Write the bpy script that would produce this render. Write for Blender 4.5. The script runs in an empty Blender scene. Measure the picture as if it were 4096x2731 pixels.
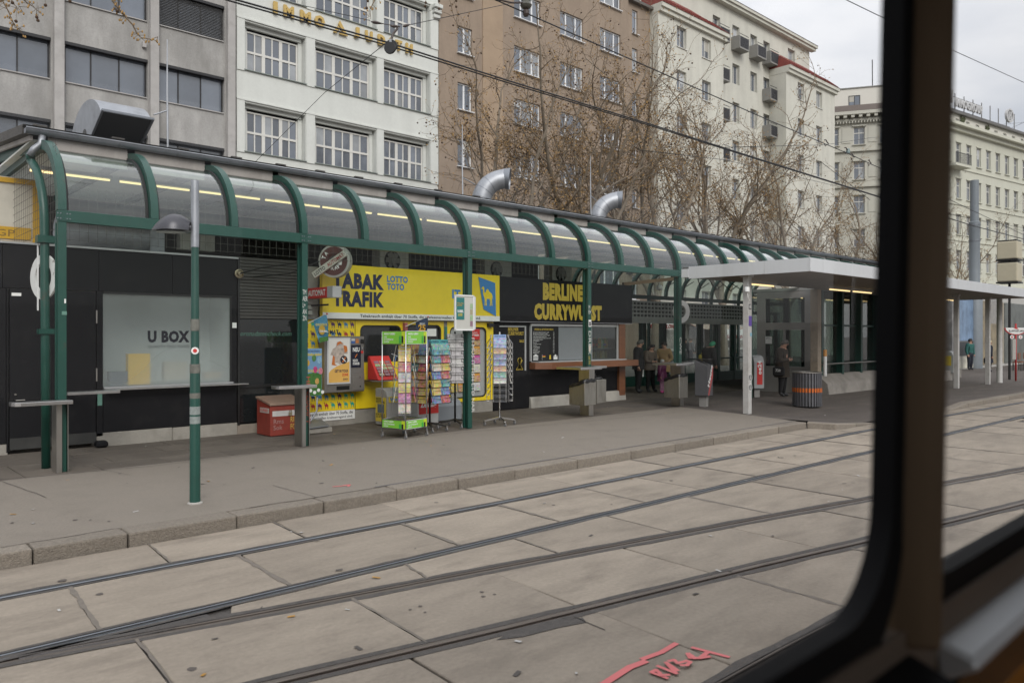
import bpy, bmesh, math, random
from math import sin, cos, pi, radians as RD, sqrt, atan2
from mathutils import Vector as V, Matrix, noise as mnoise
S = bpy.context.scene
COL = S.collection
random.seed(7)
# ------------------------------------------------------------------ camera, sky, sun, exposure
CZ, YAW = 2.0, RD(47.11)
cd = bpy.data.cameras.new('camera'); cam = bpy.data.objects.new('camera', cd); COL.objects.link(cam)
cam.location = (0, 0, CZ); cam.rotation_euler = (RD(90), 0, YAW - RD(90))
cd.sensor_width = 36; cd.lens = 27.0; cd.shift_y = -24.5/4096; cd.clip_start = .02; cd.clip_end = 3000
cd.dof.use_dof = True; cd.dof.focus_distance = 15; cd.dof.aperture_fstop = 2.8
S.camera = cam
w = bpy.data.worlds.new('World'); S.world = w; w.use_nodes = True
nt = w.node_tree; N = nt.nodes; L = nt.links; N.clear()
def nd(t, **k):
    n = N.new(t)
    for a, b in k.items(): setattr(n, a, b)
    return n
SUN_EL, SUN_AZ = RD(33), RD(-115)      # azimuth measured in the xy plane from +x: behind the camera, to its left
out = nd('ShaderNodeOutputWorld'); bg = nd('ShaderNodeBackground'); L.new(bg.outputs[0], out.inputs[0])
sky = nd('ShaderNodeTexSky', sky_type='NISHITA', sun_disc=False)
sky.sun_elevation = SUN_EL; sky.sun_rotation = RD(90) - SUN_AZ
tc = nd('ShaderNodeTexCoord'); sx = nd('ShaderNodeSeparateXYZ'); L.new(tc.outputs['Generated'], sx.inputs[0])
# overcast dome: brighter towards the zenith everywhere, as a cloud deck is
zc = nd('ShaderNodeMath', operation='MAXIMUM'); L.new(sx.outputs[2], zc.inputs[0]); zc.inputs[1].default_value = 0
zg = nd('ShaderNodeMath', operation='MULTIPLY_ADD'); L.new(zc.outputs[0], zg.inputs[0]); zg.inputs[1].default_value = .95; zg.inputs[2].default_value = .56
mp = nd('ShaderNodeMapping'); mp.inputs['Scale'].default_value = (1.6, 1.6, 5); L.new(tc.outputs['Generated'], mp.inputs[0])
cn = nd('ShaderNodeTexNoise'); cn.inputs['Scale'].default_value = 1.7; cn.inputs['Detail'].default_value = 6; L.new(mp.outputs[0], cn.inputs['Vector'])
cr = nd('ShaderNodeValToRGB'); L.new(cn.outputs['Fac'], cr.inputs[0])
cr.color_ramp.elements[0].position = .30; cr.color_ramp.elements[0].color = (.62, .66, .74, 1)
cr.color_ramp.elements[1].position = .62; cr.color_ramp.elements[1].color = (1.0, 1.0, 1.02, 1)
cm = nd('ShaderNodeVectorMath', operation='SCALE'); L.new(cr.outputs[0], cm.inputs[0]); L.new(zg.outputs[0], cm.inputs['Scale'])
sk = nd('ShaderNodeVectorMath', operation='SCALE'); L.new(sky.outputs[0], sk.inputs[0]); sk.inputs['Scale'].default_value = .09
mx = nd('ShaderNodeMix', data_type='RGBA'); mx.inputs[0].default_value = .90
L.new(sk.outputs[0], mx.inputs[6]); L.new(cm.outputs[0], mx.inputs[7]); L.new(mx.outputs[2], bg.inputs[0]); bg.inputs[1].default_value = 1.0
sl = bpy.data.lights.new('sun', 'SUN'); sl.energy = 1.5; sl.angle = RD(30); sl.color = (1, .965, .91)
so = bpy.data.objects.new('sun', sl); COL.objects.link(so); so.location = (0, -30, 60)
so.rotation_euler = (-V((cos(SUN_EL)*cos(SUN_AZ), cos(SUN_EL)*sin(SUN_AZ), sin(SUN_EL)))).to_track_quat('-Z', 'Y').to_euler()
vs = S.view_settings; vs.view_transform = 'Standard'; vs.look = 'None'; vs.exposure = .28; vs.gamma = 1; vs.use_curve_mapping = False
S.render.engine = 'CYCLES'; cy = S.cycles
cy.use_denoising = True; cy.use_adaptive_sampling = True; cy.adaptive_threshold = .02; cy.max_bounces = 6; cy.diffuse_bounces = 3; cy.glossy_bounces = 3; cy.transmission_bounces = 4
cy.transparent_max_bounces = 12; cy.caustics_reflective = False; cy.caustics_refractive = False; cy.sample_clamp_indirect = 4
# ------------------------------------------------------------------ helpers
ca, sa = cos(YAW), sin(YAW)
def at(x, y, Y):
    """photograph pixel (4096 wide) -> world point on the plane at distance Y from the tram"""
    u = (x-2048)/3072; t = Y/(sa-ca*u)
    return V((t*(ca+sa*u), Y, CZ+t*(1341-y)/3072))
def gr(x, y, z=0.):
    t = (z-CZ)*3072/(1341-y); u = (x-2048)/3072
    return V((t*(ca+sa*u), t*(sa-ca*u), z))
ORG = {}
def thing(name, label, cat, loc=(0, 0, 0), group=None, rz=0, local=False, kind=None):
    o = bpy.data.objects.new(name, None); COL.objects.link(o); o.location = loc; o.rotation_euler[2] = rz
    o.empty_display_size = .2
    ORG[o.name] = V((0, 0, 0)) if local else V(loc)
    return tag(o, label, cat, group, kind)
def tag(o, label=None, cat=None, group=None, kind=None):
    if label: o['label'] = label
    if cat: o['category'] = cat
    if group: o['group'] = group
    if kind: o['kind'] = kind
    return o
def org(o):
    return ORG.get(o.name, V((0, 0, 0)))
def put(o, parent):
    if parent is not None:
        o.parent = parent
        ORG[o.name] = org(parent)
    return o
class MB:
    def __init__(s): s.v = []; s.f = []; s.m = []; s.mi = 0
    def add(s, vs, fs):
        b = len(s.v); s.v += [tuple(p) for p in vs]; s.f += [tuple(i+b for i in f) for f in fs]; s.m += [s.mi]*len(fs); return s
    def box(s, x0, x1, y0, y1, z0, z1):
        return s.add([(x0,y0,z0),(x1,y0,z0),(x1,y1,z0),(x0,y1,z0),(x0,y0,z1),(x1,y0,z1),(x1,y1,z1),(x0,y1,z1)],
              [(0,3,2,1),(4,5,6,7),(0,1,5,4),(1,2,6,5),(2,3,7,6),(3,0,4,7)])
    def cbox(s, c, d): return s.box(c[0]-d[0]/2,c[0]+d[0]/2,c[1]-d[1]/2,c[1]+d[1]/2,c[2]-d[2]/2,c[2]+d[2]/2)
    def obox(s, c, ax, ay, az):
        c, ax, ay, az = V(c), V(ax), V(ay), V(az)
        vs = [c+ax*i+ay*j+az*k for k in (-1,1) for j in (-1,1) for i in (-1,1)]
        return s.add(vs, [(0,2,3,1),(4,5,7,6),(0,1,5,4),(1,3,7,5),(3,2,6,7),(2,0,4,6)])
    def bar(s, a, b, wd, ht, up=(0, 0, 1)):
        a, b = V(a), V(b); d = b-a; l = d.length
        if l < 1e-6: return s
        d /= l; u = V(up); x = d.cross(u)
        if x.length < 1e-4: x = d.cross(V((1, 0, 0)))
        x.normalize(); z = x.cross(d)
        return s.obox((a+b)/2, d*l/2, x*wd/2, z*ht/2)
    def quad(s, a, b, c, d): return s.add([a, b, c, d], [(0, 1, 2, 3)])
    def poly(s, pts): return s.add(pts, [tuple(range(len(pts)))])
    def prism(s, pts, vec):
        n = len(pts); vec = V(vec); p2 = [V(p)+vec for p in pts]
        return s.add(list(pts)+p2, [tuple(range(n-1, -1, -1)), tuple(range(n, 2*n))]+[(i, (i+1) % n, n+(i+1) % n, n+i) for i in range(n)])
    def tube(s, path, r, n=8, cap=True):
        P = [V(p) for p in path]; m = len(P); R = r if isinstance(r, (list, tuple)) else [r]*m
        prev = None; rings = []
        for i in range(m):
            d = (P[min(i+1, m-1)]-P[max(i-1, 0)])
            if d.length < 1e-9: d = V((0, 0, 1))
            d.normalize()
            if prev is None:
                x = d.cross(V((0, 0, 1)))
                if x.length < 1e-3: x = d.cross(V((0, 1, 0)))
            else:
                x = prev-d*prev.dot(d)
                if x.length < 1e-5: x = d.cross(V((0, 1, 0)))
            x.normalize(); prev = x; y = d.cross(x)
            rings.append([P[i]+(x*cos(2*pi*k/n)+y*sin(2*pi*k/n))*R[i] for k in range(n)])
        vs = [p for g in rings for p in g]
        fs = [(i*n+k, i*n+(k+1) % n, (i+1)*n+(k+1) % n, (i+1)*n+k) for i in range(m-1) for k in range(n)]
        if cap: fs += [tuple(range(n-1, -1, -1)), tuple((m-1)*n+k for k in range(n))]
        return s.add(vs, fs)
    def cyl(s, c, r, h, n=16, axis=(0, 0, 1)):
        c = V(c); return s.tube([c, c+V(axis)*h], r, n)
    def lathe(s, c, prof, n=20, ax=(0, 0, 1)):
        c = V(c); a = V(ax).normalized(); x = a.orthogonal().normalized(); y = a.cross(x)
        m = len(prof); vs = [c+a*z+(x*cos(2*pi*k/n)+y*sin(2*pi*k/n))*r for r, z in prof for k in range(n)]
        fs = [(i*n+k, i*n+(k+1) % n, (i+1)*n+(k+1) % n, (i+1)*n+k) for i in range(m-1) for k in range(n)]
        fs += [tuple(range(n-1, -1, -1)), tuple((m-1)*n+k for k in range(n))]
        return s.add(vs, fs)
    def ball(s, c, r, n=10, m=6, sc=(1, 1, 1)):
        c = V(c); vs = [c+V((0, 0, -r*sc[2]))]
        for i in range(1, m):
            th = -pi/2+pi*i/m
            vs += [c+V((r*sc[0]*cos(th)*cos(2*pi*k/n), r*sc[1]*cos(th)*sin(2*pi*k/n), r*sc[2]*sin(th))) for k in range(n)]
        vs.append(c+V((0, 0, r*sc[2]))); e = len(vs)-1
        fs = [(0, 1+(k+1) % n, 1+k) for k in range(n)]
        for i in range(m-2):
            fs += [(1+i*n+k, 1+i*n+(k+1) % n, 1+(i+1)*n+(k+1) % n, 1+(i+1)*n+k) for k in range(n)]
        fs += [(e, 1+(m-2)*n+k, 1+(m-2)*n+(k+1) % n) for k in range(n)]
        return s.add(vs, fs)
    def build(s, name, mat, parent=None, bev=0, smooth=False, seg=1):
        me = bpy.data.meshes.new(name); off = org(parent) if parent is not None else V((0, 0, 0))
        vs = s.v if off.length == 0 else [(p[0]-off.x, p[1]-off.y, p[2]-off.z) for p in s.v]
        me.from_pydata(vs, [], s.f); ms = mat if isinstance(mat, (list, tuple)) else [mat]
        for q in ms: me.materials.append(q)
        if len(ms) > 1: me.polygons.foreach_set('material_index', s.m)
        if smooth: me.polygons.foreach_set('use_smooth', [True]*len(me.polygons))
        me.update()
        o = bpy.data.objects.new(name, me); COL.objects.link(o); put(o, parent)
        if smooth == 'auto':
            md = o.modifiers.new('smooth', 'EDGE_SPLIT'); md.split_angle = RD(38)
        if bev:
            b = o.modifiers.new('bevel', 'BEVEL'); b.width = bev; b.segments = seg; b.limit_method = 'ANGLE'; b.angle_limit = RD(40)
        return o
def B(*a): return MB().box(*a)
def inst(o, loc, parent=None, rz=None, name=None):
    """a copy of one mesh object that shares its data; loc in world terms of the parent's frame"""
    c = o.copy(); COL.objects.link(c)
    if name: c.name = name
    c.location = loc
    if rz is not None: c.rotation_euler[2] = rz
    if parent is not None: c.parent = parent; ORG[c.name] = org(parent)
    return c
FIT = []
def text(body, p, wd, ht, mat, parent=None, rot=(pi/2, 0, 0), bold=0., ex=.001, name='lettering', align='LEFT', shear=0):
    """lettering whose box is wd x ht metres with its lower left corner at p"""
    c = bpy.data.curves.new(name, 'FONT'); c.body = body; c.size = 1; c.offset = bold; c.extrude = .5; c.resolution_u = 2; c.shear = shear; c.space_character = 1+bold*1.6
    c.align_x = align; c.space_line = .9
    c.materials.append(mat); o = bpy.data.objects.new(name, c); COL.objects.link(o)
    if parent is not None: put(o, parent); p = V(p)-org(parent)
    o.location = p; o.rotation_euler = rot; FIT.append((o, wd, ht, ex)); return o
def fit_text():
    """scale every piece of lettering to its measured box and turn it into a mesh"""
    bpy.context.view_layer.update(); dg = bpy.context.evaluated_depsgraph_get(); new = []
    for o, wd, ht, ex in FIT:
        me = bpy.data.meshes.new_from_object(o.evaluated_get(dg))
        if not me.vertices: continue
        X = [q.co.x for q in me.vertices]; Y_ = [q.co.y for q in me.vertices]; x0, x1, y0, y1 = min(X), max(X), min(Y_), max(Y_)
        me.transform(Matrix.Diagonal((wd/max(x1-x0, .01), ht/max(y1-y0, .01), ex, 1)) @ Matrix.Translation((-x0, -y0, 0)))
        new.append((o, me))
    for o, me in new:
        nm, pa, lo, ro = o.name, o.parent, o.location.copy(), o.rotation_euler.copy(); o.name = 'old'; me.name = nm
        q = bpy.data.objects.new(nm, me); COL.objects.link(q); q.parent = pa; q.location = lo; q.rotation_euler = ro
        for k in o.keys(): q[k] = o[k]
    for o, wd, ht, ex in FIT: bpy.data.objects.remove(o)
# ------------------------------------------------------------------ materials
MATS = {}
def M(name, col, rough=.6, metal=0., var=.12, scale=3., bump=0., bs=60., rnd=0., spec=.5, dirt=None, dcol=(.05, .045, .04), dscale=1.2, stretch=(1, 1, 1), emit=0., coat=0., dlo=.52, dhi=.7, hue=0, grain=0., gs=70., streak=0.):
    if name in MATS: return MATS[name]
    m = bpy.data.materials.new(name); MATS[name] = m; m.use_nodes = True; t = m.node_tree; n_, l_ = t.nodes, t.links
    b = n_['Principled BSDF']; b.inputs['Roughness'].default_value = rough; b.inputs['Metallic'].default_value = metal
    b.inputs['Specular IOR Level'].default_value = spec; b.inputs['Coat Weight'].default_value = coat
    tx = n_.new('ShaderNodeTexCoord'); ma = n_.new('ShaderNodeMapping'); ma.inputs['Scale'].default_value = stretch; l_.new(tx.outputs['Object'], ma.inputs[0])
    src = ma.outputs[0]
    oi = n_.new('ShaderNodeObjectInfo')
    if rnd:
        ad = n_.new('ShaderNodeVectorMath'); ad.operation = 'ADD'; l_.new(src, ad.inputs[0])
        sc_ = n_.new('ShaderNodeMath'); sc_.operation = 'MULTIPLY'; l_.new(oi.outputs['Random'], sc_.inputs[0]); sc_.inputs[1].default_value = 40
        l_.new(sc_.outputs[0], ad.inputs[1]); src = ad.outputs[0]
    no = n_.new('ShaderNodeTexNoise'); no.inputs['Scale'].default_value = scale; no.inputs['Detail'].default_value = 6; no.inputs['Roughness'].default_value = .6; l_.new(src, no.inputs['Vector'])
    mu = n_.new('ShaderNodeMath'); mu.operation = 'MULTIPLY_ADD'; l_.new(no.outputs['Fac'], mu.inputs[0]); mu.inputs[1].default_value = 2.6*var; mu.inputs[2].default_value = 1-1.3*var
    val = mu.outputs[0]
    if rnd:
        r2 = n_.new('ShaderNodeMath'); r2.operation = 'MULTIPLY_ADD'; l_.new(oi.outputs['Random'], r2.inputs[0]); r2.inputs[1].default_value = 2*rnd; r2.inputs[2].default_value = 1-rnd
        r3 = n_.new('ShaderNodeMath'); r3.operation = 'MULTIPLY'; l_.new(val, r3.inputs[0]); l_.new(r2.outputs[0], r3.inputs[1]); val = r3.outputs[0]
    def layer(v, amt, sc, mul):
        mp_ = n_.new('ShaderNodeMapping'); mp_.inputs['Scale'].default_value = mul; l_.new(tx.outputs['Object'], mp_.inputs[0]); q = n_.new('ShaderNodeTexNoise'); q.inputs['Scale'].default_value = sc; q.inputs['Detail'].default_value = 3; l_.new(mp_.outputs[0], q.inputs['Vector'])
        a_ = n_.new('ShaderNodeMath'); a_.operation = 'MULTIPLY_ADD'; l_.new(q.outputs['Fac'], a_.inputs[0]); a_.inputs[1].default_value = 2.8*amt; a_.inputs[2].default_value = 1-1.4*amt
        b_ = n_.new('ShaderNodeMath'); b_.operation = 'MULTIPLY'; l_.new(v, b_.inputs[0]); l_.new(a_.outputs[0], b_.inputs[1]); return b_.outputs[0]
    if grain: val = layer(val, grain, gs, (1, 1, 1))
    if streak: val = layer(val, streak, 1.6, (1, 1, .10))
    hs = n_.new('ShaderNodeHueSaturation'); hs.inputs['Color'].default_value = (*col, 1); l_.new(val, hs.inputs['Value'])
    if hue:
        h2 = n_.new('ShaderNodeMath'); h2.operation = 'MULTIPLY_ADD'; l_.new(oi.outputs['Random'], h2.inputs[0]); h2.inputs[1].default_value = hue; h2.inputs[2].default_value = .5-hue/2; l_.new(h2.outputs[0], hs.inputs['Hue'])
    c = hs.outputs[0]
    if dirt:
        d = n_.new('ShaderNodeTexNoise'); d.inputs['Scale'].default_value = dscale; d.inputs['Detail'].default_value = 7; d.inputs['Roughness'].default_value = .68; l_.new(src, d.inputs['Vector'])
        r = n_.new('ShaderNodeMapRange'); r.inputs[1].default_value = dlo; r.inputs[2].default_value = dhi; r.inputs[3].default_value = 0; r.inputs[4].default_value = dirt; l_.new(d.outputs['Fac'], r.inputs[0])
        x = n_.new('ShaderNodeMix'); x.data_type = 'RGBA'; l_.new(r.outputs[0], x.inputs[0]); l_.new(c, x.inputs[6]); x.inputs[7].default_value = (*dcol, 1); c = x.outputs[2]
    l_.new(c, b.inputs['Base Color'])
    if emit:
        l_.new(c, b.inputs['Emission Color']); b.inputs['Emission Strength'].default_value = emit
    if bump:
        bn = n_.new('ShaderNodeTexNoise'); bn.inputs['Scale'].default_value = bs; bn.inputs['Detail'].default_value = 4; l_.new(src, bn.inputs['Vector'])
        bu = n_.new('ShaderNodeBump'); bu.inputs['Strength'].default_value = bump; bu.inputs['Distance'].default_value = .02; l_.new(bn.outputs['Fac'], bu.inputs['Height']); l_.new(bu.outputs[0], b.inputs['Normal'])
    return m
def glass(name, tint=(.9, .95, .93), film=(.5, .52, .5), filmw=.1, ior=1.5, rough=.02, boost=1., ns=1.5, nd_=5):
    """a thin sheet: see-through, fresnel mirror, and a film of dust"""
    if name in MATS: return MATS[name]
    m = bpy.data.materials.new(name); MATS[name] = m; m.use_nodes = True; t = m.node_tree; n_, l_ = t.nodes, t.links; n_.clear()
    o = n_.new('ShaderNodeOutputMaterial'); tr = n_.new('ShaderNodeBsdfTransparent'); tr.inputs[0].default_value = (*tint, 1)
    gl = n_.new('ShaderNodeBsdfGlossy'); gl.inputs['Roughness'].default_value = rough; gl.inputs[0].default_value = (1, 1, 1, 1)
    fr = n_.new('ShaderNodeFresnel'); fr.inputs[0].default_value = ior; mu = n_.new('ShaderNodeMath'); mu.operation = 'MULTIPLY'; mu.use_clamp = True; mu.inputs[1].default_value = boost; l_.new(fr.outputs[0], mu.inputs[0])
    ge = n_.new('ShaderNodeNewGeometry'); io = n_.new('ShaderNodeMath'); io.operation = 'MULTIPLY_ADD'; l_.new(ge.outputs['Backfacing'], io.inputs[0]); io.inputs[1].default_value = 1/ior-ior; io.inputs[2].default_value = ior;
    # the sheet is unrefracted, so both of its faces use the outside angle: the node inverts the index at back faces, undo that
    l_.new(io.outputs[0], fr.inputs[0])
    di = n_.new('ShaderNodeBsdfDiffuse'); di.inputs[0].default_value = (*film, 1); tl = n_.new('ShaderNodeBsdfTranslucent'); tl.inputs[0].default_value = (*film, 1)
    m0 = n_.new('ShaderNodeMixShader'); m0.inputs[0].default_value = .5; l_.new(di.outputs[0], m0.inputs[1]); l_.new(tl.outputs[0], m0.inputs[2])
    m1 = n_.new('ShaderNodeMixShader'); l_.new(tr.outputs[0], m1.inputs[1]); l_.new(m0.outputs[0], m1.inputs[2])
    tx = n_.new('ShaderNodeTexCoord'); no = n_.new('ShaderNodeTexNoise'); no.inputs['Scale'].default_value = ns; no.inputs['Detail'].default_value = nd_; l_.new(tx.outputs['Object'], no.inputs['Vector'])
    mm = n_.new('ShaderNodeMath'); mm.operation = 'MULTIPLY'; mm.inputs[1].default_value = 2*filmw; l_.new(no.outputs['Fac'], mm.inputs[0]); l_.new(mm.outputs[0], m1.inputs[0])
    m2 = n_.new('ShaderNodeMixShader'); l_.new(mu.outputs[0], m2.inputs[0]); l_.new(m1.outputs[0] if filmw else tr.outputs[0], m2.inputs[1]); l_.new(gl.outputs[0], m2.inputs[2]); l_.new(m2.outputs[0], o.inputs[0])
    return m
def lamp_mat(name, col, st):
    if name in MATS: return MATS[name]
    m = bpy.data.materials.new(name); MATS[name] = m; m.use_nodes = True; b = m.node_tree.nodes['Principled BSDF']
    b.inputs['Emission Color'].default_value = (*col, 1); b.inputs['Emission Strength'].default_value = st; b.inputs['Base Color'].default_value = (*col, 1); return m
def P(name, col, rough=.55, **k):                      # plain paint or print with slight unevenness
    k.setdefault('var', .05); k.setdefault('scale', 6); return M(name, col, rough, **k)
green = M('green_paint', (.0105, .062, .046), .42, var=.22, scale=5, dirt=.75, dcol=(.055, .042, .03), dscale=5, dlo=.60, dhi=.72)
dkgreen = M('dark_green_paint', (.008, .045, .034), .45, var=.2)
steel = M('brushed_steel', (.42, .40, .37), .38, 1., var=.2, scale=8, stretch=(1, 1, .15), dirt=.4, dscale=3, dcol=(.12, .10, .08))
galv = M('galvanised', (.34, .355, .38), .5, .75, var=.22, scale=5, dirt=.3, dscale=2)
zinc = M('zinc_gutter', (.22, .235, .26), .45, .7, var=.2, scale=3, dirt=.4, dscale=2, dcol=(.09, .09, .1))
chrome = M('chrome', (.6, .6, .6), .22, 1., var=.05)
blackp = M('black_panel', (.009, .009, .0105), .5, spec=.22, var=.25, scale=2, dirt=.25, dcol=(.04, .038, .035), dscale=3)
blackm = M('black_metal', (.012, .012, .012), .4, var=.2)
rubber = M('rubber', (.012, .012, .012), .7, var=.2)
white = P('white_paint', (.78, .79, .78), .5, dirt=.25, dcol=(.45, .44, .4), dscale=2)
letterblack = P('black_print', (.012, .012, .02), .5)
letterwhite = P('white_print', (.8, .8, .78), .5)
navy = P('navy_print', (.018, .022, .065), .5)
yellowp = P('yellow_sheet', (.86, .64, .015), .42, dirt=.15, dcol=(.5, .36, .03), dscale=2, coat=.2)
bluep = P('blue_print', (.05, .22, .52), .45)
redp = P('red_print', (.55, .03, .025), .45)
gold = P('gold_letter', (.52, .36, .11), .4, var=.1)
concrete = M('plinth_concrete', (.30, .28, .245), .85, var=.3, scale=4, bump=.4, bs=30, dirt=.6, dscale=2, dcol=(.09, .08, .07))
tubemat = lamp_mat('lit_tube', (1, .74, .36), 1.15)
# ------------------------------------------------------------------ ground, tracks, platform
PZ = .13
asphalt = M('old_asphalt', (.17, .155, .145), .9, var=.16, scale=1.3, bump=.5, bs=180, dirt=.45, dscale=.9, dcol=(.22, .2, .185), dlo=.45, dhi=.75)
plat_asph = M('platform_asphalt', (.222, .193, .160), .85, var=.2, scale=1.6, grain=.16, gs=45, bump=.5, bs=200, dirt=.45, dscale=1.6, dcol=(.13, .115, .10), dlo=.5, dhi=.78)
ramp_asph = M('ramp_asphalt', (.10, .085, .075), .88, var=.25, scale=1.2, bump=.5, bs=160, stretch=(.5, 2, 1), dirt=.5, dscale=1.4, dcol=(.17, .145, .12))
slabm = M('slab_concrete', (.275, .234, .187), .85, var=.26, scale=2.2, grain=.13, gs=28, bump=.35, bs=120, rnd=.10, stretch=(.55, 1.5, 1), dirt=.7, dscale=2.0, dcol=(.165, .138, .11), dlo=.50, dhi=.70)
bitumen = M('bitumen', (.078, .070, .064), .8, var=.35, scale=14, bump=.6, bs=90, dirt=.6, dscale=9, dcol=(.13, .115, .1))
railb = M('rail_brown', (.17, .145, .125), .5, .6, var=.3, scale=3, stretch=(.3, 4, 1))
railm = M('rail_steel', (.23, .245, .265), .36, .9, var=.2, scale=2, stretch=(.3, 4, 1))
railrust = M('rail_rust', (.085, .062, .05), .75, .3, var=.4, scale=12)
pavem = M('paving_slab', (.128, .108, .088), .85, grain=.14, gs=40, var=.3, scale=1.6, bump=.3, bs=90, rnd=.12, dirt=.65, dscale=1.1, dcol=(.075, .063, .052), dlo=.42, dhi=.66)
kerbm = M('granite_kerb', (.225, .195, .16), .85, grain=.2, gs=60, var=.3, scale=30, bump=.9, bs=70, rnd=.1, dirt=.45, dscale=3, dcol=(.15, .125, .1))
g = MB().quad((-400, -300, -.03), (900, -300, -.03), (900, 700, -.03), (-400, 700, -.03)).build('ground', asphalt); tag(g, kind='structure')
def lerp(pts, x):
    if x <= pts[0][0]: a, b = pts[0], pts[1]
    elif x >= pts[-1][0]: a, b = pts[-2], pts[-1]
    else:
        for i in range(len(pts)-1):
            if pts[i][0] <= x <= pts[i+1][0]: a, b = pts[i], pts[i+1]; break
    return a[1]+(b[1]-a[1])*(x-a[0])/(b[0]-a[0])
RAIL = {1: [(-6, 7.0), (1, 6.94), (6, 6.82), (12, 6.80), (20, 6.69), (27, 6.4), (46, 5.5)],
        2: [(-6, 5.78), (1, 5.67), (5, 5.62), (10, 5.55), (16.8, 5.41), (22.2, 5.3), (46, 4.4)],
        3: [(-6, 5.72), (.3, 5.66), (.9, 5.59), (1.6, 5.45), (2.4, 5.29), (4.55, 4.90), (7.85, 4.27), (9.5, 3.93), (11.3, 3.64), (13.5, 3.2), (22, 1.6)],
        4: [(-6, 4.6), (.3, 4.45), (2, 4.17), (3.58, 3.86), (6.2, 3.4), (7.5, 3.14), (8.8, 2.88), (10.7, 2.54), (13, 2.2), (16, 1.8)],
        5: [(-8, 2.42), (4.4, 2.40), (7.1, 2.33), (9.55, 2.28), (14, 2.1), (30, 1.2)]}
def ry(k, x): return lerp(RAIL[k], x)
tb = MB().quad((-12, -3, -.022), (60, -3, -.022), (60, 7.9, -.022), (-12, 7.9, -.022)).build('track_bed', bitumen); tag(tb, kind='structure')
rng = random.Random(3)
def strip(hi, lo, js, off=.07):
    for a, b in zip(js[:-1], js[1:]):
        g1, g2 = rng.uniform(.006, .013), rng.uniform(.006, .013)
        n = 6; top, bot = [], []; sk = rng.uniform(-.03, .03)
        for i in range(n+1):
            x = a+g1+(b-a-g1-g2)*i/n
            top.append((x+.06+sk, hi(x)-off-rng.uniform(0, .012))); bot.append((x, lo(x)+off+rng.uniform(0, .012)))
        if min(t[1]-q[1] for t, q in zip(top, bot)) < .03: continue
        pts = [(x, y, -.024) for x, y in bot]+[(x, y, -.024) for x, y in reversed(top)]
        o = MB().prism(pts, (0, 0, .024+rng.uniform(-.003, .003))).build('concrete_slab', slabm, tb, bev=.006)
        if rng.random() < .75:                         # ragged bitumen in the joint
            m = MB(); n2 = 14; q0, q1 = V((*bot[-1], .0045)), V((*top[-1], .0045)); sd = rng.random()*50; wb = rng.uniform(.006, .022); pr = None
            for i in range(n2+1):
                f = i/n2; c = q0.lerp(q1, f)+V((.01+.012*mnoise.noise(V((f*5, sd, 1))), 0, 0)); w_ = max(.004, wb*(1+1.3*mnoise.noise(V((f*9, sd, 7))))); cur = (c+V((-w_, 0, 0)), c+V((w_, 0, 0)))
                if pr: m.quad(pr[0], pr[1], cur[1], cur[0])
                pr = cur
            m.build('joint_filler', M('joint_tar', (.165, .143, .12), .85, var=.3, scale=20), o)
def js(a, *m, end=44, st=1.45):
    L_ = [a]+list(m)
    while L_[-1] < end: L_.append(L_[-1]+st+rng.uniform(-.12, .12))
    return L_
kerbY = lambda x: lerp([(-10, 7.80), (15.9, 7.80), (16.2, 7.22), (24, 7.02), (46, 6.5)], x)
strip(lambda x: kerbY(x)+.06, lambda x: ry(1, x), js(-4, -2.7, -1.4, -.1, 1.1, 2.4, 3.68, 5.02, 6.3, 7.6, 8.7, 9.75, st=1.25), .075)
strip(lambda x: ry(1, x), lambda x: ry(2, x), js(-4.4, -3, -1.5, -.05, 1.5, 2.88, 4.62, 6.0, 7.44, 8.6))
strip(lambda x: ry(2, x), lambda x: ry(3, x), js(2.25, 3.8, 5.12, 6.5, 8, end=20, st=1.4))
strip(lambda x: ry(3, x), lambda x: ry(4, x), js(-4.2, -2.8, -1.35, .1, 1.55, 3.0, 4.22, 5.63, 7.05, 8.5, end=20))
strip(lambda x: ry(4, x), lambda x: ry(5, x), js(-1.4, 0, 1.4, 2.7, 4.15, 5.65, 7.2, 8.8, end=11), .09)
strip(lambda x: ry(5, x), lambda x: .8, js(-2, -.6, .8, 2.2, 3.6, 5.0, 6.4, 7.9, end=30), .1)
strip(lambda x: min(ry(2, x), 30), lambda x: max(ry(3, x), 5), [20, 21.5], .1)
RLAB = {1: 'grooved tram rail nearest the kerb', 2: 'second tram rail from the kerb, with the switch blade at left', 3: 'branching tram rail, third from the kerb', 4: 'branching tram rail beside the dark asphalt patch, fourth from the kerb', 5: 'tram rail closest to the tram window at lower right'}
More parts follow.
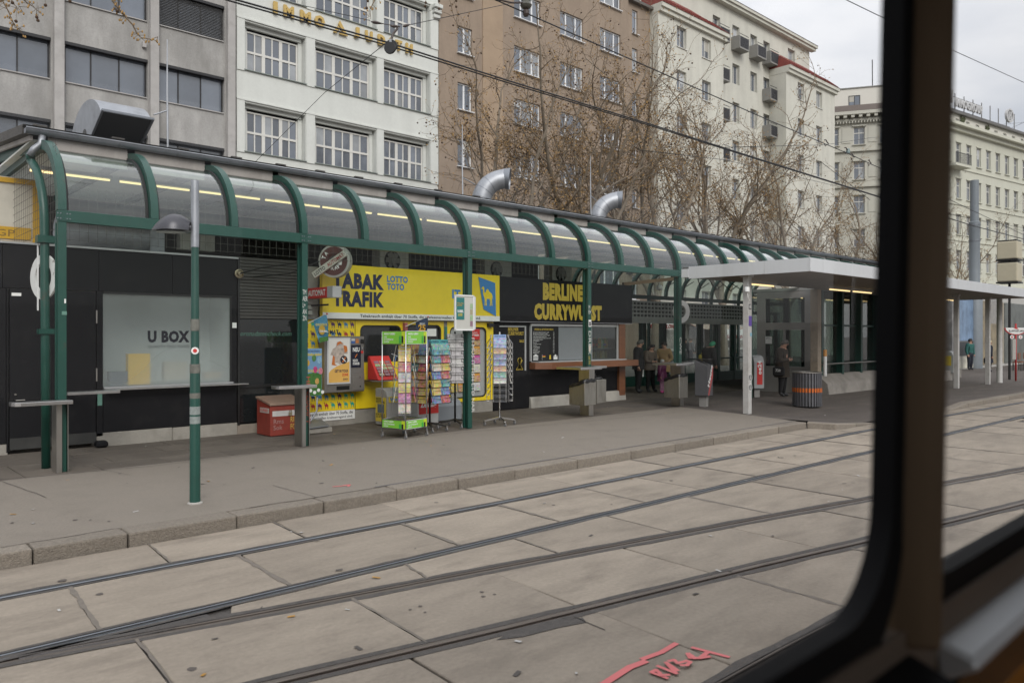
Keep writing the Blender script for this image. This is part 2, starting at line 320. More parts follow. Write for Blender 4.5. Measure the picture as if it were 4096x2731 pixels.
for k in RAIL:
    t = thing('tram_rail', RLAB[k], 'rail', (RAIL[k][0][0], RAIL[k][0][1], 0), group='tram rails in the concrete')
    xs = []; x = RAIL[k][0][0]
    while x < RAIL[k][-1][0]: xs.append(x); x += .6
    def sweep(y0, y1, z0, z1):
        m = MB(); ps = []
        for x in xs:
            y = ry(k, x); ps.append([(x, y+y0, z0), (x, y+y1, z0), (x, y+y1, z1), (x, y+y0, z1)])
        for i in range(len(ps)-1):
            a, b = ps[i], ps[i+1]
            m.add(a+b, [(0, 1, 5, 4), (1, 2, 6, 5), (2, 3, 7, 6), (3, 0, 4, 7)])
        return m
    sgn = 1 if k in (1, 4) else -1           # which side the running head lies on
    e = (lambda a, b: (a, b)) if sgn > 0 else (lambda a, b: (-b, -a))
    sweep(*e(.012, .056), -.02, .003).build('rail_head', railm if k < 3 else railb, t, bev=.006)
    sweep(*e(-.046, -.030), -.02, .0).build('guard_lip', railm if k < 3 else railb, t, bev=.004)
    sweep(*e(-.031, .013), -.021, -.017).build('groove', railrust, t)
    m = MB()
    for s_ in (-1, 1):                        # ragged bitumen seams left and right of the rail
        for i in range(len(xs)-1):
            for j in range(3):
                xa, xb = xs[i]+.2*j, xs[i]+.2*(j+1)
                y0, y1 = ry(k, xa), ry(k, xb); i0 = .054 if s_ == sgn else .044
                def wv(x): return (.036 if k < 3 else .058)+.022*mnoise.noise(V((x*1.7, k*7.3+s_*3, 0)))+.016*mnoise.noise(V((x*6.1, k*3.3+s_, 4)))
                q = [(xa, y0+s_*i0, .0035), (xb, y1+s_*i0, .0035), (xb, y1+s_*(i0+wv(xb)), .0035), (xa, y0+s_*(i0+wv(xa)), .0035)]
                m.poly(q if s_ > 0 else q[::-1])
    m.build('bitumen_seam', bitumen, t)
m = MB(); m.prism([(1.0, 5.50, -.02), (2.15, 5.40, -.02), (2.15, 5.54, -.02), (1.0, 5.585, -.02)], (0, 0, .019))
tag(m.build('switch_plate', M('chequer_plate', (.12, .11, .105), .5, .6, var=.2, bump=1, bs=45)), 'thin grey chequered steel wedge plate between the splitting rails', 'plate')
m = MB(); pts = [gr(*p) for p in ((1985, 2560), (2060, 2520), (2330, 2470), (2345, 2490), (2240, 2510), (2090, 2548))]
m.poly([(p.x, p.y, .005) for p in pts]); tag(m.build('asphalt_patch', bitumen, tb))
# oil spots, chewing gum and leaves are small flat stains with their own outline
stain = M('dark_stain', (.10, .085, .075), .9, var=.3)
m = MB()
for (x, y, r) in [(1680, 2425, 6), (1640, 2438, 5), (1700, 2449, 4), (1926, 2368, 7), (1977, 2377, 5), (1933, 2386, 7), (770, 2677, 14), (398, 2376, 10), (250, 2322, 12), (2214, 2020, 6), (2446, 2018, 4), (2685, 1922, 5), (3127, 1830, 5), (3180, 1822, 4), (300, 2080, 7), (435, 2085, 4)]:
    c = gr(x, y, PZ if y < 2120 and x < 700 else 0); c.z += .005; rr = r*(2/(y-1341))*1.4
    m.poly([c+V((rr*(1+.3*rng.uniform(-1, 1))*cos(a*pi/4), rr*(1+.3*rng.uniform(-1, 1))*sin(a*pi/4), 0)) for a in range(8)])
tag(m.build('stain_spots', stain, None), 'small dark oil and gum spots on the slabs', 'stains', kind='stuff')
# kerb stones
kb = bpy.data.objects.new('kerb', None); COL.objects.link(kb); tag(kb, kind='structure')
J = [-4, -3, -2, -.9, .35, 1.51, 2.29, 3.34, 4.35, 5.33, 6.3, 7.31, 8.6, 9.88, 11.1, 12.3, 13.5, 14.7, 15.9]
for a, b in zip(J[:-1], J[1:]):
    dy = rng.uniform(-.012, .012)
    B(a+.006, b-.006, 7.80+dy, 8.06, -.03, PZ+rng.uniform(-.004, .006)).build('kerb_stone', kerbm, kb, bev=.018, seg=2)
def kquad(p, q, zp, zq, w=.26):
    p, q = V((*p, 0)), V((*q, 0)); d = (q-p).normalized(); nrm = V((-d.y, d.x, 0))
    if nrm.y < 0: nrm = -nrm
    a, b = p+d*.006, q-d*.006
    m = MB(); m.add([(a.x, a.y, -.03), (b.x, b.y, -.03), (b+nrm*w)[:2]+(-.03,) if 0 else ((b+nrm*w).x, (b+nrm*w).y, -.03), ((a+nrm*w).x, (a+nrm*w).y, -.03),
                     (a.x, a.y, zp), (b.x, b.y, zq), ((b+nrm*w).x, (b+nrm*w).y, zq), ((a+nrm*w).x, (a+nrm*w).y, zp)],
                    [(0, 3, 2, 1), (4, 5, 6, 7), (0, 1, 5, 4), (1, 2, 6, 5), (2, 3, 7, 6), (3, 0, 4, 7)])
    m.build('kerb_stone', kerbm, kb, bev=.015)
kquad((15.9, 7.80), (16.12, 7.26), PZ, .12); kquad((16.12, 7.26), (17.0, 7.2), .12, .065); kquad((17.0, 7.2), (17.9, 7.18), .065, .012)
for i, (a, b) in enumerate([(21.4, 22.5), (22.5, 23.9), (23.9, 25.1), (25.1, 26.3), (26.3, 27.5), (27.5, 28.8), (28.8, 30), (30, 31.4), (31.4, 32.8), (32.8, 34.2), (34.2, 36), (36, 38), (38, 41)]):
    f = lambda x: max(.012, min(PZ, .012+(x-22.5)/1.4*.118))
    kquad((a, kerbY(a)), (b, kerbY(b)), f(a), f(b))
# platform: asphalt in front, paving under the shelter, darker ramp at the crossing
pl = MB()
pl.prism([(-8, 8.055, -.03), (15.95, 8.055, -.03), (16.5, 9.9, -.03), (16.9, 11.714, -.03), (-8, 11.714, -.03)], (0, 0, .03+PZ)).build('platform', plat_asph); tag(bpy.data.objects['platform'], kind='structure')
m = MB()
def zr(x, y):                                        # the ramp drops to the crossing
    k = max(0, min(1, (x-16.2)/1.6))*max(0, min(1, (24-x)/1.4))*max(0, min(1, (9.4-y)/1.9)); return PZ-.118*k
gx = [14.0, 15.0, 15.95, 16.4, 17.2, 18, 20, 21.5, 22.5, 24, 26, 30, 36, 46, 60]; gy = [0, .18, .36, .6, 1]
rows = []
for x in gx:
    lo = 8.055 if x < 16 else kerbY(x)+.24
    hi = 14.5
    if x < 16.4: lo = 11.26-(x-14)/2.4*1.4
    rows.append([(x, lo+(hi-lo)*q, zr(x, lo+(hi-lo)*q)-.004) for q in gy])
for i in range(len(gx)-1):
    for j in range(4): m.quad(rows[i][j], rows[i+1][j], rows[i+1][j+1], rows[i][j+1])
tag(m.build('crossing_ramp', ramp_asph, None, smooth=True), kind='structure')
pv = MB().quad((-8, 11.7, PZ-.03), (60, 11.7, PZ-.03), (60, 60, PZ-.03), (-8, 60, PZ-.03)).build('pavement', bitumen); tag(pv, kind='structure')
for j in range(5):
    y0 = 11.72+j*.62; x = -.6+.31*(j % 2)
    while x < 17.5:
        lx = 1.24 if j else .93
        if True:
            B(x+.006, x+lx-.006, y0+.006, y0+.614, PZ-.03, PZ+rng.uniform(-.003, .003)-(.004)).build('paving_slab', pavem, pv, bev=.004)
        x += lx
for j in range(5):
    for i in range(7):
        x0 = 17.3+i*1.2; y0 = 13.9+j*1.2
        B(x0+.005, x0+1.195, y0+.005, y0+1.195, PZ-.02, PZ+.002+rng.uniform(0, .003)).build('paving_slab', pavem, pv)
B(-8, 60, 21, 46, PZ-.02, PZ+.01).build('back_street', asphalt); tag(bpy.data.objects['back_street'], kind='structure')
# tar seam behind the kerb, cracks in the asphalt, crumbs of litter
tar = M('tar_seam', (.12, .11, .105), .85, var=.3, scale=12)
m = MB(); x = 5.2
while x < 15.8:
    def wv2(x): return .03+.02*mnoise.noise(V((x*2.3, 1, 0)))+.012*mnoise.noise(V((x*9, 2, 0)))
    m.quad((x, 8.058, PZ+.004), (x+.15, 8.058, PZ+.004), (x+.15, 8.075+wv2(x+.15), PZ+.004), (x, 8.075+wv2(x), PZ+.004)); x += .15
tag(m.build('tar_seam', tar, None), 'grey tar seam along the back of the kerb stones', 'seam', kind='stuff')
m = MB()
def crack(pts, w0, z):
    P_ = [gr(x_, y_, z) for x_, y_ in pts]; fine = []
    for a, b in zip(P_[:-1], P_[1:]):
        n = max(2, int((b-a).length/.12))
        for i in range(n): f = i/n; q = a.lerp(b, f); q += V((.02*mnoise.noise(q*3.1), .03*mnoise.noise(q*4.3+V((9, 0, 0))), 0)); fine.append(q)
    fine.append(P_[-1])
    for a, b in zip(fine[:-1], fine[1:]):
        d = (b-a).normalized(); n_ = V((-d.y, d.x, 0))*w0*(.6+.6*abs(mnoise.noise(a*7))); m.quad(a-n_+V((0, 0, .005)), b-n_+V((0, 0, .005)), b+n_+V((0, 0, .005)), a+n_+V((0, 0, .005)))
for pts, w0, z in ((((0, 1923), (90, 1955), (183, 1990)), .006, PZ), (((0, 1918), (290, 1893), (620, 1862), (1024, 1815), (1500, 1762)), .010, PZ), (((1500, 1762), (2048, 1712), (2400, 1680), (2700, 1650)), .008, PZ), (((1095, 1942), (1270, 1990)), .005, PZ), (((150, 1830), (420, 1815)), .006, PZ), (((2300, 2470), (2420, 2520)), .006, 0), (((330, 1862), (520, 1900)), .004, PZ), (((1000, 2030), (1600, 1935)), .007, PZ), (((0, 2190), (480, 2112)), .006, PZ)): crack(pts, w0, z)
tag(m.build('asphalt_cracks', M('crack_dark', (.05, .043, .037), .9), None), 'thin dark cracks wandering over the platform asphalt', 'cracks', kind='stuff')
m = MB(); rl = random.Random(8)
for i in range(170):
    if i < 90: x, y, z = rl.uniform(1, 15.5), rl.uniform(8.2, 13.9), PZ
    elif i < 120: x, y, z = rl.uniform(17, 24), rl.uniform(8, 14), PZ
    else: x, y, z = rl.uniform(1.2, 12), rl.uniform(3, 7.6), .002
    m.mi = rl.choice((0, 0, 1, 2, 2, 2)); s_ = rl.uniform(.008, .022); a = rl.uniform(0, 6.3); c = V((x, y, z+.007)); u_ = V((cos(a), sin(a), .1))*s_*1.5; v_ = V((-sin(a), cos(a), .05))*s_*.7; m.quad(c-u_-v_, c+u_-v_, c+u_+v_, c-u_+v_)
tag(m.build('litter_crumbs', [P('litter_paper', (.45, .44, .42)), P('litter_leaf', (.42, .22, .04)), M('gum_grey', (.085, .075, .068), .9)], None), 'scattered litter crumbs, leaves and gum on the ground', 'litter', kind='stuff')
grime = M('grime', (.105, .088, .072), .9, var=.3)
# pink surveyor's paint on the slabs
pink = P('pink_spray_paint', (.62, .16, .16), .6, var=.15)
ZI = [0.]
def ribbon(m, pix, wd, z=.006):
    ps = [gr(*p) for p in pix]
    for a, b in zip(ps[:-1], ps[1:]):
        d = (b-a).normalized(); n_ = V((-d.y, d.x, 0))*wd/2; e = d*wd*.3; ZI[0] += .0006
        m.quad(*[(q.x, q.y, z+ZI[0]) for q in (a-n_-e, b-n_+e, b+n_+e, a+n_-e)])
def c7(*p): return [(2048+x/2.1445, 2000+y/2.1445) for x, y in p]
mk = thing('survey_marking', 'pink spray-painted lines, arrow and letters RVS on the concrete', 'marking', (3.8, 2.75, 0))
m = MB(); ribbon(m, c7((1405, 1235), (1280, 1310), (1120, 1368)), .040); ribbon(m, c7((1140, 1390), (1010, 1440), (700, 1640)), .05); ribbon(m, c7((1550, 1272), (1855, 1352)), .032)
m.build('line', pink, mk)
m = MB(); ribbon(m, c7((1680, 1312), (1610, 1365), (1530, 1362), (1510, 1325)), .032); ribbon(m, c7((1610, 1365), (1692, 1352)), .032); ribbon(m, c7((1530, 1340), (1570, 1370)), .032); m.build('arrow', pink, mk)
m = MB()
ribbon(m, c7((1330, 1540), (1195, 1490), (1235, 1470), (1270, 1500), (1265, 1520), (1345, 1515)), .026)
ribbon(m, c7((1250, 1440), (1410, 1505), (1320, 1410), (1420, 1480)), .026)
ribbon(m, c7((1345, 1400), (1390, 1390), (1420, 1420), (1500, 1400), (1530, 1410), (1500, 1440), (1450, 1440)), .026)
m.build('painted_letters', pink, mk)
m = MB(); 
ps = [gr(x, y, PZ) for x, y in ((1330, 1947), (1368, 1944), (1400, 1938), (1392, 1946))]
for a, b in zip(ps[:-1], ps[1:]):
    d = (b-a).normalized(); n_ = V((-d.y, d.x, 0))*.016; m.quad(*[(q.x, q.y, PZ+.005) for q in (a-n_, b-n_, b+n_, a+n_)])
tag(m.build('paint_mark', pink, None), 'small faded pink arrow sprayed on the platform asphalt', 'marking')
# ------------------------------------------------------------------ the long green shelter
SX0, PIT, NR = 2.70, 1.21, 31
beige = M('fascia_beige', (.36, .335, .31), .7, var=.15, scale=2, dirt=.55, dscale=2.2, dcol=(.17, .15, .135), stretch=(1, 1, .4))
roofm = M('roof_felt', (.07, .065, .06), .9, var=.3, scale=4, bump=.5, bs=40)
ceilm = M('shelter_ceiling', (.60, .62, .58), .7, var=.15)
glassa = glass('curved_glazing', (.74, .88, .82), (.62, .70, .66), .075, 1.5, .05, 2.1, 1.6, 5)
glassb = glass('wall_glazing', (.62, .68, .66), (.3, .32, .3), .05, 1.5, .02, 1.3)
sh = thing('station_shelter', 'long green steel platform shelter with arched glass eaves', 'shelter', (2.6, 11.9, PZ))
CY_, CZ_ = 13.04, 3.72
def arc(r, a0, a1, n): return [(CY_+r*cos(a0+(a1-a0)*i/n), CZ_+r*sin(a0+(a1-a0)*i/n)) for i in range(n+1)]
def rib_mesh(x1, rev=False):
    o_ = arc(1.14, pi, pi/2, 14)+[(13.2, CZ_+1.14)]; i_ = arc(1.0, pi, pi/2, 14)+[(13.2, CZ_+1.0)]
    m = MB(); n = len(o_)
    vs = [(x1-.105, *p) for p in o_]+[(x1-.105, *p) for p in i_]+[(x1, *p) for p in o_]+[(x1, *p) for p in i_]
    fs = []
    for k in range(n-1):
        fs += [(k, k+1, n+k+1, n+k), (2*n+k, 3*n+k, 3*n+k+1, 2*n+k+1), (k, 2*n+k, 2*n+k+1, k+1), (n+k, n+k+1, 3*n+k+1, 3*n+k)]
    m.add(vs, fs); return m
def pane_mesh(x0, x1, r=1.035):
    a = arc(r, pi-.01, RD(97), 14); m = MB(); n = len(a)
    m.add([(x0, *p) for p in a]+[(x1, *p) for p in a], [(k, k+n, k+n+1, k+1) for k in range(n-1)]); return m
def gasket_mesh(xa):
    m = MB(); o_, i_ = arc(1.05, pi-.01, RD(97), 12), arc(.985, pi-.01, RD(97), 12); n = len(o_)
    m.add([(xa, *p) for p in o_]+[(xa, *p) for p in i_]+[(xa+.035, *p) for p in o_]+[(xa+.035, *p) for p in i_],
          [f for k in range(n-1) for f in ((k, k+1, n+k+1, n+k), (2*n+k, 3*n+k, 3*n+k+1, 2*n+k+1), (k, 2*n+k, 2*n+k+1, k+1), (n+k, n+k+1, 3*n+k+1, 3*n+k))])
    return m
R0 = rib_mesh(SX0).build('rib', green, sh, smooth='auto')
P0 = pane_mesh(SX0+.01, SX0+PIT-.115).build('glass_pane', glassa, sh, smooth=True)
G0 = gasket_mesh(SX0+.01).build('gasket', rubber, P0, smooth='auto'); G1 = gasket_mesh(SX0+PIT-.15).build('gasket', rubber, P0, smooth='auto')
F0 = B(SX0+.004, SX0+PIT-.109, 13.0, 13.03, 4.60, 4.925).build('fascia_panel', beige, sh)
for k in range(1, NR):
    d = V((PIT*k, 0, 0)); inst(R0, d, sh)
    if k < NR-1:
        p = inst(P0, d, sh); inst(G0, (0, 0, 0), p); inst(G1, (0, 0, 0), p); inst(F0, d, sh)
for k in range(3, 28):                                # arches of the far side, seen through the passage
    o = inst(R0, V((0, 0, 0)), sh, pi); 
    o.location = V((2*(SX0+PIT*k)-.1, 0, 0))-V((0, 0, 0))+V((-(SX0+PIT*k)+sh.location.x*0, 0, 0)) if 0 else (0, 0, 0)
    xk = SX0+PIT*k
    # a half turn about z keeps the profile: local x -> -x, so place by the rib's own right edge
    o.location = ((xk-.05)-sh.location.x+(SX0-.05-sh.location.x), (32.2-sh.location.y)-sh.location.y, 0)
    if k < 27:
        o = inst(P0, (0, 0, 0), sh, pi); o.location = ((xk+.55)-sh.location.x+(SX0+.55-sh.location.x), (32.2-sh.location.y)-sh.location.y, 0)
XE = SX0+PIT*(NR-1)
bm_ = B(SX0-.10, SX0+.001, 11.9, 12.06, PZ, 3.555); 
def post(R):
    m = MB(); m.box(R-.105, R, 11.9, 11.955, PZ, 3.553); m.box(R-.105, R, 12.03, 12.085, PZ, 3.553); m.mi = 1; m.box(R-.085, R-.02, 11.955, 12.03, PZ, 3.55); return m
pk = [0, 3, 6, 9, 12, 15, 18, 21, 24, 27, 30]
for k in pk: post(SX0+PIT*k).build('post', [green, dkgreen], sh, bev=.004)
for a, b in zip(pk[:-1], pk[1:]):
    B(SX0+PIT*a+.003-(.105 if a == 0 else 0), SX0+PIT*b, 11.9, 12.0, 3.556, 3.718).build('beam', green, sh, bev=.004)
B(SX0-.1, XE, 20.2, 20.3, 3.556, 3.718).build('rear_beam', dkgreen, sh)
for k in range(0, 28, 2): B(SX0+PIT*k-.1, SX0+PIT*k, 20.18, 20.3, PZ, 3.555).build('rear_post', dkgreen, sh)
# half-round gutter with brackets
m = MB(); n = 10; x0, x1 = 2.40, XE+.1
o_ = [(12.93+.075*cos(pi+pi*i/n), 4.995+.075*sin(pi+pi*i/n)) for i in range(n+1)]; i_ = [(12.93+.066*cos(pi+pi*i/n), 4.995+.066*sin(pi+pi*i/n)) for i in range(n+1)]; n += 1
m.add([(x0, *p) for p in o_]+[(x0, *p) for p in i_]+[(x1, *p) for p in o_]+[(x1, *p) for p in i_],
      [f for k in range(n-1) for f in ((k, k+1, n+k+1, n+k), (2*n+k, 3*n+k, 3*n+k+1, 2*n+k+1), (k, 2*n+k, 2*n+k+1, k+1), (n+k, n+k+1, 3*n+k+1, 3*n+k))])
m.add([(x0-.002, *p) for p in o_], [tuple(range(len(o_)))])
gt = m.build('gutter', zinc, sh, smooth='auto')
MB().tube([(x0, 12.852, 5.0), (x1, 12.852, 5.0)], .011, 8).build('gutter_bead', galv, gt, smooth=True)
def brk(x):
    a = [(12.93+.079*cos(pi+pi*i/8), 4.995+.079*sin(pi+pi*i/8)) for i in range(9)]; m = MB()
    m.add([(x, *p) for p in a]+[(x+.03, *p) for p in a], [(k, k+1, k+10, k+9) for k in range(8)]); m.box(x, x+.03, 12.85, 13.02, 4.995, 5.0); return m
b0 = brk(2.75).build('bracket', zinc, gt)
for k in range(1, 42): inst(b0, (.88*k, 0, 0), gt)
m = MB(); m.prism([(2.38, 13.02, 4.93), (2.38, 13.02, 5.02), (2.38, 12.95, 5.055), (2.38, 16.1, 5.42), (2.38, 19.25, 5.055), (2.38, 19.2, 4.93), (2.38, 16.1, 5.26)], (XE-2.3, 0, 0))
m.build('roof', roofm, sh)
for k in range(40):
    x = 2.6+.93*k+.2*sin(k*7); MB().obox((x, 13.0, 5.075), (.09, 0, 0), (0, .03, 0), (0, 0, .012)).build('roof_tab', roofm, sh)
B(2.5, XE, 13.06, 19.1, 4.85, 4.88).build('ceiling', ceilm, sh)
m = MB()
for k in range(NR-1): m.box(SX0+PIT*k-.09, SX0+PIT*k-.02, 13.06, 19.1, 4.74, 4.848)
m.build('ceiling_joists', dkgreen, sh)
# gable at the left end: bargeboard and its net of fine wire
m = MB(); m.bar((2.46, 13.0, 4.99), (2.46, 16.1, 5.32), .04, .12); m.bar((2.49, 13.0, 4.88), (2.49, 16.1, 5.21), .04, .07); m.build('bargeboard', beige, sh)
m = MB(); m.bar((2.62, 13.1, 4.79), (2.62, 16.1, 5.12), .1, .14); m.build('gable_beam', green, sh)
m = MB()
for i in range(26): m.bar((2.65, 12.3+.14*i, 3.5), (2.65, 12.3+.14*i, 4.75), .004, .004)
for i in range(10): m.bar((2.65, 12.2, 3.5+.13*i), (2.65, 16, 3.5+.13*i), .004, .004, (1, 0, 0))
for i in range(110): m.bar((2.8+.13*i, 13.3, 3.45), (2.8+.13*i, 13.3, 4.3), .0045, .0045)
for i in range(7): m.bar((2.8, 13.3, 3.47+.13*i), (17.1, 13.3, 3.47+.13*i), .0045, .0045)
tag(m.build('bird_net', M('net_wire', (.09, .085, .075), .7), sh), kind='stuff')
# rain pipe at the first post
m = MB(); m.tube([(2.62, 12.93, 4.93), (2.60, 12.95, 4.80), (2.52, 12.97, 4.72), (2.47, 13.0, 4.62)], .05, 10); m.build('rain_pipe_elbow', galv, sh, smooth=True)
m = MB(); m.tube([(2.48, 13.02, 4.64)]+[(2.50+.04*i/6, 13.55+1.13*cos(a)-.0, 3.65+1.0*sin(a)) for i, a in enumerate([pi/2+.42+(pi/2-.42)*j/6 for j in range(7)])]+[(2.55, 12.42, 2.0), (2.56, 12.42, PZ)], .058, 12); m.build('rain_pipe', green, sh, smooth=True)
B(2.44, 2.66, 12.33, 12.5, 3.30, 3.40).build('pipe_clamp', green, sh); B(2.46, 2.66, 12.34, 12.5, 2.02, 2.09).build('pipe_clamp', green, sh)
# fluorescent tubes in a line under the glass
lh = M('lamp_housing', (.30, .30, .29), .5)
for a in [2.55, 3.81, 5.08, 6.3, 7.476, 8.74, 10.0, 11.27, 12.54, 13.8, 15.07, 16.33, 17.6, 18.86, 20.1, 21.4, 22.7, 23.9, 25.2, 26.5, 27.7, 29]:
    f = B(a, a+1.16, 13.47, 13.53, 4.53, 4.58).build('light_fitting', lh, sh)
    MB().tube([(a+.02, 13.5, 4.50), (a+1.13, 13.5, 4.50)], .018, 8).build('tube', tubemat, f, smooth=True)
# steel cladding, shelf tables and litter boxes fixed to the posts
def shelf(R, z, x0, x1, y0, y1, label, boxes=0, rear=True):
    t = thing('post_table', label, 'table', (R-.05, 11.9, PZ), group='standing tables on the shelter posts')
    if boxes:
        for n_, a in (('cladding', (R-.145, R+.015, 11.85, 12.13, PZ, z-.5)), ('cladding', (R-.16, R+.03, 11.83, 12.15, z-.5, z-.06))):
            xa, xb, ya, yb, za, zb = a; m = MB(); m.add([(xa, ya, za), (xb, ya, za), (xb, yb, za), (xa, yb, za), (xa, ya, zb), (xb, ya, zb), (xb, yb, zb), (xa, yb, zb)], [(0, 1, 5, 4), (1, 2, 6, 5), (2, 3, 7, 6), (3, 0, 4, 7)]); m.build(n_, steel, t)
    else:
        B(R-.135, R-.108, 11.86, 12.12, PZ, z-.05).build('cladding', steel, t, bev=.003); B(R+.003, R+.012, 11.862, 12.118, PZ, z-.05).build('cladding', steel, t); B(R-.133, R-.07, 11.84, 11.858, PZ, z-.06).build('cladding', steel, t)
    def top(xa, xb, ya, yb, c=.09):
        pts = [(xa, ya+c, z-.045), (xa+c*.3, ya+c*.3, z-.045), (xa+c, ya, z-.045), (xb, ya, z-.045), (xb, yb, z-.045), (xa, yb, z-.045)]
        MB().prism(pts, (0, 0, .05)).build('table_top', chrome2, t, bev=.004)
    if boxes:
        top(R-.82, R-.11, 11.48, 12.25, .02)
        if rear: B(R+.04, R+.5, 11.85, 12.3, z-.045, z+.005).build('table_top', chrome2, t, bev=.004)
    else: top(x0, x1, y0, y1)
    return t
chrome2 = M('worn_steel_top', (.52, .51, .50), .33, 1., var=.2, scale=9)
R = lambda k: SX0+PIT*k
for k in pk[:6]:                                      # splice plates with bolts where beam and post meet
    sp = B(R(k)-.13, R(k)+.06, 11.893, 11.899, 3.575, 3.70).build('splice_plate', green, sh)
    for u in (-.11, -.075, .005, .04):
        for z in (3.60, 3.67): MB().lathe((R(k)+u, 11.893, z), [(.009, 0), (.009, .006)], 6, (0, -1, 0)).build('bolt', zinc, sp)
shelf(R(0), 1.12, 2.02, R(0)+.015, 11.62, 11.88, 'polished steel shelf on the leftmost green post by the black kiosk', rear=False)
t = thing('wall_shelf', 'short polished steel shelf in front of the black kiosk door', 'shelf', (3.3, 13.0, 1.1)); B(2.95, 3.68, 12.95, 13.2, 1.10, 1.145).build('shelf_top', chrome2, t, bev=.004); B(3.2, 3.26, 13.2, 14.18, 1.08, 1.1).build('shelf_arm', blackm, t)
shelf(R(3), 1.17, 5.66, R(3)+.02, 11.62, 11.88, 'steel shelf on the green post beside the red grit box', rear=False)
binm = M('bin_steel', (.36, .345, .31), .42, .9, var=.25, scale=5, dirt=.5, dscale=3, dcol=(.14, .12, .09), stretch=(1, 1, .3))
bagm = M('black_bag', (.01, .01, .011), .3, bump=1., bs=14)
def litter(t, R, z0, z1, rear=True):
    x0, x1, y0, y1 = R-.66, R-.27, 11.52, 12.0
    m = MB(); m.prism([(x0, y0, z0), (x0, y1, z0), (x0, y1, z1-.14), (x0, y0, z1)], (x1-x0, 0, 0)); m.build('litter_box', binm, t, bev=.008)
    B(x1, R-.14, 11.9, 11.96, z0+.1, z0+.2).build('box_arm', steel, t)
    if rear: B(R+.08, R+.42, 11.80, 12.2, z0-.01, z1-.02).build('litter_box', binm, t, bev=.008); B(R+.015, R+.08, 11.9, 11.96, z0+.1, z0+.2).build('box_arm', steel, t)
    m = MB(); n = 26; rings = []
    for j, (k_, dz) in enumerate(((1.04, -.05), (1.06, .0), (1.0, .035), (.86, .02), (.8, -.06))):
        rg = []
        for i in range(n):
            a = 2*pi*i/n; ux, uy = max(-1, min(1, 1.35*cos(a))), max(-1, min(1, 1.35*sin(a))); nz = mnoise.noise(V((i*.9, j*1.3, R)))
            rg.append(V(((x0+x1)/2+ux*(x1-x0)/2*k_+.012*nz, (y0+y1)/2+uy*(y1-y0)/2*k_, z1-.07-.07*uy+dz+.03*nz)))
        rings.append(rg)
    m.add([p for r_ in rings for p in r_], [(i*n+k, i*n+(k+1) % n, (i+1)*n+(k+1) % n, (i+1)*n+k) for i in range(4) for k in range(n)]+[tuple(4*n+k for k in range(n))]); m.build('bin_bag', bagm, t, smooth=True)
    if rear:
        m = MB(); m.ball((R+.25, 12.0, z1-.0), .17, 14, 7, (.95, 1.1, .38)); m.ball((R+.2, 11.98, z1+.07), .05, 8, 5, (.7, .7, 1.4)); me_ = m.build('bin_bag', bagm, t, smooth=True)
t = shelf(R(9), 1.27, 12.86, R(9)+.03, 11.5, 11.8, 'steel table with two litter boxes on the post before the sausage stand', 1); litter(t, R(9), .42, .98)
t = shelf(R(12), 1.27, 16.66, R(12)+.03, 11.45, 11.8, 'steel table with a litter box on the post below the broken white ring', 1); litter(t, R(12), .38, .98, False)
# scribbles and stickers on the posts
scr = P('white_marker', (.6, .6, .57), .6); scy = P('yellow_marker', (.6, .45, .08), .6); scb = P('blue_marker', (.05, .25, .3), .6); scr2 = P('red_marker', (.4, .06, .04), .6)
text('TM\nAER\nL+\nAN\nZN', (R(3)-.1, 11.897, 2.25), .09, .52, scr, sh, name='scribble'); text('HENZ0DIPT', (R(3)-.03, 11.897, 1.3), .8, .07, scr2, sh, rot=(pi/2, pi/2, 0), name='scribble')
text('FI MUS IT FISH LTD NAR', (R(6)-.02, 11.897, 1.95), 1.5, .075, scr, sh, rot=(pi/2, pi/2, 0), name='scribble')
text('DREX', (R(9)-.10, 11.897, 2.1), .55, .085, scr, sh, rot=(pi/2, pi/2, 0), name='scribble'); text('RIG\nCAT', (R(9)-.1, 11.897, 1.32), .07, .2, scy, sh, name='scribble'); text('M\nEH', (R(9)-.1, 11.897, 2.5), .08, .2, scr, sh, name='scribble')
text('CWE', (R(12)-.1, 11.897, 1.95), .45, .09, scr, sh, rot=(pi/2, pi/2, 0), name='scribble')
B(R(9)-.1, R(9)-.01, 11.894, 11.899, 2.2, 2.36).build('sticker', letterwhite, sh); B(R(9)-.085, R(9)-.03, 11.892, 11.894, 2.22, 2.32).build('sticker_print', letterblack, sh)
B(R(9)-.095, R(9)-.03, 11.894, 11.899, 1.62, 1.76).build('sticker', P('sticker_buff', (.55, .5, .42)), sh)
B(R(0)-.06, R(0)-.0, 11.894, 11.899, 2.28, 2.33).build('sticker', P('sticker_grey', (.12, .25, .2)), sh)
B(R(0)-.03, R(0)-.01, 11.894, 11.899, 2.44, 2.50).build('sticker', letterwhite, sh)
# white rings hung on two posts
def ring(c, ro, ri, nrm, label):
    n = V(nrm).normalized(); x = n.cross(V((0, 0, 1))).normalized(); y = x.cross(n); c = V(c); m = MB(); k = 36
    vs = [c+n*d+(x*cos(2*pi*i/k)+y*sin(2*pi*i/k))*r for d in (-.015, .015) for r in (ri, ro) for i in range(k)]
    fs = []
    for i in range(k):
        j = (i+1) % k; fs += [(i, j, k+j, k+i), (2*k+i, 3*k+i, 3*k+j, 2*k+j), (i, 2*k+i, 2*k+j, j), (k+i, k+j, 3*k+j, 3*k+i)]
    m.add(vs, fs); o = tag(m.build('ring_sign', M('peeling_white', (.62, .63, .61), .5, var=.1, dirt=.9, dscale=5, dcol=(.16, .14, .12), dlo=.6, dhi=.64)), label, 'sign'); return o
ring(at(2725, 1246, 12.15), .305, .165, (-.2, -1, 0), 'white ring wired behind the green post over the litter boxes')
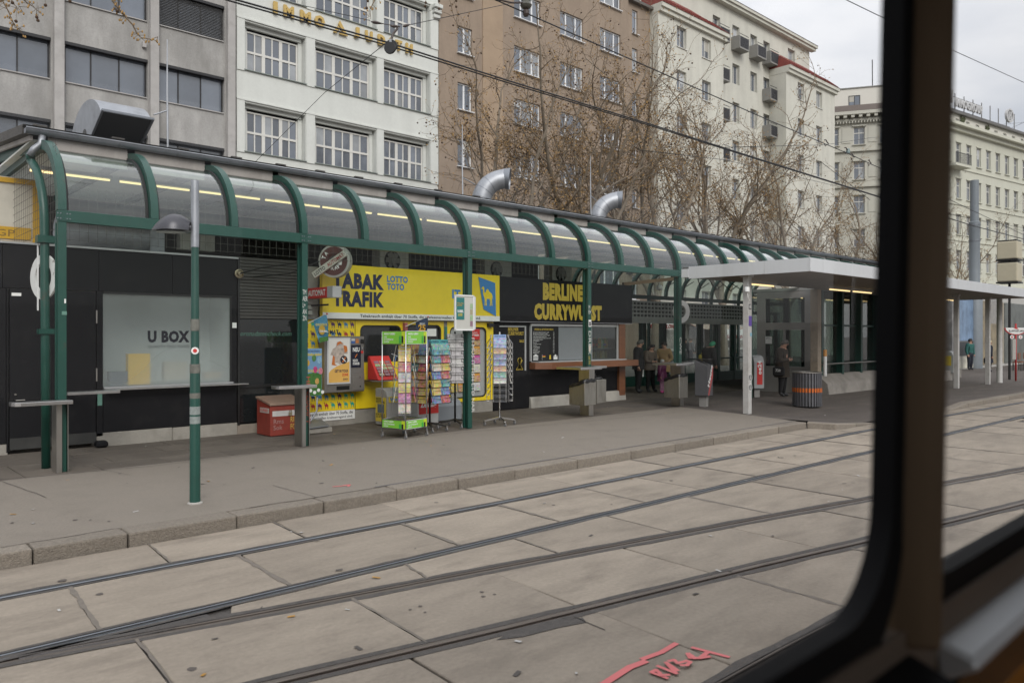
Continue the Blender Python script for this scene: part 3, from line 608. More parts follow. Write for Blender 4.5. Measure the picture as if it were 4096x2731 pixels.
ring(at(176, 1108, 12.55), .325, .205, (-.95, -.30, 0), 'tall white ring behind the leftmost green post')
B(2.47, 2.485, 12.50, 12.53, 2.35, 3.42).build('ring_bracket', white); tag(bpy.data.objects['ring_bracket'], 'narrow white plate beside the leftmost green post', 'plate')
# clutter over the kiosk roofs
ac = M('ac_casing', (.30, .30, .27), .5, dirt=.3); fan = M('fan_dark', (.03, .03, .03), .5)
def aircon(x, y, z, wd, ht, label):
    t = thing('air_conditioner', label, 'air conditioner', (x, y, z)); B(x, x+wd, y, y+.35, z, z+ht).build('casing', ac, t, bev=.01)
    c = V((x+wd*.42, y-.01, z+ht/2)); r = ht*.42
    MB().lathe(c, [(r, 0), (r, -.012), (r*.93, -.012), (r*.93, 0)], 24, (0, -1, 0)).build('fan_grille', fan, t)
    m = MB(); 
    for i in range(6): a = i*pi/3; m.obox(c+V((r*.45*cos(a), -.015, r*.45*sin(a))), (r*.42*cos(a), 0, r*.42*sin(a)), (-.06*sin(a), .02, .06*cos(a)), (0, .004, 0))
    m.lathe(c+V((0, -.0, 0)), [(r*.28, 0), (r*.28, .03), (.01, .035)], 16, (0, -1, 0)); m.build('fan', M('fan_grey', (.16, .16, .15), .5), t)
a = at(1520, 1066, 14.9); aircon(a.x, 14.9, 3.47, .80, .52, 'outdoor air conditioner with a round fan above the yellow tobacco sign')
a = at(1940, 1095, 15.1); aircon(a.x, 15.1, 3.48, .95, .5, 'outdoor air conditioner above the camel sign')
a = at(2170, 1110, 15.0); aircon(a.x+.4, 15.0, 3.48, .8, .5, 'outdoor air conditioner above the black sausage sign')
t = thing('ventilation_duct', 'fat silver air duct lying above the black kiosk', 'duct', (3.6, 15.2, 3.47)); MB().tube([(3.3, 15.2, 3.80), (4.75, 15.2, 3.80)], .30, 20).build('pipe', galv, t, smooth='auto'); B(4.75, 5.0, 14.9, 15.5, 3.48, 4.1).build('end_box', galv, t)
for xx, hh, lab in ((5.25, .3, 'beige control box above the black kiosk'), (5.62, .34, 'white meter box above the black kiosk')): tag(B(xx, xx+.28, 14.8, 15.0, 3.62, 3.62+hh).build('control_box', ac), lab, 'box')
# yellow framed billboard behind the left gable
t = thing('billboard', 'yellow framed billboard reading KGP inside the left gable', 'billboard', (2.0, 15.2, 3.5))
B(1.2, 3.05, 15.2, 15.24, 3.55, 4.66).build('panel', P('billboard_face', (.52, .49, .42), .5, var=.15), t)
m = MB(); m.box(1.2, 3.05, 15.16, 15.2, 4.56, 4.64); m.box(2.93, 3.05, 15.165, 15.2, 3.55, 4.56); m.box(1.2, 3.05, 15.16, 15.2, 3.53, 3.58); m.box(1.2, 2.9, 15.17, 15.199, 3.62, 3.82); m.box(1.2, 2.35, 15.17, 15.199, 4.30, 4.46); m.build('frame', P('ochre_frame', (.50, .29, .015), .5), t)
text('KGP', (2.25, 15.166, 3.66), .42, .11, P('ochre_dark', (.2, .12, .02)), t); text('RAGER', (1.85, 15.166, 4.35), .4, .07, P('ochre_dark', (.2, .12, .02)), t)
# ------------------------------------------------------------------ kiosks under the shelter (fronts at Y = 14.2)
KY = 14.2
frost = glass('frosted_glass', (.9, .93, .93), (.80, .85, .84), .27, 1.5, .3, 1.0, .7, 0)
dglass = M('dark_glass', (.015, .017, .018), .06, var=.2, spec=.6)
def panel(x0, x1, z0, z1, y, d, mat, parent, name='panel', bev=.004): return B(x0, x1, y, y+d, z0, z1).build(name, mat, parent, bev=bev)
# --- black snack kiosk
k1 = thing('snack_kiosk', 'black snack kiosk with frosted serving window reading U BOX', 'kiosk', (2.2, KY, PZ))
m = MB(); m.box(-1.2, 6.08, 15.4, 18, PZ, 3.36); m.box(-1.2, 6.08, 14.26, 18, 3.362, 3.42); m.box(6.04, 6.08, 14.26, 15.4, PZ, 3.36); m.box(-1.2, 6.03, 14.26, 14.262, 2.75, 3.36); m.build('body', P('kiosk_inside', (.72, .72, .70)), k1)
B(3.77, 6.03, 14.30, 15.39, 1.05, 1.12).build('inner_counter', P('inner_counter', (.4, .4, .38)), k1)
for x0, x1 in ((.6, 1.5), (1.506, 2.33), (2.336, 3.70), (3.706, 4.9), (4.906, 6.08)): panel(x0, x1, 2.745, 3.44, KY, .058, blackp, k1, 'fascia_board')
B(-1.2, 6.1, KY-.03, KY+.2, 3.442, 3.475).build('top_trim', M('alu_trim', (.5, .5, .5), .4, .8), k1)
panel(.6, 2.38, .30, 2.742, KY, .058, blackp, k1, 'wall_board'); panel(2.385, 2.415, .16, 2.742, KY, .058, blackp, k1, 'door_jamb')
d = panel(2.425, 3.655, .20, 2.735, KY-.012, .07, blackp, k1, 'door'); d['label'] = 'black flush door'
m = MB(); m.tube([(2.5, 14.18, .98), (2.5, 14.12, .98), (2.62, 14.12, .98)], .011, 8); m.cyl((2.5, 14.19, 1.07), .016, .03, 10, (0, -1, 0)); m.build('handle', steel, d)
for z in (2.2, 1.23): B(3.652, 3.672, 14.17, 14.186, z, z+.22).build('hinge', steel, d)
B(2.45, 2.58, 14.18, 14.187, 2.62, 2.67).build('name_plate', letterwhite, d); B(2.425, 3.655, 14.175, 14.187, .2, .38).build('kick_plate', M('scuffed_black', (.03, .03, .028), .6, var=.5), d)
panel(3.665, 3.765, .30, 2.742, KY, .058, blackp, k1, 'wall_board'); panel(3.77, 6.08, .36, 1.10, KY, .058, blackp, k1, 'wall_board'); panel(5.985, 6.08, 1.105, 2.742, KY, .058, blackp, k1, 'wall_board')
sw = B(3.772, 5.98, 14.235, 14.245, 1.13, 2.705).build('serving_window', frost, k1)
m = MB(); m.box(3.772, 5.98, 14.2, 14.25, 2.705, 2.742); m.box(5.955, 5.98, 14.2, 14.234, 1.13, 2.705); m.build('window_frame', blackm, sw)
text('U BOX', (4.49, 14.231, 1.87), .72, .215, letterblack, sw, bold=.055); text('QUALITY FAST FOOD', (4.49, 14.231, 1.77), .72, .055, P('grey_print', (.06, .065, .07)), sw)
B(3.76, 6.22, 13.98, 14.2, 1.075, 1.10).build('counter_ledge', chrome2, k1, bev=.004); B(3.77, 6.0, 14.16, 14.23, 1.102, 1.128).build('window_rail', M('alu_trim', (.5, .5, .5), .4, .8), k1)
for (x0, x1, z0, z1, c, lab) in ((4.18, 4.54, 1.14, 1.68, (.85, .50, .02), 'yellow board'), (4.78, 5.19, 1.2, 1.52, (.5, .42, .33), 'cardboard box'), (3.88, 4.17, 1.13, 1.38, (.12, .13, .15), 'grey crate'), (5.5, 5.8, 1.2, 1.32, (.5, .40, .3), 'paper bag')):
    o = B(x0, x1, 14.26, 14.40, z0, z1).build(lab.replace(' ', '_'), P('behind_'+lab, c)); tag(o, lab+' blurred behind the frosted U BOX window', lab.split()[-1])
m = MB(); m.box(3.66, 4.9, 14.2, 14.5, PZ-.02, .355); m.box(4.906, 6.1, 14.215, 14.5, PZ-.02, .352); m.build('plinth', concrete, k1, bev=.01); B(-1.2, 2.4, 14.21, 14.5, PZ-.02, .295).build('plinth', concrete, k1)
B(3.62, 3.80, 14.0, 14.2, PZ, .24).build('plinth_wedge', blackp, k1, bev=.03)
B(5.99, 6.07, 14.19, 14.198, 2.14, 2.24).build('camera_notice', letterwhite, k1); B(3.68, 3.75, 14.19, 14.198, .82, 1.02).build('wall_sticker', P('sticker_grey', (.12, .25, .2)), k1)
B(2.5, 17.8, 17.9, 17.95, 3.43, 4.84).build('added_light_block', M('light_block_dark', (.05, .05, .048), .8), sh)  # added dark sheet, blocks light from behind so the gap above the kiosks stays dark
# --- closed unit with dark glass and roller shutter
k2 = thing('closed_unit', 'shuttered dark glass unit between the black kiosk and tobacconist', 'kiosk', (6.1, KY, PZ))
B(6.10, 7.40, 14.3, 18, PZ-.02, 3.40).build('body', blackp, k2)
for i in range(19):
    z = 2.32+i*.062; B(6.14, 7.36, 14.235, 14.26, z, z+.057).build('shutter_slat', M('shutter_slat', (.09, .085, .08), .45, .3, var=.15), k2, bev=.006)
gl = B(6.14, 7.36, 14.25, 14.27, .33, 2.31).build('window', dglass, k2); m = MB(); m.box(6.1, 6.14, 14.2, 14.299, .3, 3.46); m.box(7.36, 7.40, 14.2, 14.299, .3, 3.46); m.box(6.14, 7.36, 14.21, 14.299, 1.0, 1.05); m.build('window_frame', blackm, gl)
text('coronadatencheck.com', (6.12, 14.248, 1.99), 1.1, .09, P('chalk_green', (.10, .22, .17)), gl, shear=.3)
B(6.10, 7.40, 14.22, 14.298, PZ-.02, .30).build('plinth', M('tiled_plinth', (.27, .23, .19), .8, var=.3, dirt=.5), k2, bev=.008)
m = MB(); c = at(955, 1095, 14.15); m.lathe(c, [(.085, 0), (.085, .03), (.07, .035), (.07, .01), (.04, .012), (.035, .06), (.01, .065)], 20, (0, -1, 0)); tag(m.build('alarm_lamp', M('brass', (.35, .29, .2), .4, .7)), 'round metal lamp at the edge of the black kiosk', 'lamp')
MB().tube([at(957, 1095, 14.1), at(1050, 1070, 13.9), at(1200, 1050, 13.6)], .014, 6).build('cable', rubber, k2)
# --- tobacconist
k3 = thing('tobacco_kiosk', 'yellow tobacco kiosk with a large TABAK TRAFIK sign', 'kiosk', (7.4, KY, PZ))
B(7.41, 12.62, 14.45, 18, PZ-.02, 3.36).build('body', P('kiosk_grey', (.25, .24, .22)), k3)
sg = thing('shop_sign', 'yellow sign board reading TABAK TRAFIK LOTTO TOTO with a blue camel', 'sign', (7.8, 14.1, 2.34))
B(7.815, 12.665, 14.08, 14.2, 2.345, 3.47).build('board', yellowp, sg, bev=.006); B(7.818, 12.662, 14.072, 14.079, 2.347, 2.47).build('warning_strip', letterwhite, sg)
text('TABAK', (8.04, 14.075, 2.975), 1.25, .33, navy, sg, bold=.055); text('TRAFIK', (8.04, 14.075, 2.60), 1.25, .33, navy, sg, bold=.055)
text('LOTTO', (9.37, 14.075, 3.155), .55, .145, bluep, sg, bold=.04); text('TOTO', (9.37, 14.075, 2.99), .45, .145, bluep, sg, bold=.04); text('IT', (11.17, 14.075, 2.86), .25, .21, bluep, sg, bold=.04)
text('Tabakrauch enthält über 70 Stoffe, die erwiesenermaßen krebserregend sind.', (8.69, 14.069, 2.36), 3.35, .085, letterblack, sg, bold=.012)
CAMEL = [(.02, .90), (.10, .97), (.17, 1.0), (.23, .96), (.255, .86), (.25, .74), (.29, .66), (.35, .68), (.42, .80), (.50, .885), (.58, .86), (.66, .75), (.78, .69), (.89, .63), (.95, .52), (.975, .36), (.965, .30), (.935, .42), (.91, .47), (.89, .36), (.91, .22), (.93, .03), (.95, .0), (.86, .0), (.85, .20), (.80, .32), (.81, .18), (.79, .0), (.70, .0), (.73, .03), (.74, .20), (.70, .36), (.58, .35), (.47, .37), (.44, .22), (.45, .03), (.46, .0), (.37, .0), (.38, .20), (.36, .35), (.35, .18), (.33, .0), (.25, .0), (.28, .04), (.29, .22), (.27, .38), (.21, .48), (.155, .58), (.135, .72), (.15, .82), (.11, .86), (.05, .845)]
def camel(m, x, y, z, wd, ht): m.poly([(x+wd*a, y, z+ht*b) for a, b in CAMEL])
m = MB(); m.prism([(11.97, 14.062, 3.40), (12.13, 14.062, 2.63), (12.53, 14.062, 2.47), (12.50, 14.062, 3.28)], (0, .012, 0)); pb = m.build('blue_card', bluep, sg); m = MB(); camel(m, 12.05, 14.058, 2.72, .38, .46); m.build('camel', yellowp, pb)
# walls below the sign
camY = P('camel_yellow', (.84, .62, .02), .4)
panel(7.41, 8.645, .44, 2.33, KY, .03, camY, k3, 'camel_panel'); panel(7.41, 8.645, .24, .436, KY-.002, .03, letterwhite, k3, 'warning_panel')
text('Tabakrauch enthält über 70 Stoffe, die', (7.42, 14.196, .345), 1.17, .075, letterblack, k3, bold=.01); text('erwiesenermaßen krebserregend sind.', (7.42, 14.196, .26), 1.17, .07, letterblack, k3, bold=.01); text('AUTOMAT', (7.75, 14.196, 2.02), .5, .095, navy, k3, bold=.02)
cc = [P('camel_'+n_, c_) for n_, c_ in (('purple', (.11, .04, .13)), ('blue', (.05, .23, .45)), ('teal', (.03, .36, .26)), ('navy', (.015, .03, .1)), ('red', (.38, .03, .04)))]
m = MB(); r9 = random.Random(5)
for j, z in enumerate((2.15, 1.95, 1.76, 1.56, 1.2, .95, .66, .48)):
    for i in range(8):
        m.mi = r9.randrange(5); camel(m, 7.43+.152*i+.02, 14.197, z, .115, .145)
o = m.build('camel_print', cc, k3); o['kind'] = 'stuff'
# front with rounded windows
def rrect(x0, x1, z0, z1, r, n=5):
    p = []
    for cx, cz, a0 in ((x1-r, z0+r, -pi/2), (x1-r, z1-r, 0), (x0+r, z1-r, pi/2), (x0+r, z0+r, pi)):
        p += [(cx+r*cos(a0+pi/2*i/n), cz+r*sin(a0+pi/2*i/n)) for i in range(n+1)]
    return p
def holed(m, x0, x1, z0, z1, ho, y, d):
    """board with one rounded opening: four strips round its bounding box, four corner fillets and the reveal"""
    hx0, hx1, hz0, hz1 = min(p[0] for p in ho), max(p[0] for p in ho), min(p[1] for p in ho), max(p[1] for p in ho)
    for a, b, c, e in ((x0, hx0, z0, z1), (hx1, x1, z0, z1), (hx0, hx1, z0, hz0), (hx0, hx1, hz1, z1)): m.quad((a, y, c), (b, y, c), (b, y, e), (a, y, e))
    n = len(ho); q = n//4
    for k, c in enumerate(((hx1, hz0), (hx1, hz1), (hx0, hz1), (hx0, hz0))):
        a = ho[k*q:(k+1)*q]
        for p, p2 in zip(a[:-1], a[1:]): m.add([(c[0], y, c[1]), (p[0], y, p[1]), (p2[0], y, p2[1])], [(0, 2, 1)])
    for i in range(n):
        p, p2 = ho[i], ho[(i+1) % n]; m.quad((p[0], y, p[1]), (p2[0], y, p2[1]), (p2[0], y+d, p2[1]), (p[0], y+d, p[1]))
    return m
for i, (xa, xb, za, zb, bx0, bx1, bz0) in enumerate(((8.77, 9.83, 1.42, 2.22, 8.655, 9.89, .44), (9.97, 10.95, 1.40, 2.24, 9.895, 11.02, .44), (11.2, 12.34, .50, 2.2, 11.12, 12.56, .42))):
    h = rrect(xa, xb, za, zb, .13); m = holed(MB(), bx0, bx1, bz0, 2.33, h, KY, .06); m.build('yellow_panel', yellowp, k3)
    wo = MB().poly([(p[0], KY+.05, p[1]) for p in rrect(xa-.01, xb+.01, za-.01, zb+.01, .13)]).build('window', dglass if i < 2 else P('display_back', (.35, .36, .35)), k3)
    h2 = rrect(xa+.035, xb-.035, za+.035, zb-.035, .1); n = len(h); m = MB(); m.add([(p[0], KY+.015, p[1]) for p in h]+[(p[0], KY+.015, p[1]) for p in h2], [(a_, n+a_, n+(a_+1) % n, (a_+1) % n) for a_ in range(n)]); m.build('window_gasket', rubber, wo)
panel(11.03, 11.115, .44, 2.33, KY, .04, P('kiosk_grey', (.25, .24, .22)), k3, 'pillar'); panel(8.65, 12.56, .13, .42, KY+.02, .1, concrete, k3, 'plinth'); panel(7.41, 8.648, .10, .238, KY+.01, .1, concrete, k3, 'plinth')
B(11.75, 12.10, 14.17, 14.19, 1.9, 2.15).build('lottery_plate', redp, k3); text('LOTTERIEN', (11.80, 14.168, 1.98), .26, .05, letterwhite, k3, bold=.02); text('österreichische', (11.80, 14.168, 2.05), .22, .04, letterwhite, k3)
B(11.04, 11.1, 14.17, 14.198, 1.75, 2.2).build('notice', P('notice_teal', (.04, .2, .16)), k3); B(10.45, 10.78, 14.17, 14.2, 1.98, 2.15).build('notice', letterwhite, k3)
B(7.41, 12.6, 14.12, 14.2, 2.33, 2.345).build('lintel_trim', zinc, k3); B(7.40, 7.80, 14.24, 14.4, 2.35, 3.40).build('corner_panel', P('kiosk_grey', (.25, .24, .22)), k3); B(12.35, 12.50, 14.1, 14.2, 2.2, 2.3).build('spotlight', blackm, k3)
for i in range(5):
    m_ = B(7.53, 7.62, 14.14, 14.2, 2.42+.11*i, 2.50+.11*i).build('junction_box', ac, k3)
MB().tube([(7.6, 14.15, 2.6), (7.85, 13.9, 2.62)], .02, 6).build('flag_holder', blackm, k3)
# projecting signs
t = thing('automat_sign', 'red and grey box sign reading AUTOMAT projecting from the tobacconist', 'sign', (7.5, 13.6, 2.72))
B(7.48, 7.66, 13.30, 14.12, 2.73, 2.94).build('red_case', redp, t, bev=.006); B(7.475, 7.67, 13.08, 13.298, 2.725, 2.945).build('grey_end', P('alu_grey', (.42, .42, .42), .4), t, bev=.006)
text('AUTOMAT', (7.478, 14.05, 2.775), .68, .12, letterwhite, t, rot=(pi/2, 0, -pi/2), bold=.02)
c = at(1336, 1044, 13.55); nrm = V((-.80, -.60, 0)); t = thing('round_sign', 'round brown and white TABAK TRAFIK sign crossed by a LOTTO AUTOMAT bar', 'sign', c)
MB().lathe(c+nrm*.0, [(.30, -.16), (.33, -.14), (.33, .0), (.30, .01)], 36, nrm).build('disc', P('sign_rim', (.40, .39, .36), .4), t, smooth='auto')
MB().lathe(c+nrm*.012, [(.285, 0), (.285, .004), (.15, .005), (.15, .0)], 36, nrm).build('brown_ring', P('sign_brown', (.10, .035, .03), .4), t)
MB().lathe(c+nrm*.014, [(.10, 0), (.10, .006)], 24, nrm).build('hub', P('sign_dark', (.07, .06, .055), .4), t)
ux = nrm.cross(V((0, 0, -1))).normalized(); uz = V((0, 0, 1)); a_ = RD(33); bx_ = ux*cos(a_)+uz*sin(a_); bz_ = -ux*sin(a_)+uz*cos(a_)
# the bar hangs at a tilt across the lower left of the disc
MB().obox(c+nrm*.05-bx_*.10-bz_*.02, bx_*.40, bz_*.065, nrm*.03).build('bar', P('sign_cream', (.50, .48, .42), .45), t, bev=.006)
rm = Matrix((ux, uz, nrm)).transposed(); eu = (rm @ Matrix.Rotation(a_, 3, 'Z')).to_euler()
text('LOTTO', c+nrm*.083-bx_*.46-bz_*.06, .26, .075, letterblack, t, rot=eu, bold=.02); text('AUTOMAT', c+nrm*.083-bx_*.14-bz_*.06, .40, .075, P('sign_red', (.30, .03, .03)), t, rot=eu, bold=.02)
for i, ch in enumerate('TRAFIK'):
    a = RD(235+i*27); p = c+nrm*.02+ux*.22*cos(a)+uz*.22*sin(a); e2 = (rm @ Matrix.Rotation(a+pi/2, 3, 'Z')).to_euler(); text(ch, p-(ux*cos(a+pi/2)+uz*sin(a+pi/2))*.035-(ux*cos(a+pi)+uz*sin(a+pi))*-.04, .065, .08, letterwhite, t, rot=e2, bold=.03)
for i, ch in enumerate('TA'):
    a = RD(160-i*24); p = c+nrm*.02+ux*.22*cos(a)+uz*.22*sin(a); e2 = (rm @ Matrix.Rotation(a-pi/2, 3, 'Z')).to_euler(); text(ch, p-(ux*cos(a-pi/2)+uz*sin(a-pi/2))*.035-(ux*cos(a)+uz*sin(a))*.04, .065, .08, letterwhite, t, rot=e2, bold=.03)
MB().tube([c-nrm*.1, (c.x+.15, 14.2, c.z)], .025, 8).build('sign_arm', steel, t); MB().tube([c-ux*.3, (7.0, 13.9, 3.2), (6.4, 14.2, 3.12)], .012, 6).build('cable', rubber, t)
# --- sausage stand
k4 = thing('sausage_stand', 'black sausage stand with wooden counter and yellow lettering', 'kiosk', (12.7, KY, PZ))
B(12.66, 17.85, 14.5, 18, PZ-.02, 3.36).build('body', blackp, k4)
panel(12.57, 13.80, .14, 2.30, KY, .06, blackp, k4, 'wall_board'); panel(13.805, 17.45, .42, 1.14, KY, .06, blackp, k4, 'wall_board'); panel(12.67, 17.88, 2.335, 3.455, 14.08, .12, blackp, k4, 'sign_board')
B(12.67, 17.88, 14.076, 14.09, 2.335, 2.345).build('sign_edge', chrome, k4)
bgold = P('currywurst_yellow', (.56, .40, .055), .45)
text('BERLINER', (14.17, 14.074, 2.92), 1.84, .45, bgold, k4, bold=.07); text('CURRYWURST', (13.85, 14.074, 2.40), 2.66, .43, bgold, k4, bold=.07)
text('BERLINER\nCURRYWURST', (13.05, 14.196, 2.0), .55, .2, bgold, k4, bold=.02); text('SAUCE', (13.45, 14.196, 1.82), .2, .07, bgold, k4, bold=.02)
m = MB()
for i in range(12): a = RD(50+i*7); m.bar((13.34+.02*i, 14.196, 1.12), (13.34+.02*i+.32*cos(a)*(1-.04*(i % 3)), 14.196, 1.12+.32*sin(a)), .028, .004, (0, 1, 0))
m.build('fries_print', bgold, k4)
m = MB(); m.box(13.62, 13.66, 14.17, 14.2, 1.1, 2.24); m.box(12.75, 13.62, 14.17, 14.2, 2.21, 2.24); m.build('poster_frame', P('alu_grey', (.42, .42, .42), .4), k4)
B(17.35, 17.62, 14.12, 14.24, PZ+.13, 2.33).build('wood_post', M('wood_brown', (.19, .075, .033), .45, var=.3, scale=2, stretch=(1, 1, 8), coat=.2), k4, bev=.005)
wood = MATS['wood_brown']; m = MB(); m.prism([(13.80, 14.2, 1.13), (13.80, 13.98, 1.13), (14.15, 13.72, 1.13), (17.72, 13.72, 1.13), (17.72, 14.2, 1.13)], (0, 0, .17)); m.build('counter', wood, k4, bev=.006)
B(13.85, 17.4, 13.9, 14.19, 1.302, 1.325).build('counter_top', P('counter_grey', (.45, .46, .46), .3), k4)
m = MB(); m.box(13.82, 17.34, 14.15, 14.2, 2.24, 2.30); m.box(17.28, 17.34, 14.15, 14.2, 1.33, 2.24); m.box(13.80, 13.84, 14.15, 14.2, 1.33, 2.24); m.build('window_frame', P('alu_grey', (.42, .42, .42), .4), k4)
B(14.88, 16.25, 14.19, 14.2, 1.335, 2.23).build('grey_shutter', P('shutter_grey', (.22, .235, .245), .5), k4)
mb_ = B(13.85, 14.87, 14.185, 14.2, 1.335, 2.23).build('menu_board', P('menu_black', (.01, .01, .011), .5), k4)
text('SPEISEN & GETRÄNKE MENU', (13.97, 14.183, 2.13), .70, .06, bgold, mb_, bold=.02)
rows = ['BRATWURST MIT HOMEMADE CURRYSAUCE + POMMES', 'BERLINER WURST MIT CURRYSAUCE + POMMES', 'XXL VEGANE BRATWURST MIT CURRYSAUCE + POMMES', '1 PAAR FRANKFURTER MIT SENF KETCHUP', 'CHICKEN NUGGETS MIT KETCHUP MAYO 6 STK / 12 STK', 'POMMES FRITES MIT KETCHUP', 'KARTOFFELPUFFER', 'BRÖTCHEN', 'GLÜHWEIN MIT FLASCHE', 'GLÜHWEIN', 'HAUSGEMACHTE LIMO', 'OTTAKRINGER DOSE', 'GÖSSER DOSE', 'SCHREMSER FLASCHE', 'MARKEN FLASCHE']
for i, s_ in enumerate(rows):
    z = 2.065-i*.038; text(s_, (13.92, 14.183, z), .0135*len(s_)+.02, .02, letterwhite, mb_, bold=.01); text('3,50 €', (14.66, 14.183, z), .055, .02, letterwhite, mb_, bold=.01)
m = MB(); y = 14.182
m.box(13.93, 14.10, y, y+.001, 1.36, 1.375); m.box(13.93, 14.10, y, y+.001, 1.46, 1.485); m.box(13.98, 14.05, y, y+.001, 1.485, 1.51)
for i in range(6): m.box(13.935+.03*i, 13.95+.03*i, y, y+.001, 1.375, 1.46)
m.box(14.68, 14.83, y, y+.001, 1.36, 1.43); m.ball((14.755, y+.03, 1.46), .045, 10, 6); m.box(14.69, 14.71, y, y+.001, 1.43, 1.47); m.box(14.80, 14.82, y, y+.001, 1.43, 1.47); m.box(14.25, 14.256, y, y+.001, 1.35, 1.50); m.build('menu_picture', letterwhite, mb_)
for i, c_ in enumerate((P('flag_gold', (.7, .5, .03)), redp, letterblack)): B(14.262, 14.37, y, y+.001, 1.43+.02*i, 1.45+.02*i).build('menu_flag', c_, mb_)
B(14.52, 14.58, y, y+.001, 1.37, 1.48).build('menu_beer', P('flag_gold', (.7, .5, .03)), mb_)
# lit bottle shelves behind the glass
B(16.26, 17.28, 14.75, 14.8, 1.33, 2.24).build('back_panel', P('shelf_back', (.10, .105, .10)), k4); m = MB(); m.box(16.26, 17.28, 14.3, 14.74, 1.325, 1.345); m.box(16.26, 17.28, 14.3, 14.74, 1.62, 1.64); m.box(16.50, 16.52, 14.28, 14.3, 1.345, 1.62); m.build('glass_shelf', chrome, k4)
B(16.27, 17.28, 14.19, 14.196, 1.335, 2.235).build('window_glass', glassb, k4)
bot = [((.02, .12, .05), (.3, .32, .3)), ((.03, .2, .08), (.45, .03, .03)), ((.4, .05, .03), (.5, .1, .08)), ((.02, .01, .01), (.5, .02, .02)), ((.02, .01, .01), (.02, .02, .02)), ((.02, .01, .01), (.5, .02, .02)), ((.65, .22, .02), (.1, .3, .1)), ((.6, .3, .03), (.6, .15, .03)), ((.5, .5, .45), (.2, .4, .2)), ((.05, .25, .08), (.1, .1, .4)), ((.45, .2, .03), (.1, .05, .3)), ((.35, .2, .05), (.5, .2, .02))]
for i, (bc, lc) in enumerate(bot):
    x = 16.33+.073*i; nmz = ['green', 'green', 'red', 'cola', 'black-label cola', 'cola', 'orange', 'orange', 'clear', 'green', 'amber', 'amber'][i]
    t = thing('drink_bottle', f'{nmz} drink bottle, number {i+1} from the left on the stand shelf'.replace('number ', ''), 'bottle', (x, 14.42, 1.64), group='bottles in the sausage stand'); t['label'] = f"{nmz} soft drink bottle, {['first','second','third','fourth','fifth','sixth','seventh','eighth','ninth','tenth','eleventh','twelfth'][i]} from the left on the stand shelf"
    MB().lathe((x, 14.42, 1.64), [(.03, 0), (.032, .1), (.032, .17), (.013, .23), (.013, .26)], 10).build('glass_body', P(f'bottle{i}', bc, .2), t, smooth='auto'); MB().lathe((x, 14.42, 1.70), [(.0335, 0), (.0335, .07)], 10).build('paper_label', P(f'blabel{i}', lc), t); MB().lathe((x, 14.42, 1.90), [(.015, 0), (.015, .03)], 8).build('cap', P(f'bcap{i % 3}', ((.5, .03, .03), (.6, .4, .03), (.05, .3, .08))[i % 3]), t)
for i, (c_, h_, nm) in enumerate((((.05, .04, .2), .36, 'blue'), ((.04, .3, .08), .40, 'green'), ((.35, .02, .02), .44, 'red'), ((.65, .45, .03), .45, 'yellow'))):
    tag(MB().lathe((17.14+.035*i, 14.6, 1.64), [(.038, 0), (.038, h_-.02), (.034, h_)], 12).build('crisp_tube', P('tube_'+nm, c_, .4)), f'{nm} crisp tube at the right end of the stand shelf', 'tube')
for i in range(6):
    x = 16.58+.12*i; tag(MB().lathe((x, 14.5, 1.346), [(.045, 0), (.05, .02), (.05, .15), (.035, .18), (.035, .21)], 12).build('pickle_jar', P(f'jar{i % 3}', ((.35, .22, .03), (.42, .36, .2), (.22, .16, .03))[i % 3], .25)), f"pickle jar, {['first','second','third','fourth','fifth','sixth'][i]} from the left under the bottles", 'jar', 'jars in the sausage stand')
m = MB(); m.prism([(13.80, 14.3, PZ-.02), (13.80, 14.1, PZ-.02), (13.80, 14.14, .40), (13.80, 14.3, .42)], (3.85, 0, 0)); m.build('plinth', M('pale_plinth', (.40, .38, .34), .8, var=.25, dirt=.5, dcol=(.15, .13, .11)), k4, bev=.02)
text('TRANE', (16.2, 14.42, 3.75), .22, .07, redp, k4, bold=.02); B(16.15, 16.45, 14.425, 14.44, 3.46, 3.85).build('notice_board', letterwhite, k4)
# ------------------------------------------------------------------ lamp post, boxes, racks, machine
lp = thing('lamp_post', 'green street lamp post with grey dome lamp standing near the kerb', 'lamp post', (3.235, 8.67, PZ))
MB().lathe((3.235, 8.67, PZ), [(.06, 0), (.057, .02), (.054, 1.5), (.046, 1.54), (.040, 2.9)], 20).build('pole', green, lp, smooth='auto')
MB().lathe((3.235, 8.67, PZ+.0), [(.08, 0), (.08, .012), (.058, .02)], 18).build('base_collar', P('collar', (.4, .38, .35)), lp)
MB().lathe((3.235, 8.67, 2.98), [(.044, 0), (.044, .74), (.038, .74)], 20).build('sleeve', galv, lp, smooth='auto')
h = MB(); hx = V((-.78, .62, 0)); hc = V((3.235, 8.67, 3.22))
prof = [(-.0, .0), (.10, .02), (.2, .05), (.30, .09), (.36, .10), (.44, .05), (.50, -.03), (.53, -.10)]
rings = []
for i in range(10):
    s_ = i/9; l_ = .04+.42*s_; wdt = .19*sin(pi*(.12+.83*s_))**.8 if s_ < 1 else .03; top = .19*sin(pi*(.18+.78*s_))
    rings.append([hc+hx*l_+V((.62, .78, 0))*wdt*cos(a)+V((0, 0, max(0, top*sin(a))-.06)) for a in [pi*k/10 for k in range(11)]])
vs = [p for r_ in rings for p in r_]; fs = [(i*11+k, i*11+k+1, (i+1)*11+k+1, (i+1)*11+k) for i in range(9) for k in range(10)]
h.add(vs, fs); h.poly([r_[0] for r_ in rings]+[r_[10] for r_ in rings[::-1]])
lh_ = h.build('lamp_head', M('lamp_grey', (.06, .06, .07), .35, .3), lp, smooth='auto'); MB().tube([(3.235, 8.67, 3.19), hc+hx*.14+V((0, 0, -.01))], .035, 10).build('neck', MATS['lamp_grey'], lh_, smooth=True)
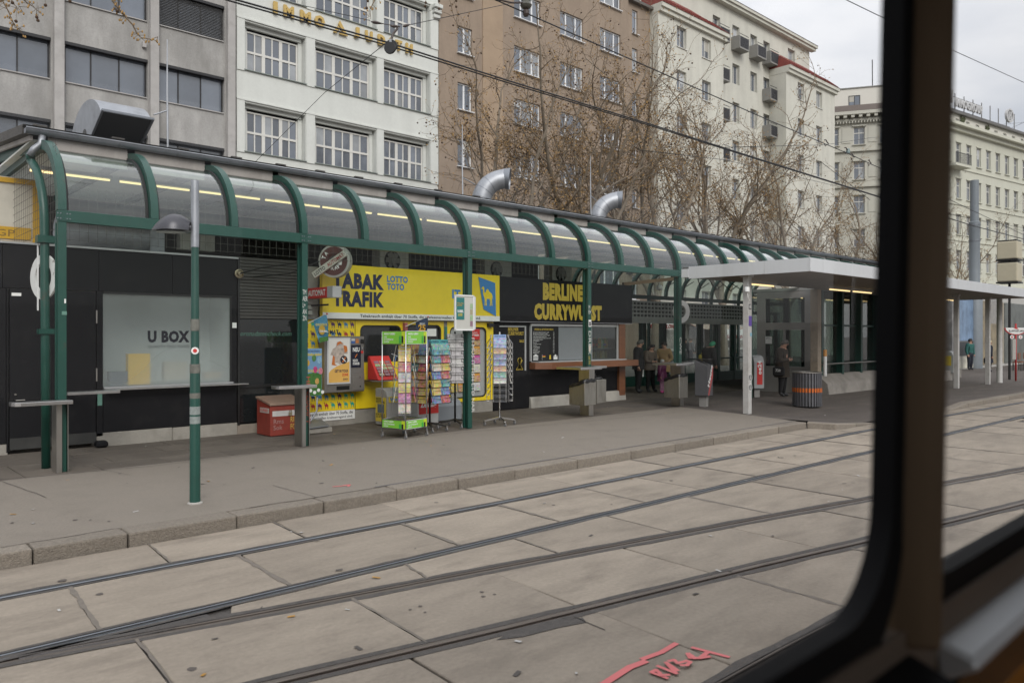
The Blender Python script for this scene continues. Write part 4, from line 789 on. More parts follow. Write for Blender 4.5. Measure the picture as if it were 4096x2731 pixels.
h = MB(); h.poly([hc+hx*(.26+.16*cos(a))+V((.62, .78, 0))*.13*sin(a)+V((0, 0, -.075)) for a in [2*pi*k/16 for k in range(16)]]); h.build('lens', P('lamp_lens', (.3, .3, .28), .2), lh_)
for z, hh, nm in ((2.05, .13, 'worn'), (1.58, .10, 'worn'), (1.12, .09, 'white'), (1.02, .08, 'white'), (1.30, .06, 'worn')):
    MB().lathe((3.235, 8.67, z), [(.0560 if z < 1.66 else .0475, 0), (.0560 if z < 1.66 else .0475, hh)], 20).build('sticker', M('sticker_worn', (.15, .15, .13), .7, var=.6, scale=20) if nm == 'worn' else P('sticker_white', (.24, .27, .26), var=.5, scale=20), lp)
c = V((3.235, 8.67, 1.83))+V((-.35, -.93, 0)).normalized()*.048; nn = V((-.35, -.93, 0)).normalized()
MB().lathe(c, [(.040, 0), (.040, .002)], 20, nn).build('sticker', letterwhite, lp); MB().lathe(c+nn*.003, [(.022, 0), (.022, .002)], 18, nn).build('sticker_print', redp, lp)
# red grit box
t = thing('grit_box', 'red scratched metal grit box with sloping lid and padlock', 'box', (6.62, 13.6, PZ))
redbox = M('red_box_paint', (.24, .035, .022), .55, var=.3, dirt=.6, dscale=4, dcol=(.10, .03, .02)); x0, x1, y0, y1 = 6.36, 7.05, 13.38, 13.95
m = MB(); m.prism([(x0, y0, PZ+.01), (x0, y1, PZ+.01), (x0, y1, .80), (x0, y0, .70)], (x1-x0, 0, 0)); m.build('body', redbox, t, bev=.008)
m = MB(); m.prism([(x0-.02, y0-.03, .70), (x0-.02, y1+.02, .81), (x0-.02, y1+.02, .85), (x0-.02, y0-.03, .745)], (x1-x0+.04, 0, 0)); m.build('lid', M('lid_paint', (.22, .15, .11), .6, var=.4, dirt=.6, dcol=(.25, .05, .03)), t, bev=.006)
B(x0+.04, x1-.02, y0-.005, y0-.001, .50, .60).build('white_stripe', P('box_stripe', (.5, .48, .46), var=.3), t); B(x0-.006, x0-.001, y0+.05, y1-.15, .56, .65).build('name_strip', P('box_stripe2', (.42, .4, .36), var=.3), t)
m = MB(); m.box(x0+.36, x0+.42, y0-.03, y0-.006, .50, .56); m.tube([(x0+.37, y0-.02, .56), (x0+.37, y0-.02, .60), (x0+.41, y0-.02, .60), (x0+.41, y0-.02, .56)], .006, 6); m.build('padlock', M('brass', (.35, .29, .2), .4, .7), t)
text('KURIER', (x0-.008, y1-.18, .58), .3, .055, redp, t, rot=(pi/2, 0, -pi/2)); text('RIBI\nFOLLE', (x0+.40, y0-.004, .24), .24, .24, scy, t, name='scribble'); text('Rms\nSok', (x0+.06, y0-.004, .25), .2, .2, P('pale_marker', (.35, .22, .2)), t, name='scribble')
# cigarette machine
t = thing('cigarette_machine', 'grey steel cigarette machine on the camel wall with a poster', 'machine', (8.25, 13.95, .83))
msteel = M('machine_steel', (.26, .245, .23), .45, .6, var=.12); B(7.79, 8.72, 13.95, 14.19, .83, 1.98).build('casing', msteel, t, bev=.012)
pf = B(7.835, 8.375, 13.925, 13.949, 1.0, 1.95).build('poster_frame', P('alu_light', (.55, .56, .57), .35), t, bev=.005); pp = B(7.865, 8.345, 13.92, 13.9245, 1.03, 1.92).build('poster', P('poster_white', (.72, .70, .66)), pf)
m = MB(); m.poly([(7.866, 13.917, 1.04), (8.344, 13.917, 1.04), (8.344, 13.917, 1.46), (8.2, 13.917, 1.42), (8.05, 13.917, 1.37), (7.92, 13.917, 1.30), (7.866, 13.917, 1.24)]); m.build('poster_print', P('poster_orange', (.72, .42, .10)), pp)
m = MB(); m.poly([(7.90, 13.916, 1.60), (7.95, 13.916, 1.72), (8.02, 13.916, 1.76), (8.05, 13.916, 1.86), (8.13, 13.916, 1.88), (8.2, 13.916, 1.84), (8.2, 13.916, 1.76), (8.29, 13.916, 1.70), (8.30, 13.916, 1.62), (8.22, 13.916, 1.62), (8.2, 13.916, 1.45), (8.13, 13.916, 1.40), (8.05, 13.916, 1.45), (8.0, 13.916, 1.42), (7.99, 13.916, 1.58)]); m.build('poster_figure', M('poster_figure', (.45, .38, .33), .5, var=.8, scale=16), pp)
m = MB(); m.poly([(7.93, 13.9155, 1.40), (7.96, 13.9155, 1.60), (8.0, 13.9155, 1.56), (8.0, 13.9155, 1.42), (8.06, 13.9155, 1.38)]); m.poly([(8.23, 13.9155, 1.64), (8.30, 13.9155, 1.68), (8.28, 13.9155, 1.78), (8.2, 13.9155, 1.8)]); m.poly([(8.05, 13.9155, 1.78), (8.06, 13.9155, 1.86), (8.13, 13.9155, 1.88), (8.19, 13.9155, 1.82), (8.12, 13.9155, 1.83)]); m.build('poster_flames', P('poster_flame', (.55, .16, .03)), pp)
MB().lathe((8.21, 13.9165, 1.50), [(.085, 0), (.085, .002)], 20, (0, -1, 0)).build('poster_tin', P('tin_dark', (.02, .018, .03)), pp); m = MB(); m.bar((8.18, 13.913, 1.45), (8.245, 13.913, 1.55), .028, .002, (0, 1, 0)); m.build('tin_cross', P('poster_flame', (.55, .16, .03)), pp); m = MB(); m.bar((8.17, 13.9125, 1.54), (8.25, 13.9125, 1.46), .02, .002, (0, 1, 0)); m.build('tin_cross', letterwhite, pp)
text('GET IN YOUR', (8.0, 13.915, 1.24), .31, .06, navy, pp, bold=.03); text('ZONE', (8.17, 13.915, 1.165), .14, .055, redp, pp, bold=.03); text('ZONE X', (8.19, 13.915, 1.08), .12, .04, navy, pp, bold=.02)
sc_ = B(8.40, 8.63, 13.94, 13.949, 1.33, 1.80).build('screen', P('screen_dark', (.012, .014, .03), .15), t); text('NEU', (8.435, 13.938, 1.66), .16, .09, letterwhite, sc_, bold=.03); text('NOCH\nSTÄRKER', (8.435, 13.938, 1.385), .16, .12, letterwhite, sc_, bold=.03); m = MB(); m.bar((8.49, 13.937, 1.54), (8.54, 13.937, 1.61), .02, .002, (0, 1, 0)); m.build('screen_cross', P('poster_flame', (.55, .16, .03)), sc_)
for x, z, wd, ht, cl in ((8.405, 1.83, .085, .055, 'sticker_blue'), (8.405, 1.885, .085, .045, 'sticker_pale'), (8.51, 1.84, .07, .05, 'sticker_orange'), (8.51, 1.90, .07, .025, 'sticker_orange')): B(x, x+wd, 13.944, 13.949, z, z+ht).build('sticker', P(cl, {'sticker_blue': (.05, .12, .35), 'sticker_pale': (.5, .5, .5), 'sticker_orange': (.6, .2, .04)}[cl]), t)
B(8.62, 8.69, 13.90, 13.949, 1.83, 1.92).build('card_reader', blackm, t, bev=.01); B(8.65, 8.70, 13.92, 13.949, 1.70, 1.77).build('coin_slot', chrome, t, bev=.01); MB().lathe((8.66, 13.95, 1.65), [(.03, 0), (.03, .012)], 14, (0, -1, 0)).build('button', redp, t)
B(8.42, 8.715, 13.94, 13.949, .86, 1.20).build('service_flap', M('machine_steel2', (.32, .30, .28), .4, .7), t, bev=.004); B(8.06, 8.36, 13.945, 13.949, .88, .96).build('delivery_slot', blackm, t); MB().lathe((8.60, 13.945, 1.13), [(.022, 0), (.018, .015)], 12, (0, -1, 0)).build('lock', chrome, t); B(8.6, 8.63, 13.937, 13.939, .92, .95).build('key_hole', blackm, t)
# Easter lottery poster on a stand
t = thing('poster_stand', 'blue Easter lottery poster on a bent pipe stand beside the machine', 'poster', (7.3, 13.4, PZ)); yy = 13.40
a0, a1 = at(1216, 1394, yy), at(1288, 1582, yy); px0, px1, pz0, pz1 = a0.x, a1.x, a1.z, a0.z
bd = B(px0, px1, yy, yy+.03, pz0, pz1).build('board', P('poster_sky', (.16, .30, .47), .35), t, bev=.004)
MB().poly([(px0+.01, yy-.003, pz0+.01), (px1-.01, yy-.003, pz0+.01), (px1-.01, yy-.003, pz0+.42), (px0+.22, yy-.003, pz0+.46), (px0+.01, yy-.003, pz0+.42)]).build('meadow_print', M('meadow', (.05, .16, .03), .4, var=.6, scale=25), bd)
for i, (fx, fz, cl) in enumerate(((.55, .80, (.08, .20, .06)), (.85, .75, (.25, .42, .55)), (.62, .55, (.50, .05, .18)), (.72, .31, (.55, .33, .10)), (.20, .70, (.6, .35, .03)), (.92, .52, (.55, .2, .25)))):
    w_ = .10 if i != 4 else .09; MB().ball((px0+(px1-px0)*fx, yy-.002, pz0+(pz1-pz0)*fz), w_*.62, 12, 8, (.75, .04, 1.1)).build('egg_print', M(f'egg{i}', cl, .4, var=.7, scale=40), bd)
for i in range(5): MB().lathe((px0+.05+.085*i, yy-.003, pz0+.07+.04*(i % 2)), [(.035, 0), (.035, .003), (.012, .003), (.012, .005)], 9, (0, -1, 0)).build('daisy_print', letterwhite, bd)
text('Rubbellos denken!', (px0+.03, yy-.003, pz1-.14), (px1-px0)*.9, .055, P('poster_gold', (.65, .5, .05)), bd, bold=.03); text('Ostern beim Schenken', (px0+.03, yy-.003, pz1-.07), (px1-px0)*.8, .045, P('poster_navy', (.03, .07, .2)), bd); text('GOLDEN EI', (px0+.08, yy-.003, pz0+.46), (px1-px0)*.7, .055, P('poster_gold', (.65, .5, .05)), bd, bold=.03)
m = MB(); m.tube([(px1-.08, yy+.05, pz0+.1), (px1-.08, yy+.05, pz0-.28), (px1-.2, yy+.05, pz0-.46), (px1-.33, yy+.06, .30), (px1-.40, yy-.02, .23)], .016, 8); m.tube([(px0+.02, yy+.05, pz0+.1), (px0+.02, yy+.05, pz0-.2), (px0+.16, yy+.06, .33)], .016, 8); m.build('pipe_frame', galv, t, smooth=True)
m = MB(); m.prism([(px0-.25, yy-.25, .24), (px0-.15, yy+.3, .33), (px1+.12, yy+.25, .33), (px1+.04, yy-.22, .26)], (0, 0, .02)); m.build('foot_plate', galv, t); B(px0-.2, px1+.12, yy-.2, yy+.2, PZ, .235).build('base_block', concrete, t, bev=.02)
# promotional flags
def flag(p0, p1, f, label, col, body, tcol):
    t = thing('promotional_flag', label, 'flag', p0, group='flags on the tobacconist'); MB().tube([p0, p1], .009, 6).build('pole', letterwhite, t); MB().ball(p1, .018, 8, 5).build('tip', redp, t)
    a, b, c, d = [V(q) for q in f]; m = MB(); n = 6
    for i in range(n):
        for j in range(n):
            def q(u, v): 
                p = a*(1-u)*(1-v)+b*u*(1-v)+c*u*v+d*(1-u)*v; p.y += .02*sin(3*u+5*v); return p
            m.quad(q(i/n, j/n), q((i+1)/n, j/n), q((i+1)/n, (j+1)/n), q(i/n, (j+1)/n))
    cl = m.build('cloth', M('flag_'+body[:4], col, .6, var=.5, scale=12), t, smooth=True); return t, cl
y = 13.72; A = [at(px_, py_, y) for px_, py_ in ((1254, 1283), (1306, 1256), (1316, 1362), (1274, 1371))]
t, cl = flag(at(1222, 1298, 14.1), at(1308, 1255, 13.7), A, 'blue Easter prize draw flag hanging over the cigarette machine', (.06, .22, .33), 'Golden', None)
m = MB(); m.ball(at(1288, 1320, 13.67), .09, 12, 8, (.8, .03, 1.05)); m.build('egg_print', P('egg_gold', (.50, .32, .04)), cl); m = MB(); m.poly([at(1277, 1350, 13.675), at(1312, 1345, 13.675), at(1314, 1362, 13.675), at(1279, 1370, 13.675)]); m.build('grass_print', MATS['meadow'], cl); text('GOLDEN EI', at(1262, 1303, 13.66), .25, .05, P('poster_gold', (.65, .5, .05)), cl, bold=.03); text('€30.000,-', at(1278, 1330, 13.66), .19, .05, letterwhite, cl, bold=.03)
A = [at(px_, py_, y) for px_, py_ in ((1663, 1288), (1711, 1268), (1710, 1334), (1668, 1338))]
t, cl = flag(at(1622, 1306, 14.1), at(1712, 1267, 13.7), A, 'navy flag reading MEHR ALS 25 above the magazine racks', (.014, .03, .07), 'Mehr', None)
text('25', at(1673, 1325, 13.68), .20, .15, P('flag_orange', (.62, .35, .03)), cl, bold=.04); text('MEHR ALS', at(1679, 1300, 13.68), .14, .05, letterwhite, cl, bold=.02)
B(9.86, 9.93, 14.1, 14.19, 2.05, 2.28).build('flag_socket', P('socket_pink', (.4, .12, .12)), k3)
# hanging notice frame at the third post
t = thing('notice_frame', 'white framed double notice box on the third green post', 'notice', (9.75, 11.8, 1.92)); a0, a1 = at(1823, 1183, 11.78), at(1892, 1317, 11.78)
m = MB(); x0, x1, z0, z1 = a0.x, a1.x, a1.z, a0.z; m.box(x0, x1, 11.78, 11.80, z0, z1); m.build('back_panel', P('notice_back', (.5, .5, .46)), t)
m = MB(); m.box(x0-.01, x1+.01, 11.765, 11.81, z1, z1+.025); m.box(x0-.01, x1+.01, 11.765, 11.81, z0-.025, z0); m.box(x0-.02, x0, 11.765, 11.81, z0-.024, z1+.024); m.box(x1, x1+.02, 11.765, 11.81, z0-.024, z1+.024); m.build('frame', white, t)
B(x1+.022, x1+.13, 11.85, 11.9, z0, z1).build('side_box', P('alu_light', (.55, .56, .57), .35), t); B(x0+.01, x0+.215, 11.774, 11.778, z0+.19, z1-.03).build('poster', P('poster_teal', (.02, .16, .15)), t); text('RUBBEL', (x0+.04, 11.772, z0+.33), .15, .05, letterwhite, t, bold=.03); text('LOS!', (x0+.06, 11.772, z0+.26), .10, .055, P('poster_gold', (.65, .5, .05)), t, bold=.03); text('Heute schon\ngerubbelt?', (x0+.03, 11.772, z0+.45), .16, .08, P('flag_orange', (.62, .35, .03)), t)
for i in range(4): B(x1-.075, x1-.012, 11.774, 11.778, z0+.06+.115*i, z0+.165+.115*i).build('ticket', M('ticket', (.35, .3, .2), .5, var=.6, scale=25, rnd=.3, hue=.4), t)
# ---------------------------------------------------------------- magazines
def cover_mat():
    m = bpy.data.materials.new('magazine_cover'); m.use_nodes = True; t = m.node_tree; n_, l_ = t.nodes, t.links; b = n_['Principled BSDF']; b.inputs['Roughness'].default_value = .35
    tc_ = n_.new('ShaderNodeTexCoord'); oi = n_.new('ShaderNodeObjectInfo'); sx_ = n_.new('ShaderNodeSeparateXYZ'); l_.new(tc_.outputs['Generated'], sx_.inputs[0])
    ad = n_.new('ShaderNodeVectorMath'); ad.operation = 'MULTIPLY_ADD'; l_.new(tc_.outputs['Generated'], ad.inputs[0]); ad.inputs[1].default_value = (1, 1, 1.4)
    cx = n_.new('ShaderNodeCombineXYZ'); ml = n_.new('ShaderNodeMath'); ml.operation = 'MULTIPLY'; ml.inputs[1].default_value = 50; l_.new(oi.outputs['Random'], ml.inputs[0]); l_.new(ml.outputs[0], cx.inputs[0]); l_.new(ml.outputs[0], cx.inputs[2]); l_.new(cx.outputs[0], ad.inputs[2])
    vo = n_.new('ShaderNodeTexVoronoi'); vo.inputs['Scale'].default_value = 5.5; l_.new(ad.outputs[0], vo.inputs['Vector'])
    hs = n_.new('ShaderNodeHueSaturation'); hs.inputs['Saturation'].default_value = .8; hs.inputs['Value'].default_value = .6; l_.new(vo.outputs['Color'], hs.inputs['Color'])
    rp = n_.new('ShaderNodeValToRGB'); l_.new(oi.outputs['Random'], rp.inputs[0]); rp.color_ramp.interpolation = 'CONSTANT'; cs = [(.55, .05, .05), (.7, .5, .04), (.08, .2, .45), (.6, .6, .58), (.55, .08, .3), (.05, .3, .3), (.65, .62, .5), (.6, .28, .04)]
    while len(rp.color_ramp.elements) < 8: rp.color_ramp.elements.new(.5)
    for i, e in enumerate(rp.color_ramp.elements): e.position = i/8; e.color = (*cs[i], 1)
    mx_ = n_.new('ShaderNodeMix'); mx_.data_type = 'RGBA'; mx_.inputs[0].default_value = .42; l_.new(rp.outputs[0], mx_.inputs[6]); l_.new(hs.outputs[0], mx_.inputs[7])
    gt_ = n_.new('ShaderNodeMath'); gt_.operation = 'GREATER_THAN'; gt_.inputs[1].default_value = .74; l_.new(sx_.outputs[2], gt_.inputs[0])
    m2 = n_.new('ShaderNodeMix'); m2.data_type = 'RGBA'; l_.new(gt_.outputs[0], m2.inputs[0]); l_.new(mx_.outputs[2], m2.inputs[6]); l_.new(rp.outputs[0], m2.inputs[7]); l_.new(m2.outputs[2], b.inputs['Base Color']); return m
cover = cover_mat(); paper = P('newsprint', (.50, .48, .44), .7, var=.3, scale=30, rnd=.15); cardm = M('greeting_card', (.52, .50, .50), .5, var=.5, scale=18, rnd=.15, hue=.25)
NTH = ['top', 'second', 'third', 'fourth', 'fifth', 'sixth', 'seventh', 'eighth', 'ninth', 'tenth']
MAGS = {}
def magazine(c, wd, ht, th, yaw, lean, mat, label, title=None, tcol=None, group=None, nm='magazine'):
    key = (wd, ht, th, mat.name)
    if key not in MAGS:
        me = bpy.data.meshes.new(nm); b = MB().box(-wd/2, wd/2, -th/2, th/2, 0, ht); me.from_pydata(b.v, [], b.f); me.materials.append(mat); MAGS[key] = me
    o = bpy.data.objects.new(nm, MAGS[key]); COL.objects.link(o); o.location = c; o.rotation_euler = (lean, 0, yaw); tag(o, label, nm.replace('_', ' '), group)
    if title:
        q = text(title, (0, 0, 0), wd*.86, ht*.17, tcol or letterwhite, None, bold=.03); q.parent = o; q.location = (-wd*.43, -th/2-.002, ht*.78)
    return o
def wire(m, pts, r=.004): m.tube(pts, r, 4, False)
def caster(t, x, y, z0, mat=None):
    o = MB(); o.lathe((x-.012, y, z0+.035), [(.035, 0), (.035, .024)], 14, (1, 0, 0)); o.build('caster', P('caster_grey', (.18, .18, .18)), t); MB().box(x-.018, x+.018, y-.02, y+.02, z0+.06, z0+.10).build('caster_fork', chrome, t)
# green framed powerbank rack
RC, RA = V((8.24, 11.80, 0)), RD(13); hs_ = .29
def L2(u, v, z, C=RC, A=RA): return V((C.x+u*cos(A)-v*sin(A), C.y+u*sin(A)+v*cos(A), z))
t = thing('magazine_rack', 'square wheeled magazine rack with green powerbank panels', 'rack', (RC.x, RC.y, PZ))
lime = P('lime_panel', (.20, .52, .05), .35); lime2 = P('lime_edge', (.48, .60, .03), .35)
for z0, z1, tx in ((1.84, 2.07, 1), (.305, .455, 0)):
    for s_ in range(4):
        A_ = RA+s_*pi/2; a, b = L2(-hs_, -hs_, 0, RC, A_), L2(hs_, -hs_, 0, RC, A_); d = (b-a).normalized(); nn = V((d.y, -d.x, 0)); mid = (a+b)/2
        pn = MB().obox(mid+V((0, 0, (z0+z1)/2)), d*hs_*.99, nn*.006, V((0, 0, (z1-z0)/2))).build('green_panel', lime, t)
        MB().obox(mid+d*hs_*.83+nn*.0075+V((0, 0, (z0+z1)/2)), d*hs_*.15, nn*.001, V((0, 0, (z1-z0)/2-.003))).build('panel_edge', lime2, pn)
        e3 = (pi/2, 0, atan2(d.y, d.x)); p0 = a+nn*.009+d*.05
        if s_ in (0, 3):
            if tx: text('AKKU LEER?', p0+V((0, 0, 2.01)), .28, .035, letterwhite, pn, rot=e3, bold=.03); text('HIER\nPOWERBANK\nLEIHEN!', p0+V((0, 0, 1.865)), .24, .12, letterwhite, pn, rot=e3)
            else: text('AKKU LEER?', p0+V((0, 0, .41)), .24, .026, letterwhite, pn, rot=e3, bold=.03); text('HIER POWERBANK\nLEIHEN!', p0+V((0, 0, .325)), .27, .065, letterwhite, pn, rot=e3)
            for q, (of, cl) in enumerate(((.40, P('bank_green', (.05, .35, .06))), (.46, blackm))): MB().obox(p0+d*of+nn*.002+V((0, 0, (z0+z1)/2-.03)), d*.02, nn*.003, V((0, 0, (z1-z0)*.28))).build('powerbank_print', cl, pn)
m = MB(); 
for u, v in ((-1, -1), (1, -1), (1, 1), (-1, 1)): m.tube([L2(u*hs_, v*hs_, .22), L2(u*hs_, v*hs_, 2.075)], .0125, 8)
m.build('frame_post', chrome, t, smooth=True); bpy.data.objects['frame_post']['kind'] = 'stuff'
for z in (2.075, 1.84, .455, .305):
    m = MB()
    for i in range(4):
        a, b = ((-1, -1), (1, -1), (1, 1), (-1, 1))[i], ((1, -1), (1, 1), (-1, 1), (-1, -1))[i]; m.tube([L2(a[0]*hs_, a[1]*hs_, z), L2(b[0]*hs_, b[1]*hs_, z)], .009, 6)
    m.build('frame_ring', chrome, t)
MB().prism([L2(-hs_, -hs_, .44), L2(hs_, -hs_, .44), L2(hs_, hs_, .44), L2(-hs_, hs_, .44)], (0, 0, .008)).build('floor_tray', M('tray', (.12, .12, .13), .4, .5), t)
for u, v in ((-1, -1), (1, -1), (1, 1), (-1, 1)): p = L2(u*hs_, v*hs_, 0); caster(t, p.x, p.y, PZ)
m = MB()
for s_ in range(4):
    A_ = RD(-35)+s_*pi/2
    for z in (.55, .78, 1.0, 1.22, 1.44, 1.66):
        a, b = L2(-.12, -.24, z, RC, A_), L2(.12, -.24, z, RC, A_); wire(m, [a, b]); wire(m, [a, L2(-.12, -.10, z-.06, RC, A_)]); wire(m, [b, L2(.12, -.10, z-.06, RC, A_)]); wire(m, [L2(-.12, -.24, z+.05, RC, A_), L2(.12, -.24, z+.05, RC, A_)])
    for u in (-.12, .12): wire(m, [L2(u, -.24, .55, RC, A_), L2(u, -.17, 1.75, RC, A_)])
m.tube([L2(0, 0, .45), L2(0, 0, 1.84)], .014, 6)
tag(m.build('wire_spinner', M('wire_chrome', (.45, .45, .45), .3, 1.), t), kind='stuff')
tit = [('Oktopod', (.55, .09, .03)), ('DOMINO', (.10, .13, .30)), ('DOMINO', (.10, .13, .30)), ('Joker', (.45, .03, .25)), ('Joker', (.45, .03, .25)), ('Quiz', (.5, .4, .03))]
for s_ in range(4):
    A_ = RD(-35)+s_*pi/2
    for i in range(6 if s_ in (0,) else 5):
        z = 1.52-.19*i; c = L2(0, -.205, z, RC, A_); side = {3: 'left', 0: 'front', 1: 'right', 2: 'rear'}[s_]
        tl = tit[i] if s_ == 0 else (('Joker', None) if (s_ == 1 and i == 0) else None)
        magazine(c, .22, .30, .012, A_, RD(-10), cover, f'{("puzzle magazine "+tl[0]) if tl else "puzzle magazine"} in the {NTH[i]} {side} pocket of the green-panelled rack', tl[0] if tl else None, None, 'magazines in the green-panelled rack')
# black spinner with leaning magazines
def spinner(C, A0, zs, rad, wd, ht, per, label, mat, what, postm, foot, sides=4, lean=-14, titles=None, nm='magazine', skip=lambda s, i, j: False, tray=True, hi=0):
    t = thing('spinner_rack', label, 'rack', (C.x, C.y, PZ))
    MB().tube([(C.x, C.y, PZ+.10), (C.x, C.y, max(zs)+ht+.05)], .02, 8).build('column', postm, t, smooth=True)
    m = MB()
    for i in range(foot):
        a = A0+2*pi*i/foot+.3; e = V((C.x+.33*cos(a), C.y+.33*sin(a), PZ+.10)); MB().bar((C.x, C.y, PZ+.16), e, .035, .03).build('foot', postm, t); caster(t, e.x, e.y, PZ)
    for s_ in range(sides):
        A_ = A0+s_*2*pi/sides
        for i, z in enumerate(zs):
            span = wd*per/2+.01
            pts = [L2(-span, -rad-.03, z+ht*.30, C, A_), L2(span, -rad-.03, z+ht*.30, C, A_)]; wire(m, pts); wire(m, [L2(-span, -rad+.04, z, C, A_), L2(-span, -rad-.03, z, C, A_), L2(span, -rad-.03, z, C, A_), L2(span, -rad+.04, z, C, A_)])
            for u in (-span, 0, span): wire(m, [L2(u, -rad-.03, z, C, A_), L2(u, -rad-.03, z+ht*.30, C, A_)]); 
            for u in (-span, span): wire(m, [L2(u, -rad-.03, z+ht*.3, C, A_), L2(u, -rad+.06, z+ht*.75, C, A_)])
            for j in range(per):
                if skip(s_, i, j): continue
                u = (j-(per-1)/2)*wd*1.03; tl = titles.get((s_, i)) if titles else None
                sd = {0: 'front', 1: 'right', 2: 'rear', 3: 'left', 4: 'back left', 5: 'far left'}[s_]; wh = ['', 'left ', 'right '][0 if per == 1 else 1+j]
                magazine(L2(u, -rad, z+.004, C, A_), wd, ht, .012, A_, RD(lean), mat if not callable(mat) else mat(s_, i), f'{what}{" "+tl if tl else ""} in the {NTH[i]} {wh}pocket, {sd} side of {label.split(" with")[0].split(" holding")[0].replace("wheeled ","")}', tl, redp if tl and i in (1, 2) else (navy if tl else None), what+'s in '+label.split(' with')[0], nm)
        for u in (-wd*per/2, wd*per/2): wire(m, [L2(u, -rad+.05, min(zs)-.03, C, A_), L2(u, -rad+.05, max(zs)+ht, C, A_)])
        wire(m, [L2(0, 0, max(zs)+.1, C, A_), L2(0, -rad+.05, max(zs)+.1, C, A_)]); wire(m, [L2(0, 0, min(zs), C, A_), L2(0, -rad+.05, min(zs), C, A_)])
    o = m.build('wire_pockets', M('wire_black', (.012, .012, .012), .4) if postm is blackm else MATS['wire_chrome'], t); o['kind'] = 'stuff'
    return t
spinner(V((9.06, 12.12, 0)), RD(8), [1.62-.155*i for i in range(7)], .32, .235, .30, 2, 'black spinner rack with colourful puzzle magazines', cover, 'magazine', blackm, 5, titles={(0, 0): 'LOGISCH', (0, 2): 'FUCHS', (0, 3): 'RÄTSEL', (0, 5): 'FREIZEIT'})
spinner(V((9.82, 12.28, 0)), RD(-34), [1.86-.165*i for i in range(6)], .17, .165, .165, 2, 'slim black spinner holding greeting cards', cardm, 'card', blackm, 4, lean=-6, nm='greeting_card')
spinner(V((10.72, 11.92, 0)), RD(-40), [1.74-.122*i for i in range(10)], .24, .26, .28, 1, 'silver spinner rack with foreign newspapers', lambda s, i: cover if s == 0 else paper, 'newspaper', chrome, 4, sides=4, lean=-16, titles={(0, 0): 'zdravlje', (0, 1): 'ВЕНСКИЙ', (0, 2): 'ВЕНСКИЙ', (0, 3): 'Polonika', (0, 4): 'ZDRAVLJE', (0, 5): 'MOJA ISTINA', (0, 6): 'РУСКИ ДОКТОР'}, skip=lambda s, i, j: i > 6, nm='newspaper')
# magazines on show in the kiosk window
for r_ in range(6):
    for q in range(4):
        magazine(V((11.33+.24*q, 14.21, .66+.22*r_)), .20, .20, .01, 0, RD(-8), cover, f"magazine in the kiosk window display, {['bottom','fifth','fourth','third','second','top'][r_]} row, {['first','second','third','fourth'][q]} from the left", None, None, 'magazines in the kiosk window')
# lottery ticket display, newspaper boxes
t = thing('ticket_display', 'red lottery ticket display on a ledge beside the machine', 'display', (9.0, 13.9, 1.1)); m = MB(); m.prism([(8.86, 13.62, 1.06), (8.86, 14.05, 1.06), (8.86, 14.05, 1.56), (8.86, 13.98, 1.56)], (.5, 0, 0)); m.build('red_case', redp, t, bev=.01)
for i in range(6):
    for q in range(3): MB().obox((8.97+.14*q, 13.945-.055*i*1.0, 1.49-.063*i), (.058, 0, 0), (0, -.02, -.024), (0, -.006, .006)).build('ticket', MATS['ticket'], t)
B(8.8, 9.45, 13.6, 14.18, 1.035, 1.055).build('ledge', chrome2, t)
def nbox(x0, x1, y0, y1, z1, col, nm, label):
    t = thing('newspaper_box', label, 'newspaper box', ((x0+x1)/2, (y0+y1)/2, PZ)); m = MB(); prof = [(y0, PZ+.02), (y1, PZ+.02), (y1, z1), (y0+.18, z1), (y0+.07, z1-.05), (y0, z1-.16)]; m.prism([(x0, *p) for p in prof], (x1-x0, 0, 0)); m.build('body', P(nm, col, .45), t, bev=.01); return t
t = nbox(8.83, 9.30, 13.25, 13.7, .90, (.32, .31, .29), 'box_grey', 'pale grey newspaper box with a yellow REISE FESTIVAL poster')
B(8.822, 8.829, 13.3, 13.68, .22, .72).build('poster', P('poster_gold', (.65, .5, .05)), t); B(8.818, 8.821, 13.36, 13.6, .40, .58).build('poster_photo', P('poster_photo', (.1, .14, .17), var=.5, scale=20), t); text('REISE\nFESTIVAL', (8.819, 13.66, .60), .34, .11, letterblack, t, rot=(pi/2, 0, -pi/2), bold=.02); text('PETER HABELER\n25.2. ALTES AKH', (8.819, 13.66, .30), .34, .085, letterblack, t, rot=(pi/2, 0, -pi/2), bold=.02)
B(8.86, 9.28, 13.24, 13.248, .62, .74).build('name_strip', P('poster_gold', (.65, .5, .05)), t); text('Woche', (8.88, 13.237, .64), .36, .085, bluep, t, bold=.04)
t = nbox(9.42, 9.95, 13.0, 13.45, .75, (.5, .5, .48), 'box_white', 'white newspaper box with a red Zeitung panel behind the racks'); B(9.44, 9.94, 12.99, 12.998, .36, .72).build('red_panel', redp, t); text('Zeitung', (9.47, 12.988, .46), .42, .16, letterwhite, t, bold=.04)
t = nbox(10.0, 10.75, 13.2, 13.7, .62, (.26, .28, .30), 'box_bluegrey', 'low blue grey newspaper box behind the card spinner')
